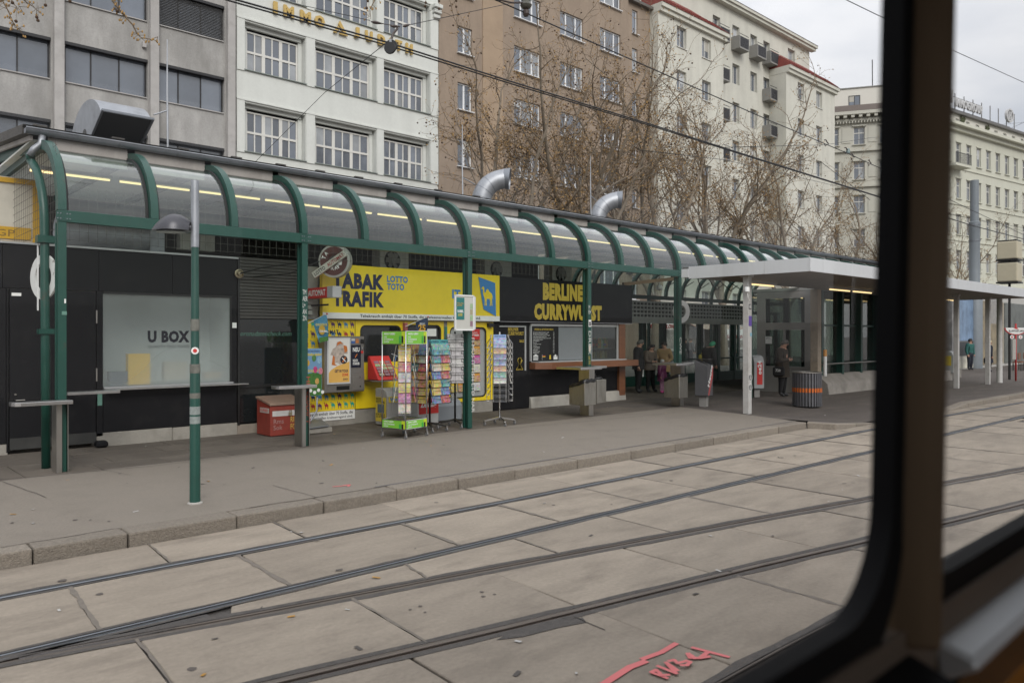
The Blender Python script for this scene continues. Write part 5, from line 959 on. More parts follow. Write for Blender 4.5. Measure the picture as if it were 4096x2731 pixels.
# ------------------------------------------------------------------ white canopy, entrance hall, things to the right
cn = thing('platform_canopy', 'flat white canopy over the station entrance', 'canopy', (16.3, 7.9, PZ))
alu = M('canopy_white', (.60, .61, .62), .4, .2, var=.06, dirt=.3, dcol=(.35, .35, .34), dscale=1.5, stretch=(1, 1, .3))
X0, X1, Y0, Y1 = 16.3, 35.2, 7.9, 11.06
for a, b in ((X0, 16.9), (16.903, 19.9), (19.903, 22.9), (22.903, 25.9), (25.903, 28.9), (28.903, 31.9), (31.903, X1)): B(a, b, Y0, Y0+.04, 3.41, 3.71).build('fascia_panel', alu, cn, bev=.004)
B(X0, X0+.04, Y0+.042, 9.0, 3.411, 3.711).build('fascia_panel', alu, cn); B(X0, X0+.04, 9.003, Y1, 3.413, 3.713).build('fascia_panel', alu, cn)
B(X0-.02, X0+.2, Y1+.003, Y1+.2, 3.45, 3.66).build('corner_box', alu, cn); B(X0+.041, X1, Y0+.041, Y1+.2, 3.56, 3.70).build('deck', roofm, cn)
sofm = M('soffit_brown', (.20, .17, .14), .7, var=.15)
for i in range(13): B(X0+.05+i*1.45, X0+1.49+i*1.45, Y0+.05, Y1+.1, 3.45, 3.47).build('soffit_panel', sofm, cn)
cp = M('canopy_post', (.45, .44, .42), .5, var=.15, dirt=.5, dscale=3, dcol=(.2, .17, .15))
for (x, y) in ((16.56, 9.59), (30.0, 9.2), (33.2, 9.1)):
    po = B(x-.075, x+.075, y-.075, y+.075, PZ, 3.45).build('post', cp, cn, bev=.006); B(x-.11, x+.11, y-.11, y+.11, 3.38, 3.449).build('post_head', cp, po)
B(16.49, 16.6, 9.508, 9.512, 2.62, 2.74).build('line_plate', P('plate_dark', (.03, .03, .035)), cn); text('U5', (16.505, 9.505, 2.64), .08, .08, letterwhite, cn, bold=.03)
B(16.49, 16.62, 9.508, 9.513, 2.22, 2.46).build('sticker', P('sticker_purple', (.1, .05, .3)), cn); B(16.55, 16.63, 9.508, 9.513, 1.98, 2.06).build('sticker', P('sticker_cyan', (.2, .4, .5)), cn)
for z in (.92, .68):
    m = MB(); m.lathe((16.56, 9.512, z+.08), [(.085, 0), (.085, .003), (.072, .003), (.072, 0)], 18, (0, -1, 0)); m.build('scribble', letterwhite, cn); text('A', (16.52, 9.508, z+.02), .08, .12, letterwhite, cn, name='scribble')
for (xa, y) in ((18.3, 10.6), (22.2, 10.2), (23.8, 10.2), (28.6, 10.2), (30.5, 10.2), (32.0, 10.2)):
    f = B(xa-.1, xa+1.5, y-.05, y+.05, 3.38, 3.448).build('light_fitting', P('fitting', (.4, .38, .34)), cn); MB().tube([(xa, y-.02, 3.35), (xa+1.35, y-.02, 3.35)], .02, 8).build('tube', tubemat, f, smooth=True)
t = thing('loudspeaker', 'small white loudspeaker on the canopy post', 'loudspeaker', (16.44, 9.5, 3.1)); MB().lathe((16.40, 9.5, 3.02), [(.05, 0), (.06, .01), (.06, .1), (.05, .12)], 16).build('can', white, t, smooth='auto'); MB().tube([(16.4, 9.5, 3.02), (16.42, 9.49, 2.9), (16.5, 9.5, 2.82)], .008, 6).build('cable', letterwhite, t)
# entrance hall
hl = thing('entrance_hall', 'glazed metro entrance hall with dark green mullions', 'building', (23.8, 11.3, PZ)); HX = 31.2
doorg = M('door_grey', (.26, .25, .235), .5, var=.1); conc2 = M('hall_plinth', (.27, .25, .225), .7, var=.25, dirt=.4)
for x in [24.1+1.48*i for i in range(5)]: B(x, x+.13, 11.3, 11.62, .55, 3.45).build('mullion', dkgreen, hl, bev=.004)
for i in range(5):
    x = 23.92+1.48*i; B(x, x+1.47, 11.5, 11.51, .72, 3.45).build('glass_pane', glassb, hl)
B(23.9, HX, 11.45, 11.55, 2.3, 2.36).build('transom', dkgreen, hl); MB().tube([(23.9, 11.2, 1.08), (HX, 11.2, 1.08)], .025, 8).build('handrail', steel, hl)
m = MB(); m.prism([(23.85, 10.95, PZ-.02), (23.85, 11.62, PZ-.02), (23.85, 11.62, .74), (23.85, 11.35, .74), (23.85, 11.0, .46)], (HX-23.85, 0, 0)); m.build('plinth', conc2, hl, bev=.01)
B(23.83, HX, 13.9, 13.92, .7, 3.45).build('rear_glass', glassb, hl); B(23.83, HX, 13.85, 13.98, PZ, .7).build('rear_sill', conc2, hl)
for i in range(6): B(23.9+1.4*i, 24.0+1.4*i, 13.8, 14.0, .7, 3.45).build('rear_mullion', dkgreen, hl)
B(HX, HX+.1, 11.3, 14, PZ, 3.5).build('end_wall', dkgreen, hl); B(23.8, HX, 11.3, 14, 3.46, 3.55).build('hall_ceiling', P('hall_ceiling', (.3, .3, .28)), hl)
for i in range(3): f = B(24.8+2*i, 26.2+2*i, 13.35, 13.45, 3.38, 3.45).build('light_fitting', P('fitting', (.4, .38, .34)), hl); MB().tube([(24.9+2*i, 13.4, 3.36), (26.1+2*i, 13.4, 3.36)], .02, 8).build('tube', tubemat, f)
# its side wall: a grey metal door front facing the passage
m = MB()
for y0, y1, z0, z1 in ((11.42, 11.72, PZ, 3.44), (13.1, 13.4, PZ, 3.44), (11.72, 13.1, PZ, .98), (11.72, 13.1, 2.18, 2.42), (11.72, 13.1, 3.22, 3.44), (12.38, 12.46, .98, 2.18)): m.box(23.76, 23.82, y0, y1, z0, z1)
m.build('door_front', doorg, hl)
for y0, y1, z0, z1 in ((11.73, 12.37, .99, 2.17), (12.47, 13.09, .99, 2.17), (11.73, 13.09, 2.43, 3.21)): B(23.785, 23.795, y0, y1, z0, z1).build('door_pane', glassb, hl)
m = MB()
for i in range(16): m.box(23.80, 23.805, 11.75+.085*i, 11.755+.085*i, 2.43, 3.21)
for i in range(9): m.box(23.806, 23.811, 11.73, 13.09, 2.45+.09*i, 2.455+.09*i)
o = m.build('wire_grid', blackm, hl); o['kind'] = 'stuff'
B(23.74, 23.757, 12.85, 13.08, 1.72, 1.96).build('notice', letterwhite, hl); text('Zugang\nKarlsplatz\nB 1 2 3 4 2', (23.738, 13.06, 1.86), .19, .09, letterblack, hl, rot=(pi/2, 0, -pi/2))
B(23.28, 23.52, 11.05, 11.3, PZ, 3.45).build('stone_column', M('column_stone', (.30, .25, .19), .7, var=.25, dirt=.4, dscale=3), hl, bev=.01)
t = thing('ashtray_post', 'white and orange cigarette shaped ashtray on the entrance column', 'ashtray', (23.62, 10.95, .75)); MB().lathe((23.62, 10.98, .72), [(.05, 0), (.055, .01), (.055, .62)], 14).build('paper', white, t, smooth='auto'); MB().lathe((23.62, 10.98, 1.342), [(.056, 0), (.056, .2), (.05, .21)], 14).build('filter', P('filter_orange', (.55, .25, .05)), t, smooth='auto')
# passage: rear glazing, roller grille housing
ps = thing('rear_glazing', 'dark green glazed rear wall of the passage', 'glass wall', (18, 17.6, PZ))
for x in [18.0+1.25*i for i in range(13)]: B(x-.08, x+.08, 17.5, 17.75, PZ, 3.0).build('mullion', dkgreen, ps, bev=.004)
for x in [18.0+1.25*i for i in range(12)]: B(x+.085, x+1.165, 17.6, 17.61, .5, 2.6).build('glass_pane', glass('clear_glazing', (.75, .8, .78), (.3, .32, .3), .03, 1.5, .02, 1.0), ps)
B(17.9, 33.1, 17.52, 17.7, PZ, .5).build('rail_board', dkgreen, ps); B(17.9, 33.1, 17.5, 17.7, 2.92, 3.05).build('top_beam', dkgreen, ps); B(17.9, 33.1, 17.55, 17.66, 1.02, 1.08).build('transom', dkgreen, ps)
t = thing('roller_grille', 'perforated grey roller grille housing over the passage', 'grille', (18, 16.2, 2.4)); gm = M('grille_grey', (.30, .30, .29), .45, .4)
B(18.0, 28.0, 16.2, 16.24, 2.42, 2.58).build('bottom_rail', gm, t); B(18.0, 28.0, 16.26, 16.5, 2.58, 3.16).build('housing', P('grille_dark', (.015, .015, .015)), t)
for j in range(5): B(18.0, 28.0, 16.2, 16.25, 2.58+.135*j, 2.64+.135*j).build('slat', gm, t)
m = MB()
for i in range(50): m.box(18.0+.2*i, 18.06+.2*i, 16.205, 16.245, 2.58, 3.17)
o = m.build('slat_links', gm, t); o['kind'] = 'stuff'
B(17.9, 18.0, 16.15, 16.35, PZ, 3.2).build('guide', gm, t)
t = thing('hanging_lamp', 'white globe lamp hanging in the passage', 'lamp', at(2638, 1150, 15)); c = at(2638, 1150, 15); MB().ball(c, .11, 14, 8, (1, 1, .9)).build('globe', white, t, smooth=True); MB().tube([c+V((0, 0, .1)), c+V((.05, 0, .5))], .02, 6).build('stem', white, t)
t = thing('timber_beam', 'brown timber beam across the passage ceiling', 'beam', (17.9, 14.3, 3.5)); MB().bar(at(2492, 1137, 14.2), at(2720, 1112, 13.4), .12, .10).build('beam_wood', M('beam_wood', (.12, .07, .035), .7, var=.3), t)
for i in range(6):
    x = 19+i*.9; tag(MB().tube([(x, 13.4+.2*i, 3.9), (x+.5, 14, 3.5), (x+1.6, 14.4, 3.75)], .015, 5).build('cable', rubber), f"black cable under the passage roof, {['first','second','third','fourth','fifth','sixth'][i]} from the left", 'cable', 'cables under the passage roof')
# newspaper dispensers
def dispenser(x, y, w_, d_, z0, z1, rz, label, kind):
    t = thing('newspaper_dispenser', label, 'dispenser', (x, y, PZ), rz=rz, local=True); zz = -PZ
    B(-.09, .09, -.09, .09, 0, z0+zz).build('stand', doorg, t)
    if kind == 'heute':
        g_ = P('heute_grey', (.085, .085, .09), .45, var=.12)
        MB().prism([(-w_/2, -d_/2, z0+zz), (-w_/2, d_/2, z0+zz), (-w_/2, d_/2, z1+zz), (-w_/2, -d_/2, z1-.16+zz)], (w_, 0, 0)).build('body', g_, t, bev=.01)
        m = MB(); y_ = -d_/2-.004; m.poly([(-w_/2+.005, y_, z0+.02+zz), (-w_/2+.09, y_, z0+.02+zz), (w_/2-.005, y_, z1-.45+zz), (w_/2-.005, y_, z1-.19+zz), (w_/2-.08, y_, z1-.18+zz)]); m.build('red_band', P('heute_red', (.45, .09, .09)), t)
        text('Heute', (-.10, y_-.003, z0+.22+zz), .62, .13, letterwhite, t, rot=(pi/2, -RD(66), 0), bold=.05); B(-w_/2, w_/2, -d_/2, d_/2, z1+.005+zz, z1+.02+zz).build('lid', blackm, t)
    else:
        g_ = P('oe_grey', (.35, .36, .36), .45); prof = [(-d_/2, z0), (d_/2, z0), (d_/2, z1-.1), (d_/2-.1, z1-.01), (d_/2-.22, z1), (-d_/2+.06, z1-.05), (-d_/2, z1-.2)]
        MB().prism([(-w_/2, p_, q_+zz) for p_, q_ in prof], (w_, 0, 0)).build('body', g_, t, bev=.01); y_ = -d_/2-.004
        B(-w_*.22, w_*.32, y_-.002, y_, z0+.12+zz, z1-.22+zz).build('red_panel', redp, t); text('oe24', (w_*.22, y_-.004, z0+.42+zz), .42, .13, letterwhite, t, rot=(pi/2, -pi/2, 0), bold=.04); B(-w_/2-.004, -w_/2-.001, -d_/2+.08, d_/2-.05, z0+.3+zz, z0+.7+zz).build('poster', P('poster_gold', (.65, .5, .05)), t)
    return t
dispenser(17.42, 11.35, .36, .36, .42, 1.36, RD(12), 'grey newspaper dispenser with a red Heute stripe beside the litter box', 'heute')
dispenser(21.28, 12.05, .34, .42, .40, 1.40, RD(-30), 'grey newspaper dispenser with a red oe24 panel beside the waiting man', 'oe24')
dispenser(35.0, 11.0, .34, .4, .45, 1.35, RD(0), 'far newspaper dispenser with a red oe24 panel right of the tram post', 'oe24')
# ribbed litter bin
t = thing('litter_bin', 'ribbed grey street litter bin with an orange band', 'bin', (19.5, 9.55, PZ)); c = V((19.5, 9.55, PZ)); slm = M('bin_slat', (.11, .11, .12), .5, .3, var=.3, dirt=.3); orm = P('bin_orange', (.55, .13, .02))
MB().lathe(c+V((0, 0, .04)), [(.33, 0), (.335, .02), (.34, .80)], 28).build('drum', blackm, t)
for k in range(30):
    a = 2*pi*k/30; n_ = V((cos(a), sin(a), 0)); tt = V((-sin(a), cos(a), 0))
    s1 = MB().obox(c+n_*.355+V((0, 0, .45)), tt*.024, n_*.012, V((0, 0, .43))).build('slat', slm, t); MB().obox(c+n_*.369+V((0, 0, .44)), tt*.025, n_*.003, V((0, 0, .055))).build('orange_mark', orm, s1)
MB().lathe(c+V((0, 0, .88)), [(.372, 0), (.378, .01), (.378, .03), (.30, .03), (.30, 0)], 30).build('rim', steel, t)
# further along: tall catenary mast, lanterns, stop sign, posters
t = thing('catenary_mast', 'tall grey steel mast rising behind the canopy', 'mast', (37, 14, PZ)); a = at(3898, 722, 14); b = at(3893, 1500, 14)
MB().lathe((a.x, 14, PZ), [(.40, 0), (.40, 3.9), (.36, 4.0), (.28, 4.2), (.27, 8.0), (.29, 8.05), (.29, 8.25), (.22, 8.3), (.22, a.z-PZ)], 18).build('tube', M('mast_grey', (.19, .215, .235), .5, var=.1), t, smooth='auto'); B(a.x+.25, a.x+.85, 13.5, 13.55, 4.2, 4.8).build('notice', letterwhite, t)
for z in (8.2, 7.3): MB().lathe((a.x, 14, z), [(.30, 0), (.30, .06)], 16).build('clamp', zinc, t)
c = gr(4063, 1523, PZ); st = thing('tram_stop_sign', 'red tram stop pole with an oval HALTESTELLE sign', 'sign', c)
MB().tube([c, c+V((0, 0, 2.35))], .035, 10).build('pole', P('pole_red', (.42, .03, .03)), st, smooth=True); fd = V((-.72, -.69, 0)).normalized(); fr = V((fd.y, -fd.x, 0))*-1; rm2 = Matrix((fr*-1, V((0, 0, 1)), fd)).transposed(); rmE = rm2.to_euler()
fx = rm2 @ V((1, 0, 0)); pc = c+V((0, 0, 2.18))
m = MB(); m.prism([pc+fx*.47*cos(a)+V((0, 0, .30*sin(a))) for a in [pi+pi*k/16 for k in range(17)]], fd*.03); m.build('red_rim', P('pole_red', (.42, .03, .03)), st)
m = MB(); m.prism([pc+fd*.032+fx*.42*cos(a)+V((0, 0, .26*sin(a)-.0)) for a in [pi+pi*k/16 for k in range(17)]], fd*.006); m.build('plate', letterwhite, st); text('HALTESTELLE', pc+fd*.045-fx*.30+V((0, 0, -.17)), .6, .085, letterblack, st, rot=rmE, bold=.02)
m = MB(); m.poly([pc+fd*.046+fx*(-.1)+V((0, 0, -.05)), pc+fd*.046+fx*.02+V((0, 0, -.05)), pc+fd*.046+fx*.12+V((0, 0, -.0)), pc+fd*.046+fx*-.02+V((0, 0, -.0))]); m.build('red_emblem', redp, st)
for s_, n_ in ((-1, '2'), (1, '1')): q = pc+fd*.03+fx*.17*s_+V((0, 0, -.38)); MB().lathe(q, [(.075, 0), (.075, .01)], 16, fd).build('line_disc', letterwhite, st); text(n_, q+fd*.013-fx*.025+V((0, 0, -.045)), .05, .09, redp, st, rot=rmE, bold=.03)
MB().obox(c+V((0, 0, 1.3))+fd*.05+fx*.1, fx*.07, fd*.02, V((0, 0, .42))).build('timetable', P('timetable', (.40, .39, .36)), st)
lt = thing('street_lantern', 'stacked beige box lanterns on a dark pole', 'lantern', c+V((.9, .45, -0.)));  lc = c+V((.9, .45, 0)); cream = P('lantern_cream', (.50, .45, .33), .5, var=.08)
MB().tube([lc, lc+V((0, 0, 5.6))], .05, 8).build('pole', rubber, lt)
for z0, z1 in ((4.25, 5.05), (5.2, 5.95)):
    lb = B(lc.x-.38, lc.x+.38, lc.y-.38, lc.y+.38, z0, z1).build('shade', cream, lt, bev=.05, seg=2); B(lc.x-.4, lc.x+.4, lc.y-.4, lc.y+.4, z0-.06, z0-.005).build('bottom_rim', blackm, lb); B(lc.x-.35, lc.x+.35, lc.y-.35, lc.y+.35, z1+.004, z1+.05).build('cap', blackm, lb)
t = thing('glass_panel', 'grey translucent panel under the beige lanterns', 'panel', lc+V((0, .6, 2.4))); B(lc.x-.6, lc.x+.9, lc.y+.6, lc.y+.63, 2.5, 4.2).build('sheet', glass('grey_panel', (.7, .68, .66), (.45, .43, .42), .3), t)
c2 = gr(3998, 1530, PZ); tag(MB().lathe(c2, [(.12, 0), (.105, .02), (.10, 3.3), (.13, 3.35), (.13, 3.45), (.1, 3.5)], 14).build('round_pole', cp, None, smooth='auto'), 'pale round pole between canopy post and stop sign', 'pole')
t = thing('advert_case', 'glass case with tall green posters at the end of the hall', 'advert', (31.5, 11.3, PZ))
for i, x in enumerate((31.55, 33.0)):
    fr_ = B(x, x+1.25, 11.25, 11.35, .9, 3.3).build('frame', dkgreen, t); B(x+.08, x+1.17, 11.235, 11.248, 1.0, 3.2).build('poster', M('poster_green', (.05, .32, .05), .4, var=.7, scale=2.2, dirt=.8, dcol=(.4, .18, .04), dscale=2, dlo=.6, dhi=.65), fr_)
B(31.3, 35.0, 10.9, 11.6, PZ, .55).build('base', conc2, t, bev=.02); tag(MB().lathe((32.2, 10.8, .72), [(.055, 0), (.055, .62), (.056, .63), (.056, .85)], 12).build('ashtray_post', [white]), 'far cigarette shaped ashtray by the green posters', 'ashtray')
t = thing('advert_pillar', 'sticker covered grey pillar beyond the green posters', 'pillar', (37.0, 11.6, PZ)); B(36.6, 37.4, 11.4, 12.2, .5, 3.6).build('shaft', M('pillar_grey', (.20, .20, .20), .7, var=.3, dirt=.6, dcol=(.4, .4, .38), dscale=3), t); B(36.5, 37.5, 11.3, 12.3, PZ, .5).build('foot', concrete, t, bev=.02)
t = thing('poster_shop', 'poster covered shop front at the far right', 'shop', (46, 14, PZ)); B(42, 62, 14, 19, PZ, 4.6).build('wall', P('shop_wall', (.45, .44, .41)), t)
for i, (x0, x1, z0, z1, cl) in enumerate(((42.5, 44.6, .3, 3.6, (.07, .06, .05)), (45, 49.5, 1.7, 4.0, (.16, .24, .36)), (45, 49.5, .9, 1.65, (.02, .025, .03)), (45.0, 49.5, .2, .85, (.5, .48, .4)), (50, 54, .3, 4.0, (.25, .2, .12)), (54.3, 60, .3, 4.0, (.1, .11, .1)))): B(x0, x1, 13.95, 13.99, z0, z1).build('poster', M(f'shop_poster{i}', cl, .4, var=.8, scale=1.5), t)
for i in range(4):
    tt_ = thing('cafe_chair', f"dark cafe chair at the far right, {['first','second','third','fourth'][i]} from the left", 'chair', (47.5+1.1*i, 11.6, PZ), group='cafe chairs at the far right'); x = 47.5+1.1*i
    B(x-.22, x+.22, 11.4, 11.8, .55, .6).build('seat', wood, tt_); B(x-.22, x+.22, 11.8, 11.84, .7, 1.05).build('backrest', wood, tt_)
    for u in (-.2, .2):
        for v in (11.42, 11.78): B(x+u-.02, x+u+.02, v-.02, v+.02, PZ, .55).build('leg', blackm, tt_)
# ------------------------------------------------------------------ people
SKIN = M('skin', (.42, .24, .17), .55, var=.08)
def person(loc, rz, H, J, mats, label, hair=None, extras=(), rad=1.0):
    """one continuous body grown from a posed skeleton; J gives joints in body units (height 1), facing -y"""
    t = thing('person', label, 'person', loc, rz=rz, local=True); names = list(J); idx = {n: i for i, n in enumerate(names)}
    bones = [('pelvis', 'spine'), ('spine', 'chest'), ('chest', 'neck'), ('neck', 'head'), ('head', 'crown')]
    for s in 'LR': bones += [('chest', 'sh'+s), ('sh'+s, 'el'+s), ('el'+s, 'wr'+s), ('wr'+s, 'ha'+s), ('pelvis', 'hip'+s), ('hip'+s, 'kn'+s), ('kn'+s, 'an'+s), ('an'+s, 'to'+s)]
    RAD = {'pelvis': .098, 'spine': .098, 'chest': .112, 'neck': .038, 'head': .058, 'crown': .046, 'sh': .062, 'el': .048, 'wr': .025, 'ha': .020, 'hip': .076, 'kn': .052, 'an': .034, 'to': .028}
    vs = [V(J[n])*H for n in names]; me = bpy.data.meshes.new('sk'); 
    fing = []
    for s in 'LR':
        w_, h_ = V(J['wr'+s]), V(J['ha'+s]); d = (h_-w_).normalized(); o = d.orthogonal().normalized()
        for k in range(5):
            off = o*(k-2)*.0095; st = len(vs); base = idx['ha'+s]; ln = (.02, .03, .033, .03, .024)[k]
            p1 = h_+d*(.010 if k else -.004)+off*(1.0 if k else 1.6); p2 = p1+d*ln*.6+off*.2+V((0, 0, -.004)); vs += [p1*H, p2*H]; fing += [(base, st), (st, st+1)]
    me.from_pydata(vs, [(idx[a], idx[b]) for a, b in bones]+fing, []); o = bpy.data.objects.new('sk', me); COL.objects.link(o)
    md = o.modifiers.new('s', 'SKIN'); md.use_smooth_shade = True
    for i, n in enumerate(names):
        k = n[:-1] if n[-1] in 'LR' else n; r_ = RAD[k]*H*(rad if k in ('pelvis', 'spine', 'chest', 'sh', 'el', 'hip') else 1); me.skin_vertices[0].data[i].radius = (r_, r_*(.78 if k in ('chest', 'spine', 'pelvis') else 1)); me.skin_vertices[0].data[i].use_root = (n == 'pelvis')
    for i in range(len(names), len(vs)): me.skin_vertices[0].data[i].radius = (.0052*H, .0052*H)
    sb = o.modifiers.new('b', 'SUBSURF'); sb.levels = 2; sb.render_levels = 2
    bpy.context.view_layer.update(); dg = bpy.context.evaluated_depsgraph_get(); nm = bpy.data.meshes.new_from_object(o.evaluated_get(dg)); bpy.data.objects.remove(o); bpy.data.meshes.remove(me)
    nm.materials.clear(); order = ['skin', 'top', 'legs', 'shoes']
    for k in order: nm.materials.append(mats.get(k, SKIN) if k != 'skin' else SKIN)
    seg = [(a, b) for a, b in bones]
    def dist(p, a, b): ab = b-a; q = max(0, min(1, (p-a).dot(ab)/max(ab.length_squared, 1e-9))); return (p-a-ab*q).length
    for f in nm.polygons:
        c = f.center; best = min(seg, key=lambda e: dist(c, V(J[e[0]])*H, V(J[e[1]])*H)); e = best
        if e[0] in ('neck', 'head'): k = 'skin'
        elif e[0] == 'chest' and e[1] == 'neck': k = 'top' if (c.z < V(J['neck']).z*H-.015*H) else 'skin'
        elif e[0][:2] == 'wr': k = 'skin'
        elif e[0][:2] in ('hi', 'kn') or (e[0] == 'pelvis' and e[1][:3] == 'hip' and not mats.get('long')): k = 'legs'
        elif e[0][:2] == 'an': k = 'shoes'
        else: k = 'top'
        f.material_index = order.index(k)
    b = bpy.data.objects.new('body', nm); COL.objects.link(b); put(b, t)
    hd, nk, cr = V(J['head'])*H, V(J['neck'])*H, V(J['crown'])*H; fw = V(J.get('face', (0, -1, 0))) if 'face' in J else V((0, -1, 0)); fw = FACE.get(label, fw).normalized(); up = (cr-nk).normalized(); rt_ = fw.cross(up).normalized(); hc = hd.lerp(cr, .45)
    # nose, eyes, mouth, ears sit on the head
    m = MB(); m.ball(hc+fw*.058*H-up*.006*H, .011*H, 6, 5, (1, 1.2, 1.3)); m.ball(hc+rt_*.05*H-up*.004*H, .013*H, 6, 5, (.5, 1, 1.4)); m.ball(hc-rt_*.05*H-up*.004*H, .013*H, 6, 5, (.5, 1, 1.4)); m.build('nose_and_ears', SKIN, b, smooth=True)
    m = MB()
    for s in (-1, 1): m.ball(hc+fw*.052*H+rt_*.02*H*s+up*.008*H, .006*H, 6, 4)
    m.obox(hc+fw*.054*H-up*.028*H, rt_*.012*H, fw*.004*H, up*.003*H); m.build('eyes_and_mouth', P('dark_features', (.03, .015, .012)), b)
    if hair:
        kind, hm = hair; m = MB(); n = 14
        cap = [(hc+up*.012*H, .064*H)]
        vs_, fs_ = [], []; R_ = .066*H
        for i in range(7):
            th = pi/2*i/6.
            for k in range(n):
                a = 2*pi*k/n; dv = rt_*cos(a)+fw*sin(a)*1.0; low = -.25 if sin(a) > .2 else (-.75 if kind != 'short' else -.5)
                ph = pi/2-(pi/2-low)*i/6.; rr_ = R_*(1+.05*mnoise.noise(V((k*1.3, i*1.1, H*9)))); vs_.append(hc+up*(rr_*sin(ph)+.012*H)+dv*rr_*cos(ph)-fw*.008*H)
        for i in range(6):
            for k in range(n): fs_.append((i*n+k, (i+1)*n+k, (i+1)*n+(k+1) % n, i*n+(k+1) % n))
        m.add(vs_, fs_)
        if kind == 'long':
            for k in range(7): a = pi+pi*k/6; dv = rt_*cos(a)+fw*sin(a); m.tube([hc+dv*.055*H+up*.02*H, hc+dv*.066*H-up*.05*H, hc+dv*.062*H-up*.13*H-fw*.01*H], [.022*H, .024*H, .012*H], 6)
        if kind == 'bun': m.ball(hc-fw*.075*H-up*.02*H, .03*H, 8, 6)
        m.build('hair' if kind != 'hat' else 'knitted_hat', hm, t, smooth=True)
    for ex in extras: ex(t, J, H)
    return t
FACE = {}
def coat(z0, z1, w0, w1, mat, open_=False, name='coat_skirt'):
    def f(t, J, H):
        p = V(J['pelvis'])*H; m = MB(); n = 18; rings = []
        for i in range(6):
            q = i/5.; z = (z1+(z0-z1)*q)*H; w_ = (w1+(w0-w1)*q)*H
            rings.append([V((p.x+w_*cos(2*pi*k/n)*(1+.04*sin(5*k)), p.y+w_*.78*sin(2*pi*k/n)*(1+.04*cos(4*k+i)), z)) for k in range(n)])
        m.add([v for r in rings for v in r], [(i*n+k, (i+1)*n+k, (i+1)*n+(k+1) % n, i*n+(k+1) % n) for i in range(5) for k in range(n)]); m.build(name, mat, t, smooth=True)
    return f
BASE = dict(pelvis=(0, 0, .53), spine=(0, 0, .63), chest=(0, .0, .765), neck=(0, -.005, .845), head=(0, -.015, .895), crown=(0, -.015, .957),
    shL=(.115, 0, .795), elL=(.155, .01, .62), wrL=(.15, -.03, .485), haL=(.15, -.045, .445), shR=(-.115, 0, .795), elR=(-.155, .01, .62), wrR=(-.15, -.03, .485), haR=(-.15, -.045, .445),
    hipL=(.05, 0, .50), knL=(.058, -.01, .28), anL=(.06, .01, .055), toL=(.065, -.065, .022), hipR=(-.05, 0, .50), knR=(-.058, -.01, .28), anR=(-.06, .01, .055), toR=(-.065, -.065, .022))
def pose(**k): d = dict(BASE); d.update(k); return d
blk = M('cloth_black', (.010, .010, .011), .85, var=.2); dgr = M('cloth_dark', (.022, .021, .022), .85, var=.2); brown = M('cloth_taupe', (.085, .062, .045), .6, var=.25, bump=.6, bs=22); camelc = M('cloth_camel', (.27, .175, .085), .8, var=.1); plum = M('cloth_plum', (.10, .012, .055), .5, var=.25, bump=.6, bs=25); jean = M('cloth_navy', (.015, .019, .032), .85); olive = M('cloth_olive_black', (.028, .021, .014), .8, var=.2)
hairb = M('hair_black', (.010, .008, .007), .6); hairg = M('hair_grey', (.10, .095, .085), .7); hairbr = M('hair_brown', (.05, .03, .02), .6); sneak = M('shoe_dark', (.02, .02, .022), .6); shw = P('shoe_white', (.5, .48, .45)); pinks = P('shoe_pink', (.45, .05, .2))
def phone(h='haR'):
    def f(t, J, H): p = V(J[h])*H; MB().obox(p+V((.01, -.015, .02)), (.035, 0, 0), (0, .004, .01), (0, -.03, .065)).build('phone', blackm, t)
    return f
def handbag(side, z, mat, prnt=None):
    def f(t, J, H):
        x = side*.17*H; m = MB(); m.box(x-.06, x+.06, -.18, .18, z*H-.15, z*H+.13); o = m.build('bag', mat, t, bev=.05, seg=2); MB().tube([(x, -.12, z*H+.1), (x*.7, -.02, .8*H), (x*.6, .06, .8*H), (x, .12, z*H+.1)], .012, 6).build('bag_strap', mat, t)
        if prnt: text('Tilt', (x-.064, .08, z*H-.02), .16, .08, letterwhite, o, rot=(pi/2, 0, -pi/2), shear=.3)
    return f
def glasses(t, J, H):
    hc = V(J['head'])*H; hc = hc.lerp(V(J['crown'])*H, .5); MB().box(hc.x-.065, hc.x+.065, hc.y-.115, hc.y-.09, hc.z-.005, hc.z+.03).build('sunglasses', blackm, t, bev=.006)
J1 = pose(head=(.0, -.035, .89), crown=(.0, -.055, .947), neck=(0, -.01, .842), elR=(-.145, -.01, .63), wrR=(-.06, -.13, .645), haR=(-.03, -.15, .65), elL=(.145, -.01, .63), wrL=(.06, -.13, .655), haL=(.02, -.15, .66), knL=(.07, -.015, .28), anL=(.09, .0, .05), toL=(.11, -.08, .022))
a = gr(3128, 1586, PZ); person((a.x, a.y, PZ), RD(10), 1.76, J1, dict(top=olive, legs=blk, shoes=sneak), 'man in a black hooded parka and sunglasses looking at his phone', ('short', hairg), [coat(.34, .62, .165, .145, olive), phone('haR'), handbag(-1, .45, blk, 1), glasses], 1.18)
a = gr(2553, 1572, PZ); J2 = pose(head=(.0, -.03, .89), crown=(0, -.05, .948), haR=(-.15, -.05, .45)); person((a.x, a.y, PZ), RD(25), 1.76, J2, dict(top=blk, legs=blk, shoes=sneak), 'man in black holding a white paper bag by the sausage stand', ('short', hairg), [coat(.44, .62, .145, .135, blk), lambda t, J, H: B(.17, .20, -.14, .06, .30*H, .46*H).build('paper_bag', letterwhite, t)], 1.12)
a = gr(2512, 1560, PZ); person((a.x+.6, a.y+.9, PZ), RD(70), 1.80, pose(head=(0, -.03, .89)), dict(top=dgr, legs=jean, shoes=sneak), 'man with glasses half hidden behind the man with the paper bag', ('short', hairbr), [glasses], 1.1)
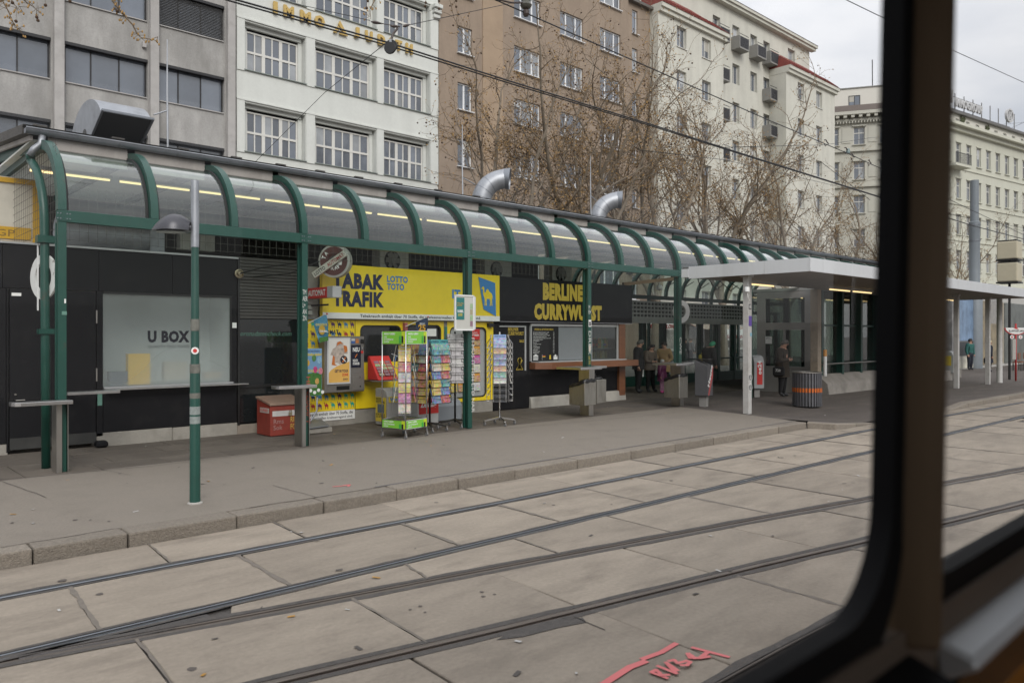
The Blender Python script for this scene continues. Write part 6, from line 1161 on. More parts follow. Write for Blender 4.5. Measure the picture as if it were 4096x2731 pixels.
a = gr(2600, 1568, PZ); J3 = pose(head=(.0, -.04, .885), crown=(.0, -.065, .94), elR=(-.13, -.02, .63), wrR=(-.06, -.12, .62), haR=(-.03, -.145, .63), elL=(.13, -.02, .63), wrL=(.06, -.12, .61), haL=(.03, -.145, .62), anL=(.09, -.02, .05), toL=(.12, -.09, .022)); person((a.x, a.y, PZ), RD(-8), 1.62, J3, dict(top=brown, legs=blk, shoes=sneak), 'woman in a taupe puffer jacket looking down at her phone', ('long', hairb), [coat(.45, .60, .145, .135, brown), phone('haR')], 1.12)
a = gr(2648, 1572, PZ); J4 = {k: (v[0]*1.12, v[1], v[2]) for k, v in BASE.items()}; J4['crown'] = (0, -.015, .965); J4['head'] = (0, -.015, .885); person((a.x, a.y, PZ), RD(12), 1.10, J4, dict(top=plum, legs=P('legging_pink', (.35, .18, .26), var=.6, scale=30), shoes=pinks), 'small child in a plum quilted coat and pale knitted hat', ('hat', P('hat_grey', (.42, .40, .38), var=.3)), [coat(.36, .62, .19, .165, plum)], 1.35)
a = gr(2680, 1560, PZ); J5 = pose(elR=(-.15, -.03, .64), wrR=(-.16, -.15, .66), haR=(-.165, -.19, .67), elL=(.14, .06, .63), wrL=(.11, -.02, .58), haL=(.1, -.04, .56)); person((a.x+.5, a.y+.6, PZ), RD(-75), 1.66, J5, dict(top=camelc, legs=blk, shoes=sneak), 'woman in a belted camel coat with black hair tied back', ('bun', hairb), [coat(.36, .62, .155, .125, camelc), lambda t, J, H: MB().lathe((0, 0, .60*H), [(.225, 0), (.225, .05)], 18).build('belt', camelc, t)], 1.05)
J6 = pose(pelvis=(0, .03, .52), spine=(0, .0, .62), chest=(0, -.03, .75), neck=(0, -.06, .83), head=(0, -.09, .87), crown=(0, -.105, .93), knL=(.06, -.09, .29), anL=(.06, -.10, .06), toL=(.065, -.17, .022), knR=(-.058, .03, .28), anR=(-.06, .14, .09), toR=(-.06, .09, .03))
a = gr(2836, 1556, PZ); person((a.x, a.y, PZ), RD(80), 1.72, J6, dict(top=dgr, legs=jean, shoes=shw), 'man with a green cap leaning forward behind the Heute dispenser', ('hat', P('cap_green', (.03, .24, .13))), [handbag(1, .62, P('bag_mustard', (.30, .24, .03)))], 1.1)
far = [(2740, 29.0, 'dark', hairb, 'woman seated across the back street, left of the ring post'), (2762, 28.2, 'grey', hairbr, 'second guest seated across the back street right of the ring'), (2800, 27.6, 'dark', hairg, 'balding man in black across the back street'), (2870, 28.6, 'grey', hairbr, 'guest in front of the stall counter below the awning'), (2940, 26.5, 'white', hairbr, 'person in a white jacket walking across the back street')]
for i, (px_, Y, cl, hm, lab) in enumerate(far):
    a = at(px_, 1400, Y); person((a.x, Y, PZ), RD(20+60*i), 1.66+.03*i, pose(), dict(top={'dark': dgr, 'grey': M('cloth_grey', (.12, .12, .13), .85), 'white': M('cloth_white', (.55, .54, .5), .85)}[cl], legs=jean, shoes=sneak), lab, ('short', hm))
a = gr(3957, 1487, PZ); person((a.x, a.y, PZ), RD(30), 1.62, pose(), dict(top=jean, legs=blk, shoes=sneak), 'older woman in a long navy coat with a magenta scarf at far right', ('short', P('hair_blond', (.45, .36, .22))), [coat(.28, .62, .14, .115, jean), lambda t, J, H: MB().lathe((0, -.01, .80*H), [(.09, 0), (.1, .03), (.09, .07)], 14).build('scarf', P('scarf_magenta', (.30, .02, .22)), t), handbag(1, .36, blk)], 1.2)
a = at(3880, 1300, 13.5); person((a.x, 13.5, PZ), RD(-20), 1.7, pose(), dict(top=M('cloth_teal', (.02, .10, .09), .85), legs=jean, shoes=sneak), 'person in a dark teal jacket behind the far dispenser', ('short', hairb))
# ------------------------------------------------------------------ buildings behind (fronts near Y = 35)
winm = M('window_pane', (.12, .137, .165), .07, var=.25, scale=.8, spec=1., rnd=.35, coat=.6)
winc = M('window_pane_curtain', (.26, .275, .29), .12, var=.35, scale=1.2, spec=.9, rnd=.25, coat=.5)
wframe = P('window_white', (.66, .65, .61), .5); dframe = P('window_dark', (.02, .02, .022), .5)
PAN = {}
def pane(wd, ht, loc, parent, mat):
    k = (round(wd, 3), round(ht, 3), mat.name)
    if k not in PAN:
        me = bpy.data.meshes.new('pane'); b = MB().box(-wd/2, wd/2, 0, .012, -ht/2, ht/2); me.from_pydata(b.v, [], b.f); me.materials.append(mat); PAN[k] = me
    o = bpy.data.objects.new('pane', PAN[k]); COL.objects.link(o); put(o, parent); o.location = V(loc)-org(parent); return o
WIN = {}
wr = random.Random(11)
def window(parent, x0, x1, z0, z1, y, cols, rows, fw=.05, fm=None, pm=None, thick=(), sill=.0, tm=.1, sm=None):
    """a window as a part: frame with glazing bars, one pane object for each light, an optional sill"""
    fm = fm or wframe; m = MB(); W, H = x1-x0, z1-z0
    m.box(x0, x1, y, y+.08, z0, z0+fw); m.box(x0, x1, y, y+.08, z1-fw, z1); m.box(x0, x0+fw, y, y+.08, z0+fw, z1-fw); m.box(x1-fw, x1, y, y+.08, z0+fw, z1-fw)
    xs = [x0]; tot = sum(cols); c = x0
    for w_ in cols: c += W*w_/tot; xs.append(c)
    zs = [z0]; tot = sum(rows); c = z0
    for h_ in rows: c += H*h_/tot; zs.append(c)
    for i, x in enumerate(xs[1:-1]): b = tm if i in thick else fw*.8; m.box(x-b/2, x+b/2, y+.005, y+.075, z0+fw, z1-fw)
    for z in zs[1:-1]: m.box(x0+fw, x1-fw, y-.004, y+.072, z-fw*.7, z+fw*.7)
    o = m.build('window', fm, parent)
    dark = wr.random()
    for i in range(len(cols)):
        for j in range(len(rows)):
            p = pm or (winc if wr.random() < .16 else winm)
            pane(xs[i+1]-xs[i]-.01, zs[j+1]-zs[j]-.01, ((xs[i]+xs[i+1])/2, y+.045, (zs[j]+zs[j+1])/2), o, p)
    if H < 2.2 and W < 2.6 and wr.random() < .42:       # a roller blind or curtain part of the way down
        k_ = wr.choice((.25, .4, .55, .9)); i = wr.randrange(len(cols)); MB().box(xs[i]+fw*.6, xs[i+1]-fw*.6, y+.030, y+.040, z1-fw-(H-2*fw)*k_, z1-fw).build('blind', wr.choice((winc, P('blind_cream', (.42, .40, .35), .3), P('blind_pale', (.5, .52, .54), .3))), o)
    if sill: MB().box(x0-.08, x1+.08, y-.28, y+.0, z0-.05, z0-.005).build('sill', sm or fm, o)
    return o
def front(parent, x0, x1, z0, z1, y, holes, depth, mat, name='wall', back=11., top=True):
    """wall skin with real openings and reveals, closed by side, back and top walls"""
    xs = sorted({x0, x1, *[h[0] for h in holes], *[h[1] for h in holes]}); zs = sorted({z0, z1, *[h[2] for h in holes], *[h[3] for h in holes]})
    xs = [x for x in xs if x0 <= x <= x1]; zs = [z for z in zs if z0 <= z <= z1]; m = MB()
    for i in range(len(xs)-1):
        run = None
        for j in range(len(zs)-1):
            cx, cz = (xs[i]+xs[i+1])/2, (zs[j]+zs[j+1])/2
            hole = any(h[0] < cx < h[1] and h[2] < cz < h[3] for h in holes)
            if not hole and run is None: run = zs[j]
            if run is not None and (hole or j == len(zs)-2):
                e = zs[j] if hole else zs[j+1]; m.quad((xs[i], y, run), (xs[i+1], y, run), (xs[i+1], y, e), (xs[i], y, e)); run = None
    for a, b, c, d in holes:
        e = y+depth; m.quad((a, y, c), (b, y, c), (b, e, c), (a, e, c)); m.quad((a, y, d), (a, e, d), (b, e, d), (b, y, d)); m.quad((a, y, c), (a, e, c), (a, e, d), (a, y, d)); m.quad((b, y, c), (b, y, d), (b, e, d), (b, e, c))
    Y2 = y+back; m.quad((x0, y, z0), (x0, y, z1), (x0, Y2, z1), (x0, Y2, z0)); m.quad((x1, y, z0), (x1, Y2, z0), (x1, Y2, z1), (x1, y, z1)); m.quad((x0, Y2, z0), (x0, Y2, z1), (x1, Y2, z1), (x1, Y2, z0))
    if top: m.quad((x0, y, z1), (x1, y, z1), (x1, Y2, z1), (x0, Y2, z1))
    return m.build(name, mat, parent)
# --- grey concrete office block
gconc = M('office_concrete', (.37, .36, .345), .85, grain=.13, gs=14, streak=.16, var=.3, scale=.9, bump=.5, bs=14, dirt=.7, dscale=.55, dcol=(.20, .193, .18), dlo=.44, dhi=.68, stretch=(1, 1, .45))
gpil = M('office_pillar', (.40, .385, .37), .8, var=.2, scale=1.2, dirt=.5, dscale=.9, dcol=(.22, .205, .19))
b1 = thing('office_building', 'stained grey concrete office block with long dark framed windows', 'building', (3, 35, 0)); bays = [(.5, 3.72), (4.15, 7.38), (7.88, 11.05), (11.48, 14.40)]
rowsz = [(2.3, 4.0), (5.6, 7.3), (8.95, 10.6), (12.22, 13.87), (15.52, 17.15), (18.8, 20.4)]
hol = [(a, b, c, d) for a, b in bays for c, d in rowsz]
front(b1, -6, 14.93, 0, 23, 35, hol, .3, gconc)
for x in (3.72, 7.45, 11.08, 14.46): B(x, x+.36, 34.72, 34.998, 0, 22.9).build('pillar', gpil, b1, bev=.02)
blind = M('blind_grey', (.20, .20, .20), .5)
for i, (a, b) in enumerate(bays):
    for j, (c, d) in enumerate(rowsz):
        w_ = window(b1, a+.01, b-.01, c+.01, d-.01, 35.2, [1, 1.1, 1.1], [1], .06, dframe, winm, sill=.0)
        MB().box(a, b-.05, 34.93, 35.2, c-.03, c+.01).build('sill', gpil, w_); MB().box(a, b-.02, 34.97, 35.2, d-.12, d).build('blind_box', dframe, w_)
        if (i == 3 and j == 4):
            for s_ in range(22): MB().obox(((a+b)/2, 35.14, c+.06+s_*.07), ((b-a)/2-.05, 0, 0), (0, .028, -.016), (0, .002, .003)).build('blind_slat', blind, w_)
B(10.8, 10.95, 34.85, 34.99, 14.35, 14.6).build('alarm_bell', gpil, b1)
# --- white building
wst = M('white_render', (.62, .635, .60), .85, grain=.04, gs=8, streak=.06, var=.07, scale=.8, bump=.3, bs=20, dirt=.35, dscale=.7, dcol=(.55, .555, .52), stretch=(1, 1, .5))
b2 = thing('white_building', 'white rendered building with wide many-paned windows and gold letters', 'building', (15, 35, 0))
wb = [(15.35, 18.45), (18.98, 22.58), (23.05, 26.12)]; wz = [(3.0, 5.0), (6.85, 8.8), (10.67, 12.65), (14.5, 16.46), (18.33, 20.3), (22.1, 24.1)]
front(b2, 14.95, 26.72, 0, 27, 34.95, [(a, b, c-.02, d+.28) for a, b in wb for c, d in wz], .55, wst)
for a, b in wb:
    for c, d in wz:
        w_ = window(b2, a+.22, b-.22, c, d, 35.36, [1]*6, [1, 1], .075, wframe, None, thick=(1, 3), tm=.17)
        m = MB(); m.box(a+.1, b-.1, 35.2, 35.36, d+.1, d+.27); m.box(a+.02, a+.22, 35.28, 35.44, c, d+.26); m.box(b-.22, b-.02, 35.28, 35.44, c, d+.26); m.build('reveal_trim', wst, w_)
        B(a-.05, b+.05, 34.86, 35.36, c-.06, c-.02).build('sill', P('sill_green_grey', (.22, .25, .23)), w_)
        for k in range(1, 11):
            if c > 10: MB().box(a+.25+(b-a-.5)*k/11-.012, a+.25+(b-a-.5)*k/11+.012, 35.33, 35.355, c+.02, c+.10).build('flower_rail', wframe, w_)
for (a, b) in ((14.95, 15.33), (18.47, 18.96), (22.6, 23.03), (26.14, 26.7)):
    for c, d in wz: B(a, b, 34.90, 34.948, c-.1, d+.35).build('pilaster', wst, b2)
for c, d in wz: B(14.95, 26.7, 34.88, 34.946, d+.36, d+.44).build('string_course', wst, b2)
for ch, xa, wd in (('I', 16.72, .2), ('M', 17.25, .52), ('M', 18.12, .56), ('O', 18.90, .55), ('J', 21.15, .32), ('U', 21.85, .42), ('D', 22.62, .45), ('I', 23.38, .13), ('T', 23.75, .40), ('H', 24.42, .44)): text(ch, (xa, 34.85, 17.48), wd, .56, gold, b2, bold=.05, ex=.12, name='sign_letter')
m = MB(); y = 34.80
for p in ([(19.95, 17.42), (20.12, 17.42), (20.30, 17.72), (20.20, 17.80)], [(20.24, 17.9), (20.32, 18.1), (20.78, 17.42), (20.62, 17.42)], [(20.28, 17.42), (20.62, 17.42), (20.55, 17.53), (20.35, 17.53)]): m.prism([(a, y, b) for a, b in p], (0, .1, 0))
m.build('sign_emblem', gold, b2)
for i in range(3): B(26.2+.05*i, 26.75, 34.5+.12*i, 34.94, 20.45-.25*i, 20.68-.25*i).build('cornice_bracket', wst, b2, bev=.03)
# --- brown building
br = M('brown_render', (.31, .243, .185), .9, grain=.08, gs=6, streak=.16, var=.16, scale=.5, bump=.5, bs=10, dirt=.6, dscale=.5, dcol=(.225, .175, .135), dlo=.42, dhi=.66, stretch=(1, 1, .4))
br2 = M('tan_render', (.36, .27, .19), .9, var=.15, scale=.6, bump=.4, bs=10, dirt=.4, dscale=.5, dcol=(.24, .17, .12))
b3 = thing('brown_building', 'brown rendered apartment house with white framed windows', 'building', (27, 35, 0)); bs_ = [5.2, 8.5, 11.85, 15.15, 18.45, 21.8, 25.1]
colsb = [(28.1, 29.2, 2), (32.6, 34.9, 3), (36.75, 39.0, 3), (40.75, 43.0, 3)]
front(b3, 26.74, 43.9, 0, 30, 34.9, [(a, b, z, z+1.6) for a, b, n in colsb for z in bs_], .22, br)
front(b3, 43.903, 46.62, 0, 26.2, 35.05, [(44.5, 45.15, z, z+1.75) for z in [4.6, 8, 11.3, 14.6, 17.9, 21.2, 24.0]], .22, br)
B(30.0, 31.6, 34.84, 34.898, 0, 29.9).build('render_strip', br2, b3); B(43.85, 46.7, 34.7, 35.4, 26.2, 26.4).build('eaves', P('eaves_grey', (.12, .11, .1)), b3)
wf2 = P('window_bright', (.74, .75, .76), .45)
for a, b, n in colsb:
    for z in bs_: window(b3, a+.01, b-.01, z+.01, z+1.59, 35.02, [.8, 1.2, .8] if n == 3 else [1, 1], [1], .075, wf2, None, sill=1, tm=.12, thick=(0, 1))
for z in [4.6, 8, 11.3, 14.6, 17.9, 21.2, 24.0]: window(b3, 44.51, 45.14, z+.01, z+1.74, 35.17, [1], [1], .07, wf2, None, sill=1)
for x, z in ((34.3, 5.6), (39.9, 5.8), (44.0, 6.4)): 
    m = MB(); m.poly([(x+.38*cos(a), 34.89, z+.9+.38*sin(a)) for a in [pi*k/10 for k in range(11)]]+[(x-.38, 34.89, z), (x+.38, 34.89, z)]); m.build('arched_niche', dframe, b3)
# --- pale apartment house with balconies
pw = M('pale_render', (.56, .55, .485), .85, grain=.05, gs=6, streak=.10, var=.09, scale=.6, bump=.3, bs=12, dirt=.35, dscale=.5, dcol=(.44, .425, .37))
rt = M('red_tiles', (.20, .045, .035), .7, var=.35, scale=3, bump=.6, bs=9)
balc = M('balcony_grey', (.24, .235, .22), .7, var=.1); balb = M('balcony_bars', (.05, .05, .055), .6)
b4 = thing('apartment_house', 'pale apartment house with red roofs and small balconies', 'building', (47, 35, 0)); rz_ = [3.9, 7.25, 10.6, 13.95, 17.3, 20.65, 24.0, 27.35]
mc = [56.6, 59.7, 62.7, 65.0]; front(b4, 46.63, 74.0, 0, 30.8, 36, [(x, x+1.15, z, z+1.75) for x in mc for z in rz_]+[(69.6, 71, 28.1, 29.6)], .35, pw)
for x in mc:
    for k, z in enumerate(rz_):
        window(b4, x+.01, x+1.14, z+.01, z+1.74, 36.25, [1, 1], [1], .06, wframe, None, sill=0)
        if k == 7 or (x == mc[0] and k % 1 == 0 and k > 3) or (x == mc[3] and k > 4):
            t = B(x-.25, x+1.35, 35.15, 35.98, z-.55, z-.42).build('balcony', balc, b4); B(x-.25, x-.15, 35.15, 35.98, z-.42, z+.55).build('side_panel', balc, t); B(x+1.25, x+1.35, 35.15, 35.98, z-.42, z+.55).build('side_panel', balc, t)
            m = MB()
            for i in range(14): m.box(x-.15+.1*i, x-.09+.1*i, 35.15, 35.19, z-.42, z+.5)
            o = m.build('railing_bars', balb, t); o['kind'] = 'stuff'; MB().tube([(x-.2, 35.2, z+.72), (x+1.3, 35.2, z+.72)], .025, 6).build('handrail', balb, t); B(x-.15, x+1.25, 35.192, 35.2, z-.42, z+.45).build('screen', balc, t)
window(b4, 69.61, 70.99, 28.11, 29.59, 36.25, [1, 1], [1], .06, wframe, None)
for nm, xa, xb, cw in (('wing_left', 46.635, 55.5, [49.0, 52.4]), ('wing_right', 66.0, 75.9, [68.2, 71.9])):
    front(b4, xa, xb, 0, 26.3, 34.3, [(x, x+1.25, z, z+1.6) for x in cw for z in rz_[:-1]], .3, pw, 'wing_wall', 1.69)
    for x in cw:
        for z in rz_[:-1]: window(b4, x+.01, x+1.24, z+.01, z+1.59, 34.5, [1, 1], [1], .06, wframe, None, sill=1)
    B(xa-.02, xb+.3, 33.9, 35.99, 26.3, 26.6).build('cornice', pw, b4); B(xa-.02, xb+.2, 34.05, 35.99, 26.0, 26.298).build('cornice_step', pw, b4)
    rf = MB(); rf.add([(xa-.02, 33.85, 26.602), (xb+.35, 33.85, 26.602), (xb+.35, 35.98, 26.602), (xa-.02, 35.98, 26.602), (xa+.4, 35.97, 28.5), (xb-2.2, 35.97, 28.5)], [(0, 1, 5, 4), (1, 2, 5), (0, 4, 3)]); rr = rf.build('wing_roof', rt, b4)
    for i in range(int((xb-xa)/.45)): MB().bar((xa+.2+.45*i, 33.84, 26.62), (xa+.2+.45*i, 35.0, 27.65), .06, .05).build('roof_tile_row', rt, rr)
B(46.6, 74.4, 35.5, 36.0, 30.3, 30.55).build('cornice', pw, b4); B(46.6, 74.5, 35.35, 36.2, 30.55, 30.8).build('cornice_step', pw, b4)
m = MB(); m.add([(46.5, 35.3, 30.802), (74.5, 35.3, 30.802), (74.5, 47, 30.802), (46.5, 47, 30.802), (46.5, 40, 32.6), (73.5, 40, 32.6)], [(0, 1, 5, 4), (1, 2, 5), (2, 3, 4, 5), (3, 0, 4)]); m.build('main_roof', rt, b4)
t = thing('chimney_stack', 'small red chimney on the pale apartment house roof', 'chimney', (63, 38, 31)); B(62.5, 63.2, 38, 38.6, 31, 34).build('stack', rt, t)
# --- beige corner building, turned towards the tram
bg_ = M('beige_stucco', (.50, .49, .43), .85, var=.08, scale=.6, dirt=.3, dscale=.6, dcol=(.38, .37, .32))
b5 = thing('beige_building', 'beige stucco building with dentil cornice across the side street', 'building', (85.7, 39.2, 0), rz=RD(-60), local=True)
bx = [-8.4+2.7*i for i in range(6)]; bz = [4.0, 8.0, 11.9, 15.7, 19.5, 23.4]
front(b5, -9, 7, 0, 26.6, 0, [(x, x+1.15, z, z+1.95) for x in bx for z in bz], .3, bg_, back=10)
for x in bx:
    for z in bz:
        w_ = window(b5, x+.01, x+1.14, z+.01, z+1.94, .2, [1, 1], [2, 1], .06, wframe, None); B(x-.15, x+1.3, -.18, -.01, z+2.02, z+2.14).build('hood_mould', bg_, w_); B(x-.12, x+1.27, -.2, .19, z-.1, z-.02).build('sill', bg_, w_)
for i in range(5):
    for z in (15.8, 19.7, 23.6): B(bx[i]+1.5, bx[i]+2.35, -.06, -.005, z, z+1.7).build('wall_panel', bg_, b5)
for z, d, h_ in ((26.0, .35, .25), (26.6, .95, .35), (22.6, .3, .2), (18.6, .3, .2)): B(-9.1, 7.1, -d, .0, z, z+h_).build('cornice', bg_, b5)
for i in range(20): B(-9+.79*i, -8.65+.79*i, -.85, -.001, 26.30, 26.59).build('bracket', bg_, b5)
for i in range(51): B(-9+.31*i, -8.84+.31*i, -.42, -.001, 25.76, 25.99).build('dentil', bg_, b5)
B(-9.1, 7.1, -.95, 3, 26.96, 27.6).build('gutter_roof', M('tin_roof', (.17, .14, .125), .6), b5); B(-9, 7, 1.0, 10, 27.61, 30).build('attic', P('attic_cream', (.62, .60, .54)), b5); B(-9.1, 7.1, .9, 1.2, 30.0, 30.12).build('attic_coping', P('coping', (.2, .2, .18)), b5)
window(b5, 2.0, 3.2, 27.9, 29.2, .95, [1, 1], [1], .06, dframe, winm)
t = thing('roof_antenna', 'thin dark antenna mast on the beige building', 'antenna', (0, 0, 0)); a = at(3489, 359, 42); b_ = at(3489, 240, 42); MB().tube([at(3490, 380, 42), b_], .06, 5).build('mast', rubber, t)
# --- long pale yellow building on the right
yl = M('yellow_stucco', (.55, .55, .465), .85, streak=.06, var=.07, scale=.5, dirt=.3, dscale=.5, dcol=(.46, .455, .36))
b6 = thing('yellow_building', 'long pale yellow building with rooftop letters at the far right', 'building', (93, 27, 0), rz=RD(-8.8), local=True)
yx = [-5.6+2.2*i for i in range(20)]; yz = [8.9, 12.7, 16.5, 20.3]
front(b6, -6, 40, 0, 23.9, 0, [(x, x+1.0, z, z+2.1) for x in yx for z in yz]+[(x, x+1.2, 3.6, 5.8) for x in yx], .25, yl, back=5)
for x in yx:
    for z in yz:
        w_ = window(b6, x+.01, x+.99, z+.01, z+2.09, .16, [1, 1], [2, 1], .06, wframe, None); B(x-.1, x+1.1, -.15, .15, z-.1, z-.02).build('sill', yl, w_); B(x-.12, x+1.12, -.08, -.005, z+2.12, z+2.22).build('lintel', yl, w_)
    window(b6, x+.01, x+1.19, 3.61, 5.79, .16, [1, 1], [1], .06, dframe, winm)
for z, d, h_ in ((23.9, .9, .3), (23.5, .4, .38), (7.2, .5, .3), (12.0, .1, .1), (15.8, .1, .1), (19.6, .1, .1)): B(-6.1, 40.1, -d, -.004, z, z+h_).build('cornice', yl, b6)
front(b6, -6, 40, 24.21, 26.0, 1.2, [(x+.2, x+1.0, 24.7, 25.6) for x in yx], .2, P('attic_cream', (.52, .50, .44)), 'attic_wall', 3.7)
for x in yx: window(b6, x+.21, x+.99, 24.71, 25.59, 1.32, [1, 1], [1], .06, wframe, winm)
B(-6.2, 40.2, .8, 4.95, 26.0, 26.25).build('roof_edge', P('roof_grey', (.13, .125, .12)), b6); t_ = B(-5.9, -2.6, -1.2, -.01, 19.5, 19.75).build('balcony', yl, b6)
m = MB()
for i in range(17): m.box(-5.9+.2*i, -5.86+.2*i, -1.2, -1.17, 19.75, 20.8)
m.box(-5.9, -2.6, -1.21, -1.16, 20.8, 20.86); o = m.build('railing_bars', balb, t_); o['kind'] = 'stuff'
for x0 in (0.3, 6.0):
    m = MB()
    for i in range(60): q = V((x0+wr.uniform(-.4, .5), 1.05+wr.uniform(0, .1), 25.9-1.9*wr.random())); m.obox(q, (.1, 0, .03), (0, .02, .08), (.02, 0, .02))
    o = m.build('creeper', M('creeper_green', (.06, .07, .03), .8), b6); o['kind'] = 'stuff'
for x in range(-5, 14, 2): MB().bar((x, 1.3, 26.25), (x, 1.3, 28.3), .08, .08).build('sign_strut', P('scaffold', (.22, .22, .22)), b6)
m = MB(); m.bar((-5, 1.3, 27.9), (5, 1.3, 27.9), .06, .06); m.bar((-5, 1.35, 26.6), (12, 1.35, 26.6), .06, .06); m.build('sign_rail', P('scaffold', (.22, .22, .22)), b6)
sgl = P('roof_letter', (.5, .5, .5), .5)
text('3SI', (-4.7, 1.0, 27.0), 2.5, 1.4, sgl, b6, bold=.03, ex=.2, name='sign_letters'); text('IMMOGROUP', (-1.6, 1.0, 26.75), 6.0, .95, sgl, b6, bold=.03, ex=.2, name='sign_letters')
hc_ = V((11.1, 1.0, 27.75)); m = MB(); k = 28
vs = [(hc_.x+rr_*cos(2*pi*i/k)*1.15, y_, hc_.z+rr_*sin(2*pi*i/k)) for y_ in (.9, 1.15) for rr_ in (.62, .8) for i in range(k)]; fs = []
for i in range(k): j = (i+1) % k; fs += [(i, j, k+j, k+i), (2*k+i, 3*k+i, 3*k+j, 2*k+j), (i, 2*k+i, 2*k+j, j), (k+i, k+j, 3*k+j, 3*k+i)]
m.add(vs, fs); m.bar((10.8, 1.0, 27.25), (11.0, 1.0, 28.25), .16, .2, (0, 1, 0)); m.bar((11.2, 1.0, 27.25), (11.45, 1.0, 28.25), .16, .2, (0, 1, 0)); m.bar((10.9, 1.0, 27.65), (11.35, 1.0, 27.85), .16, .2, (0, 1, 0)); m.build('sign_emblem', sgl, b6)
# shops across the back street, seen through the passage
t = thing('salon_sign', 'white shop sign ending in SALON across the back street', 'sign', (26, 30, 3)); a0, a1 = at(2590, 1290, 29), at(2700, 1318, 29); B(a0.x, a1.x, 29, 29.1, a1.z, a0.z).build('board', letterwhite, t); text('MOLLIS SALON', (a0.x+.1, 28.97, a1.z+.05), a1.x-a0.x-.25, (a0.z-a1.z)*.7, P('sign_red', (.30, .03, .03)), t, bold=.04, shear=.2)
t = thing('market_stall', 'ice cream stall with a striped awning across the back street', 'stall', (36, 29, PZ)); a0, a1, a2 = at(2770, 1288, 29), at(2965, 1318, 29), at(2965, 1345, 28.4)
for i in range(24):
    xa = a0.x+(a1.x-a0.x)*i/24; xb = a0.x+(a1.x-a0.x)*(i+1)/24; MB().add([(xa, 29.5, a0.z), (xb, 29.5, a0.z), (xb, 28.4, a1.z), (xa, 28.4, a1.z)], [(0, 1, 2, 3)]).build('awning_stripe', P('awning_a', (.55, .50, .42)) if i % 2 else P('awning_b', (.36, .20, .15)), t)
B(a0.x+1.6, a1.x, 28.36, 28.39, a2.z-.25, a1.z).build('valance', letterwhite, t); text('Gelato  Italiano', (a0.x+2.2, 28.34, a2.z-.15), 3.2, .35, P('sign_red', (.30, .03, .03)), t, shear=.3, bold=.02); B(a0.x-3, a1.x+2, 29.6, 29.8, PZ, 3.2).build('stall_front', P('stall_front', (.30, .28, .26), var=.5), t); B(a0.x-6, a1.x+2, 28.6, 29.2, 1.0, 1.15).build('stall_counter', P('stall_counter', (.5, .5, .48)), t); B(a0.x-6, a1.x+2, 28.7, 29.1, PZ, 1.0).build('stall_base', P('stall_base', (.2, .2, .2)), t)
# ---------------------------------------------------------------- things on the shelter roof
t = thing('exhaust_hood', 'big half round sheet metal exhaust hood on the shelter roof', 'hood', (3.8, 13.8, 5.1)); prof = [(13.78+.96*cos(a), 5.12+.66*sin(a)) for a in [RD(151*i/16) for i in range(17)]]
xL, xR = 3.40, 4.14; m = MB(); n = len(prof); m.add([(xL, *p) for p in prof]+[(xR, *p) for p in prof], [(i, i+1, n+i+1, n+i) for i in range(n-1)]); m.poly([(xL, *p) for p in prof]+[(xL, 13.45, 5.16)]); m.poly([(xR, *p) for p in prof[::-1]]+[(xR, 13.45, 5.16)][::-1]); m.build('shell', galv, t, smooth='auto')
m = MB(); m.add([(xL+.01, 12.88, 5.43), (xR-.01, 12.88, 5.43), (xR-.01, 13.48, 5.17), (xL+.01, 13.48, 5.17), (xL+.01, 13.6, 5.55), (xR-.01, 13.6, 5.55)], [(0, 3, 2, 1), (4, 5, 2, 3)]); m.build('dark_mouth', P('hood_inside', (.006, .006, .006), .9), t)
m = MB(); m.bar((xL-.01, 12.84, 5.44), (xR+.01, 12.84, 5.44), .03, .03); m.bar((xL, 12.84, 5.44), (xL, 13.46, 5.15), .03, .03); m.bar((xR, 12.84, 5.44), (xR, 13.46, 5.15), .03, .03); m.build('rim', zinc, t); MB().lathe((xL-.003, 13.85, 5.22), [(.12, 0), (.12, .004)], 18, (-1, 0, 0)).build('side_port', blackm, t)
def elbow(x, y, r, label, seed, k=1.):
    t = thing('vent_pipe', label, 'vent', (x, y, 5.3), group='bent vent pipes on the roof'); pth = [(x, y, 5.0), (x, y, 5.45)]; R_ = .42*k; d = V((.84, -.54, 0))
    for i in range(1, 9): a = RD(9.5*i); pth.append(V((x, y, 5.45))+d*R_*(1-cos(a))*1.5+V((0, 0, R_*sin(a)*1.5)))
    e = pth[-1]; dr = (d*sin(RD(76))+V((0, 0, cos(RD(76))))).normalized(); pth.append(e+dr*.18)
    MB().tube(pth, r, 20, False).build('pipe', galv, t, smooth=True)
    # flared slanting mouth
    c = pth[-1]; n2 = (dr+V((.1, -.45, -.35))).normalized(); MB().lathe(c-dr*.02, [(r*1.01, -.04), (r*1.12, .12), (r*1.10, .125), (r*1.0, .03)], 20, n2).build('mouth_ring', zinc, t, smooth='auto'); MB().lathe(c-dr*.03, [(r*1.06, .08), (r*1.06, .085)], 20, n2).build('mesh_screen', M('vent_mesh', (.03, .03, .033), .6), t)
    for q in (2, 4, 6): MB().tube([pth[q], pth[q]+(V(pth[q+1])-V(pth[q]))*.15], r*1.02, 20, False).build('seam', zinc, t)
a = at(1925, 800, 15.2); elbow(a.x, 15.2, .255, 'bent galvanised vent pipe nearer the white building', 1); a = at(2390, 862, 15.2); elbow(a.x, 15.2, .245, 'bent galvanised vent pipe further right on the roof', 2)
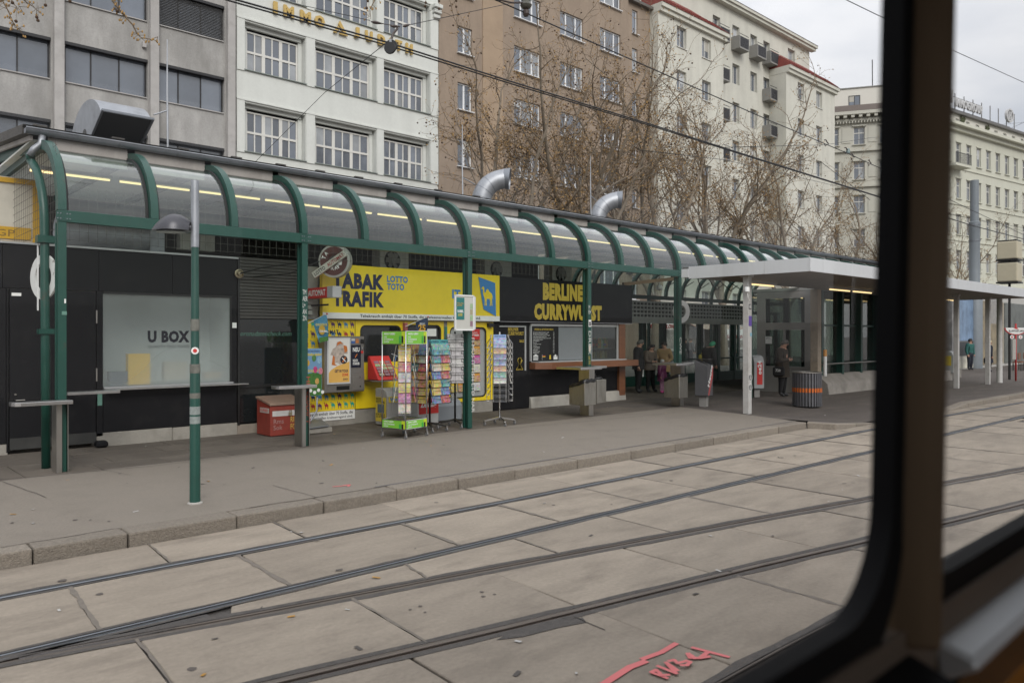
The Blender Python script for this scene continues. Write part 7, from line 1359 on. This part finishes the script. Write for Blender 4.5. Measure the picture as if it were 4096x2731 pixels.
def rod(px_, y0, y1, Y, label, arm=None):
    a, b_ = at(px_, y0, Y), at(px_-3, y1, Y); t = thing('lightning_rod', label, 'lightning rod', (a.x, Y, 5.1), group='lightning rods on the roof'); MB().tube([(a.x, Y, 5.0), (b_.x, Y, (a.z+b_.z)/2), (b_.x, Y, b_.z)], [.018, .016, .008], 6).build('rod', galv, t)
    if arm: MB().tube([at(*arm, Y), (b_.x, Y, at(*arm, Y).z+.12)], .014, 6).build('arm', galv, t)
rod(672, 595, 158, 14.2, 'thin lightning rod beside the exhaust hood', (615, 460)); rod(1852, 790, 500, 15, 'thin lightning rod beside the left vent pipe', (1900, 738)); rod(2365, 860, 625, 15, 'thin lightning rod beside the right vent pipe', (2385, 803))
# ------------------------------------------------------------------ bare plane trees
bark = M('plane_bark', (.20, .165, .125), .9, var=.35, scale=2.5, bump=.5, bs=12, dirt=.5, dcol=(.2, .17, .13), dscale=2)
twig = M('twig_bark', (.175, .132, .09), .9, var=.3)
budm = M('leaf_bud', (.36, .22, .08), .8, var=.4, scale=1.5)
ballm = M('seed_ball', (.075, .045, .028), .95, var=.3)
class TB:                                              # lean tube collector for trees
    def __init__(s): s.v = []; s.f = []
    def tube(s, P_, R_, n):
        b = len(s.v); prev = None; m = len(P_)
        for i in range(m):
            d = P_[min(i+1, m-1)]-P_[max(i-1, 0)]; d.normalize()
            x = (prev-d*prev.dot(d)) if prev is not None else d.orthogonal()
            if x.length < 1e-6: x = d.orthogonal()
            x.normalize(); prev = x; y = d.cross(x); r = R_[i]; p = P_[i]
            for k in range(n):
                a = 2*pi*k/n; s.v.append(p+x*(r*cos(a))+y*(r*sin(a)))
        for i in range(m-1):
            for k in range(n): s.f.append((b+i*n+k, b+i*n+(k+1) % n, b+(i+1)*n+(k+1) % n, b+(i+1)*n+k))
    def mesh(s, nm, mat, smooth=False):
        me = bpy.data.meshes.new(nm); me.from_pydata(s.v, [], s.f); me.materials.append(mat)
        if smooth: me.polygons.foreach_set('use_smooth', [True]*len(s.f))
        return me
def make_tree(seed, H, spread, fork, twn):
    r = random.Random(seed); limb, tw, buds, balls = TB(), TB(), TB(), TB()
    def rnd(): return V((r.gauss(0, 1), r.gauss(0, 1), r.gauss(0, 1)))
    def walk(p, d, L, n, wig, up):
        P_ = [p.copy()]; s = L/n
        for i in range(n):
            d = (d+rnd()*wig+V((0, 0, up))).normalized(); p = p+d*s; P_.append(p.copy())
        return P_
    def side(d, ang):
        o = d.orthogonal().normalized(); o.rotate(Matrix.Rotation(r.uniform(0, 2*pi), 3, d)); return (d*cos(ang)+o*sin(ang)).normalized()
    def bud(p, s):
        a = rnd().normalized()*s; b_ = rnd().normalized()*s*.6; c = len(buds.v); buds.v += [p-a, p+b_, p+a, p-b_]; buds.f.append((c, c+1, c+2, c+3))
    def ball(p, s):
        c = len(balls.v); balls.v += [p+V(q)*s for q in ((1, 0, 0), (-1, 0, 0), (0, 1, 0), (0, -1, 0), (0, 0, 1), (0, 0, -1))]; balls.f += [tuple(c+k for k in f) for f in ((0, 2, 4), (2, 1, 4), (1, 3, 4), (3, 0, 4), (2, 0, 5), (1, 2, 5), (3, 1, 5), (0, 3, 5))]
    def grow(p, d, L, rad, lev):
        n = {1: 7, 2: 6, 3: 5, 4: 4}[lev]; P_ = walk(p, d, L, n, {1: .13, 2: .17, 3: .22, 4: .28}[lev], {1: .07, 2: .09, 3: .05, 4: .0}[lev]*1.0)
        e = {1: .45, 2: .40, 3: .42, 4: .5}[lev]; R_ = [rad*(1-(1-e)*i/n) for i in range(n+1)]
        (limb if lev < 3 else tw).tube(P_, R_, {1: 7, 2: 5, 3: 3, 4: 3}[lev])
        if lev == 4:
            for q in P_[1:]:
                if r.random() < .85: bud(q+rnd()*.02, r.uniform(.03, .06))
            if r.random() < .22:
                q = P_[-1]+V((r.uniform(-.05, .05), r.uniform(-.05, .05), -r.uniform(.08, .18))); ball(q, r.uniform(.04, .055))
            return
        k = {1: r.randint(6, 8), 2: r.randint(6, 7), 3: twn}[lev]
        for i in range(k):
            f = .22+.78*(i+r.random())/k; f = min(f, .999); g = f*n; j = int(g); q = P_[j].lerp(P_[min(j+1, n)], g-j); dd = (P_[min(j+1, n)]-P_[j]).normalized()
            grow(q, side(dd, r.uniform(.5, 1.1)), {1: L*.46, 2: L*.50, 3: L*.62}[lev]*r.uniform(.7, 1.2)*(1.15-.5*f), max(R_[min(j, n)]*r.uniform(.42, .62), .009), lev+1)
        # the leader carries on as a finer shoot
        grow(P_[-1], (P_[-1]-P_[-2]).normalized(), L*.5, R_[-1]*.9, lev+1)
    T_ = walk(V((0, 0, 0)), V((r.uniform(-.06, .06), r.uniform(-.06, .06), 1)), fork, 5, .04, .05); R_ = [.27, .22, .20, .19, .18, .17]; limb.tube(T_, R_, 10)
    nl = 5
    for i in range(nl):
        a = 2*pi*(i+r.uniform(-.25, .25))/nl; tilt = r.uniform(.25, .58)*spread if i else .10
        grow(T_[-1-(i % 2)], V((cos(a)*sin(tilt), sin(a)*sin(tilt), cos(tilt))), (H-fork)*r.uniform(.66, .80), .14*r.uniform(.8, 1.1), 1)
    return [limb.mesh('limbs', bark, True), tw.mesh('twigs', twig), buds.mesh('buds', budm), balls.mesh('seed_balls', ballm)]
KINDS = [make_tree(21, 14.5, 1.1, 3.6, 6), make_tree(5, 15.5, 1.0, 4.2, 6), make_tree(33, 15, 1.15, 3.2, 5)]
def plant(x, y, z, kind, rz, sc, label):
    t = thing('plane_tree', label, 'tree', (x, y, z), group='bare plane trees behind the shelter', rz=rz, local=True); t.scale = (sc, sc, sc)
    for nm, me in zip(('trunk_and_limbs', 'twigs', 'buds', 'seed_balls'), KINDS[kind]):
        o = bpy.data.objects.new({'trunk_and_limbs': 'trunk', 'twigs': 'crown', 'buds': 'leaf_buds', 'seed_balls': 'seed_balls'}[nm], me); COL.objects.link(o); put(o, t)
        if nm != 'trunk_and_limbs': o['kind'] = 'stuff'
for i, (px_, Y, k, rz, sc, lab) in enumerate(((1990, 27, 0, 1.0, 1.02, 'bare plane tree in front of the brown and white house joint'), (2290, 25.5, 1, 2.2, 1.0, 'bare plane tree before the middle windows of the brown house'), (2620, 26, 2, .3, 1.12, 'bare plane tree at the joint of brown and pale houses'), (2900, 26, 1, 4.0, 1.08, 'bare plane tree in front of the pale house balconies'), (3150, 26.5, 0, 3.1, 1.03, 'bare plane tree before the right wing of the pale house'), (3400, 27, 2, 5.2, .95, 'bare plane tree just left of the tram window post'), (3600, 25, 1, .6, .8, 'bare plane tree mostly hidden by the tram window post'), (3770, 19, 0, 2.0, .70, 'small bare plane tree right of the tram window post'))):
    a = at(px_, 1341, Y); plant(a.x, Y, PZ, k, rz, sc, lab)
# twigs of a street tree hanging into the top left corner
t = thing('plane_branch', 'thin plane tree twigs with seed balls hanging into the top left corner', 'branch', at(400, -200, 11)); r = random.Random(4); tb_, bb, bl = MB(), MB(), MB()
def twigline(pts, r0, Y):
    P_ = [at(x, y, Y) for x, y in pts]; tb_.tube(P_, [r0*(1-.75*i/(len(P_)-1)) for i in range(len(P_))], 5)
    for a, b in zip(P_[:-1], P_[1:]):
        for k in range(5):
            q = a.lerp(b, r.random()); e = q+V((r.uniform(-.09, .09), r.uniform(-.06, .06), r.uniform(-.08, .05))); tb_.tube([q, e], .0035, 3, False); bb.ball(e, .013, 5, 3, (1, 1, 1.5))
twigline([(400, -160), (450, 5), (485, 50), (530, 100), (548, 135), (565, 152), (605, 158), (632, 148)], .016, 11); twigline([(-60, -40), (10, 5), (30, 40), (50, 85), (60, 110), (90, 120)], .012, 11.5); twigline([(20, -40), (50, 10), (70, 35), (80, 25)], .009, 11.5); twigline([(60, -30), (105, 10), (135, 30), (152, 45)], .009, 11.5); twigline([(480, -60), (455, 30), (470, 45)], .007, 11); twigline([(1530, -60), (1495, 10), (1480, 40), (1483, 78)], .012, 10)
for x, y, Y in ((182, 22, 11.5), (147, 70, 11.5), (152, 83, 11.5), (64, 86, 11.5), (280, 6, 11), (468, 45, 11), (50, 12, 11.5), (1467, 33, 10), (1471, 5, 10), (1703, 12, 10), (1701, 26, 10), (1756, 36, 10), (1825, 28, 10), (1470, -10, 10), (1704, -6, 10), (1756, 5, 10), (1825, 4, 10)):
    c = at(x, y, Y); bl.ball(c, .021, 8, 6); tb_.tube([c, at(x+2, y-60, Y)], .0022, 3, False)
tb_.build('twig', twig, t); o = bb.build('leaf_buds', budm, t); o['kind'] = 'stuff'; o = bl.build('seed_balls', ballm, t); o['kind'] = 'stuff'
# ------------------------------------------------------------------ overhead line
wirem = M('cable_black', (.012, .012, .014), .5); ins = M('insulator_brown', (.045, .03, .025), .5)
def cable(pts, r_, label, grp='overhead wires'):
    P_ = [at(*p) if len(p) == 3 else V(p) for p in pts]
    t = thing('overhead_wire', label, 'wire', P_[0], group=grp); MB().tube(P_, r_, 6).build('wire_strand', wirem, t, smooth=True); return t
Yc = 6.3
cable([(-500, -440, Yc), (930, -4, Yc), (1555, 172, Yc), (2048, 328, Yc), (2600, 497, Yc), (3000, 625, Yc), (3490, 778, Yc), (3900, 905, Yc), (4300, 1010, Yc)], .0085, 'upper strand of the thick double cable running past the pulley')
cable([(-500, -425, Yc), (930, 8, Yc), (1555, 184, Yc), (2048, 337, Yc), (2600, 503, Yc), (3000, 629, Yc), (3490, 781, Yc), (3900, 906, Yc), (4300, 1011, Yc)], .0075, 'lower strand of the thick double cable running past the pulley')
cable([(1700, -120, 5.0), (2048, 29, 5.0), (2600, 272, 5.0), (3072, 480, 5.0), (3400, 618, 5.2), (3480, 655, 5.3), (3780, 790, 5.5), (4096, 940, 5.5)], .006, 'contact wire passing in front of the brown house')
cable([(3250, -62, 4), (3388, 2, 4), (3520, 66, 4), (3800, 197, 4), (4096, 331, 4), (4400, 465, 4)], .005, 'single wire crossing the sky at the top right')
cable([(900, -80, 12), (1110, 0, 10), (1480, 83, 7)], .004, 'span wire running up left from the pulley'); cable([(1640, 100, 6.3), (2048, 13, 7.5), (2400, -60, 9)], .004, 'span wire running up right from the pulley')
cable([(1541, 175, 6.6), (1300, 370, 10), (1024, 645, 13.0)], .004, 'slack stay wire from the pulley down to the gutter')
cable([(2900, 590, 14), (3300, 580, 18), (3480, 552, 20), (3560, 545, 22)], .012, 'cross wire between the trees and the tram post'); cable([(2550, 600, 13), (2900, 640, 16), (3480, 776, 20)], .010, 'thin lower cross wire over the canopy'); cable([(3280, 645, 8.0), (3480, 800, 8.0)], .006, 'wire end behind the tram post')
cable([(3790, 522, 30), (3930, 508, 31), (3985, 540, 31), (4030, 520, 32), (4096, 490, 34)], .03, 'looping feeder cable at the right edge'); cable([(3790, 520, 30), (4096, 490, 34)], .02, 'straight span wire at the right edge'); cable([(3780, 850, 20), (4096, 925, 20)], .014, 'upper wire crossing the grey mast'); cable([(3780, 855, 19), (4096, 912, 17)], .014, 'lower wire crossing the grey mast'); cable([(3800, 760, 30), (4096, 745, 30)], .012, 'faint horizontal wire before the yellow house')
# pulley and insulators
pc = at(1565, 185, Yc); t = thing('tensioning_pulley', 'black cable pulley hanging from brown strain insulators', 'pulley', pc)
ax = V((-.75, -.66, 0)).normalized()
for q, k in ((pc, 1.), (at(1560, 193, Yc-.03), .95)): MB().lathe(q-ax*.015, [(.02, 0), (.058*k, .0), (.06*k, .006), (.047*k, .015), (.06*k, .024), (.058*k, .03), (.02, .03)], 24, ax).build('wheel', blackm, t, smooth='auto')
MB().obox(pc+ax*.025+V((0, 0, .015)), V((ax.y, -ax.x, 0))*.011, ax*.006, V((0, 0, .042))).build('strap', galv, t); MB().lathe(pc+ax*.03+V((0, 0, -.015)), [(.01, 0), (.01, .006)], 10, ax).build('axle', galv, t); MB().tube([pc+V((0, 0, .06)), at(1572, 137, Yc), at(1590, 115, Yc)], .012, 6).build('shackle', ins, t)
for p, q in (((1484, 88), (1530, 96)), ((1612, 107), (1640, 99)), ((1562, 105), (1600, 108))): a, b = at(*p, Yc), at(*q, Yc); MB().tube([a, a.lerp(b, .3), a.lerp(b, .6), b], [.005, .016, .013, .005], 8).build('strain_insulator', ins, t, smooth=True)
MB().tube([at(1530, 96, Yc), at(1600, 108, Yc)], .004, 5).build('link', ins, t)
c = at(2104, 22, 5.0); t = thing('bell_insulator', 'bell shaped insulator on the contact wire at the top', 'insulator', c); MB().lathe(c, [(.02, -.035), (.045, -.02), (.055, .0), (.04, .02), (.03, .05), (.05, .055), (.05, .07), (.02, .08)], 16).build('bell', M('bell_grey', (.10, .10, .085), .5), t, smooth='auto'); MB().lathe(c+V((0, 0, -.10)), [(.02, 0), (.03, .02), (.03, .05), (.015, .065)], 10).build('clamp', ins, t); m = MB(); m.tube([c+V((0, 0, .02)), at(2048, 12, 5.0), at(1950, -10, 5.0)], .008, 6); m.build('arm', ins, t)
for i, (x, y, Y) in enumerate(((3305, 570, 18), (3385, 600, 18), (3410, 625, 18), (3478, 650, 19))):
    c = at(x, y, Y); t = thing('line_fitting', f"overhead line clamp near the tram post, {['first','second','third','fourth'][i]} from the left", 'fitting', c, group='overhead line clamps'); MB().tube([c+V((-.2, 0, .08)), c+V((-.05, 0, .12)), c+V((.1, 0, .02)), c+V((.25, 0, -.02))], .03, 6).build('clamp', ins, t); MB().tube([c+V((-.25, 0, -.1)), c+V((-.1, 0, -.22)), c+V((.05, 0, -.12))], .018, 5).build('hook', ins, t)
c = at(3392, 605, 18); tag(MB().lathe(c, [(.1, -.12), (.11, .0), (.09, .03), (.09, .1), (.05, .14)], 14).build('line_lamp', M('lamp_teal', (.16, .22, .22), .4), None, smooth='auto'), 'small grey green globe lamp on the overhead wires', 'lamp')
# ------------------------------------------------------------------ the tram the photograph was taken from
tr = thing('tram_car', 'dark tram car interior with window post and sill in the foreground', 'tram', (0, 0, .9))
inn = M('tram_interior', (.10, .075, .055), .6, var=.2); tfr = M('window_rubber', (.004, .004, .0045), .7, var=.2, spec=.12); brz = M('post_bronze', (.125, .082, .045), .5, .3, var=.2)
TY = .34                                              # inner face of the window glass
ZS, ZT = 1.70, 3.05
def win_frame(x0, x1, r, name):                       # rounded black rubber profile round one pane
    n = 8; ho = rrect(x0, x1, ZS, ZT, r, n); hi = rrect(x0-.022, x1+.022, ZS-.066, ZT+.03, r+.045, n); k = len(ho); m = MB()
    vs = [(p[0], TY-.012, p[1]) for p in ho]+[(p[0], TY-.016, p[1]) for p in hi]+[(p[0], TY+.012, p[1]) for p in ho]+[(p[0], TY+.012, p[1]) for p in hi]; fs = []
    for i in range(k): j = (i+1) % k; fs += [(i, j, k+j, k+i), (2*k+i, 3*k+i, 3*k+j, 2*k+j), (i, 2*k+i, 2*k+j, j), (k+i, k+j, 3*k+j, 3*k+i)]
    m.add(vs, fs); return m.build(name, tfr, tr, smooth='auto')
XP0, XP1 = .878, .930                                 # clear edges of the post between the panes
win_frame(-1.35, XP0-.012, .11, 'window_seal'); win_frame(XP1+.012, 2.35, .11, 'window_seal')
wg = glass('tram_glass', (.985, .985, .98), (.5, .5, .5), 0, 1.45, .0, .4)
for x0, x1 in ((-1.36, XP0-.004), (XP1+.004, 2.36)): MB().quad((x0, TY+.003, ZS-.008), (x1, TY+.003, ZS-.008), (x1, TY+.003, ZT+.008), (x0, TY+.003, ZT+.008)).build('window_pane', wg, tr)
MB().prism([(XP0+.004, TY-.010, ZS-.05), (XP0+.018, TY-.034, ZS-.05), (XP1-.022, TY-.049, ZS-.05), (XP1-.006, TY-.044, ZS-.05), (XP1-.002, TY+.008, ZS-.05), (XP0+.004, TY+.008, ZS-.05)], (0, 0, ZT-ZS+.25)).build('window_post', brz, tr, bev=.006, seg=3)
m = MB(); m.box(-3.5, 8, TY-.02, TY+.012, .9, ZS-.03); m.box(-3.5, 8, TY-.02, TY+.012, ZT+.03, 3.3); m.box(-3.5, -1.38, TY-.02, TY+.012, ZS-.03, ZT+.03); m.box(XP0+.004, XP1, TY-.0, TY+.010, ZS-.03, ZT+.03); m.box(2.38, 2.5, TY-.02, TY+.012, ZS-.03, ZT+.03); m.build('side_wall', inn, tr)
B(3.95, 8, TY-.02, TY+.012, ZS-.03, ZT+.03).build('side_wall', inn, tr)
m = MB(); m.prism([(-3, TY-.012, ZS-.055), (-3, TY-.07, ZS-.075), (-3, TY-.075, ZS-.09), (-3, TY-.02, ZS-.12)], (3.9, 0, 0)); m.build('window_sill', tfr, tr)
m = MB(); m.prism([(.99, TY-.012, ZS-.066), (.99, TY-.06, ZS-.078), (.99, TY-.065, ZS-.09), (.99, TY-.02, ZS-.12)], (1.6, 0, 0)); m.build('window_sill', M('sill_metal', (.50, .52, .54), .4, .2, var=.1), tr, bev=.006)
pan = M('wood_panel', (.26, .11, .022), .35, var=.2, scale=3, stretch=(4, 1, .4), coat=.4); B(-2, 4, TY-.07, TY-.03, 1.05, ZS-.125).build('wood_panel', pan, tr)
B(-3.5, 8, -2.0, TY+.012, .88, .9).build('floor', inn, tr); B(-3.5, 8, -2.0, TY+.012, 3.3, 3.34).build('ceiling', P('tram_ceiling', (.28, .26, .23)), tr); B(-3.54, -3.5, -2.0, TY, .9, 3.3).build('end_wall', inn, tr); B(8, 8.04, -2.0, TY, .9, 3.3).build('end_wall', inn, tr)
m = MB(); m.box(-3.5, 8, -2.04, -2.0, .9, 1.75); m.box(-3.5, 8, -2.04, -2.0, 2.75, 3.3)
for x in (-3.5, -1.9, -.3, 1.3, 2.9, 4.5, 6.1, 7.7): m.box(x-.12, x+.12, -2.04, -2.0, 1.75, 2.75)
m.build('far_wall', inn, tr)
def seat(x, y, rz, label):
    s = thing('wooden_seat', label, 'seat', (x, y, .9), group='wooden tram seats', rz=rz, local=True); B(-.22, .22, -.2, .2, .38, .42).build('seat_board', pan, s, bev=.02, seg=2); B(-.24, -.20, -.2, .2, .42, .85).build('backrest', pan, s, bev=.02, seg=2); B(-.05, .05, -.05, .05, 0, .38).build('leg', blackm, s); MB().tube([(-.22, -.2, .42), (-.22, -.2, .92), (-.22, .2, .92), (-.22, .2, .42)], .014, 8).build('grab_frame', blackm, s, smooth=True)
seat(1.28, .02, pi, 'orange brown tram seat back at the lower right corner'); seat(1.75, -.0, 0, 'tram seat behind the lower right corner seat')

tr.rotation_euler[0] = .021; tr.location.y += .0185        # tumblehome of the tram side
fit_text()
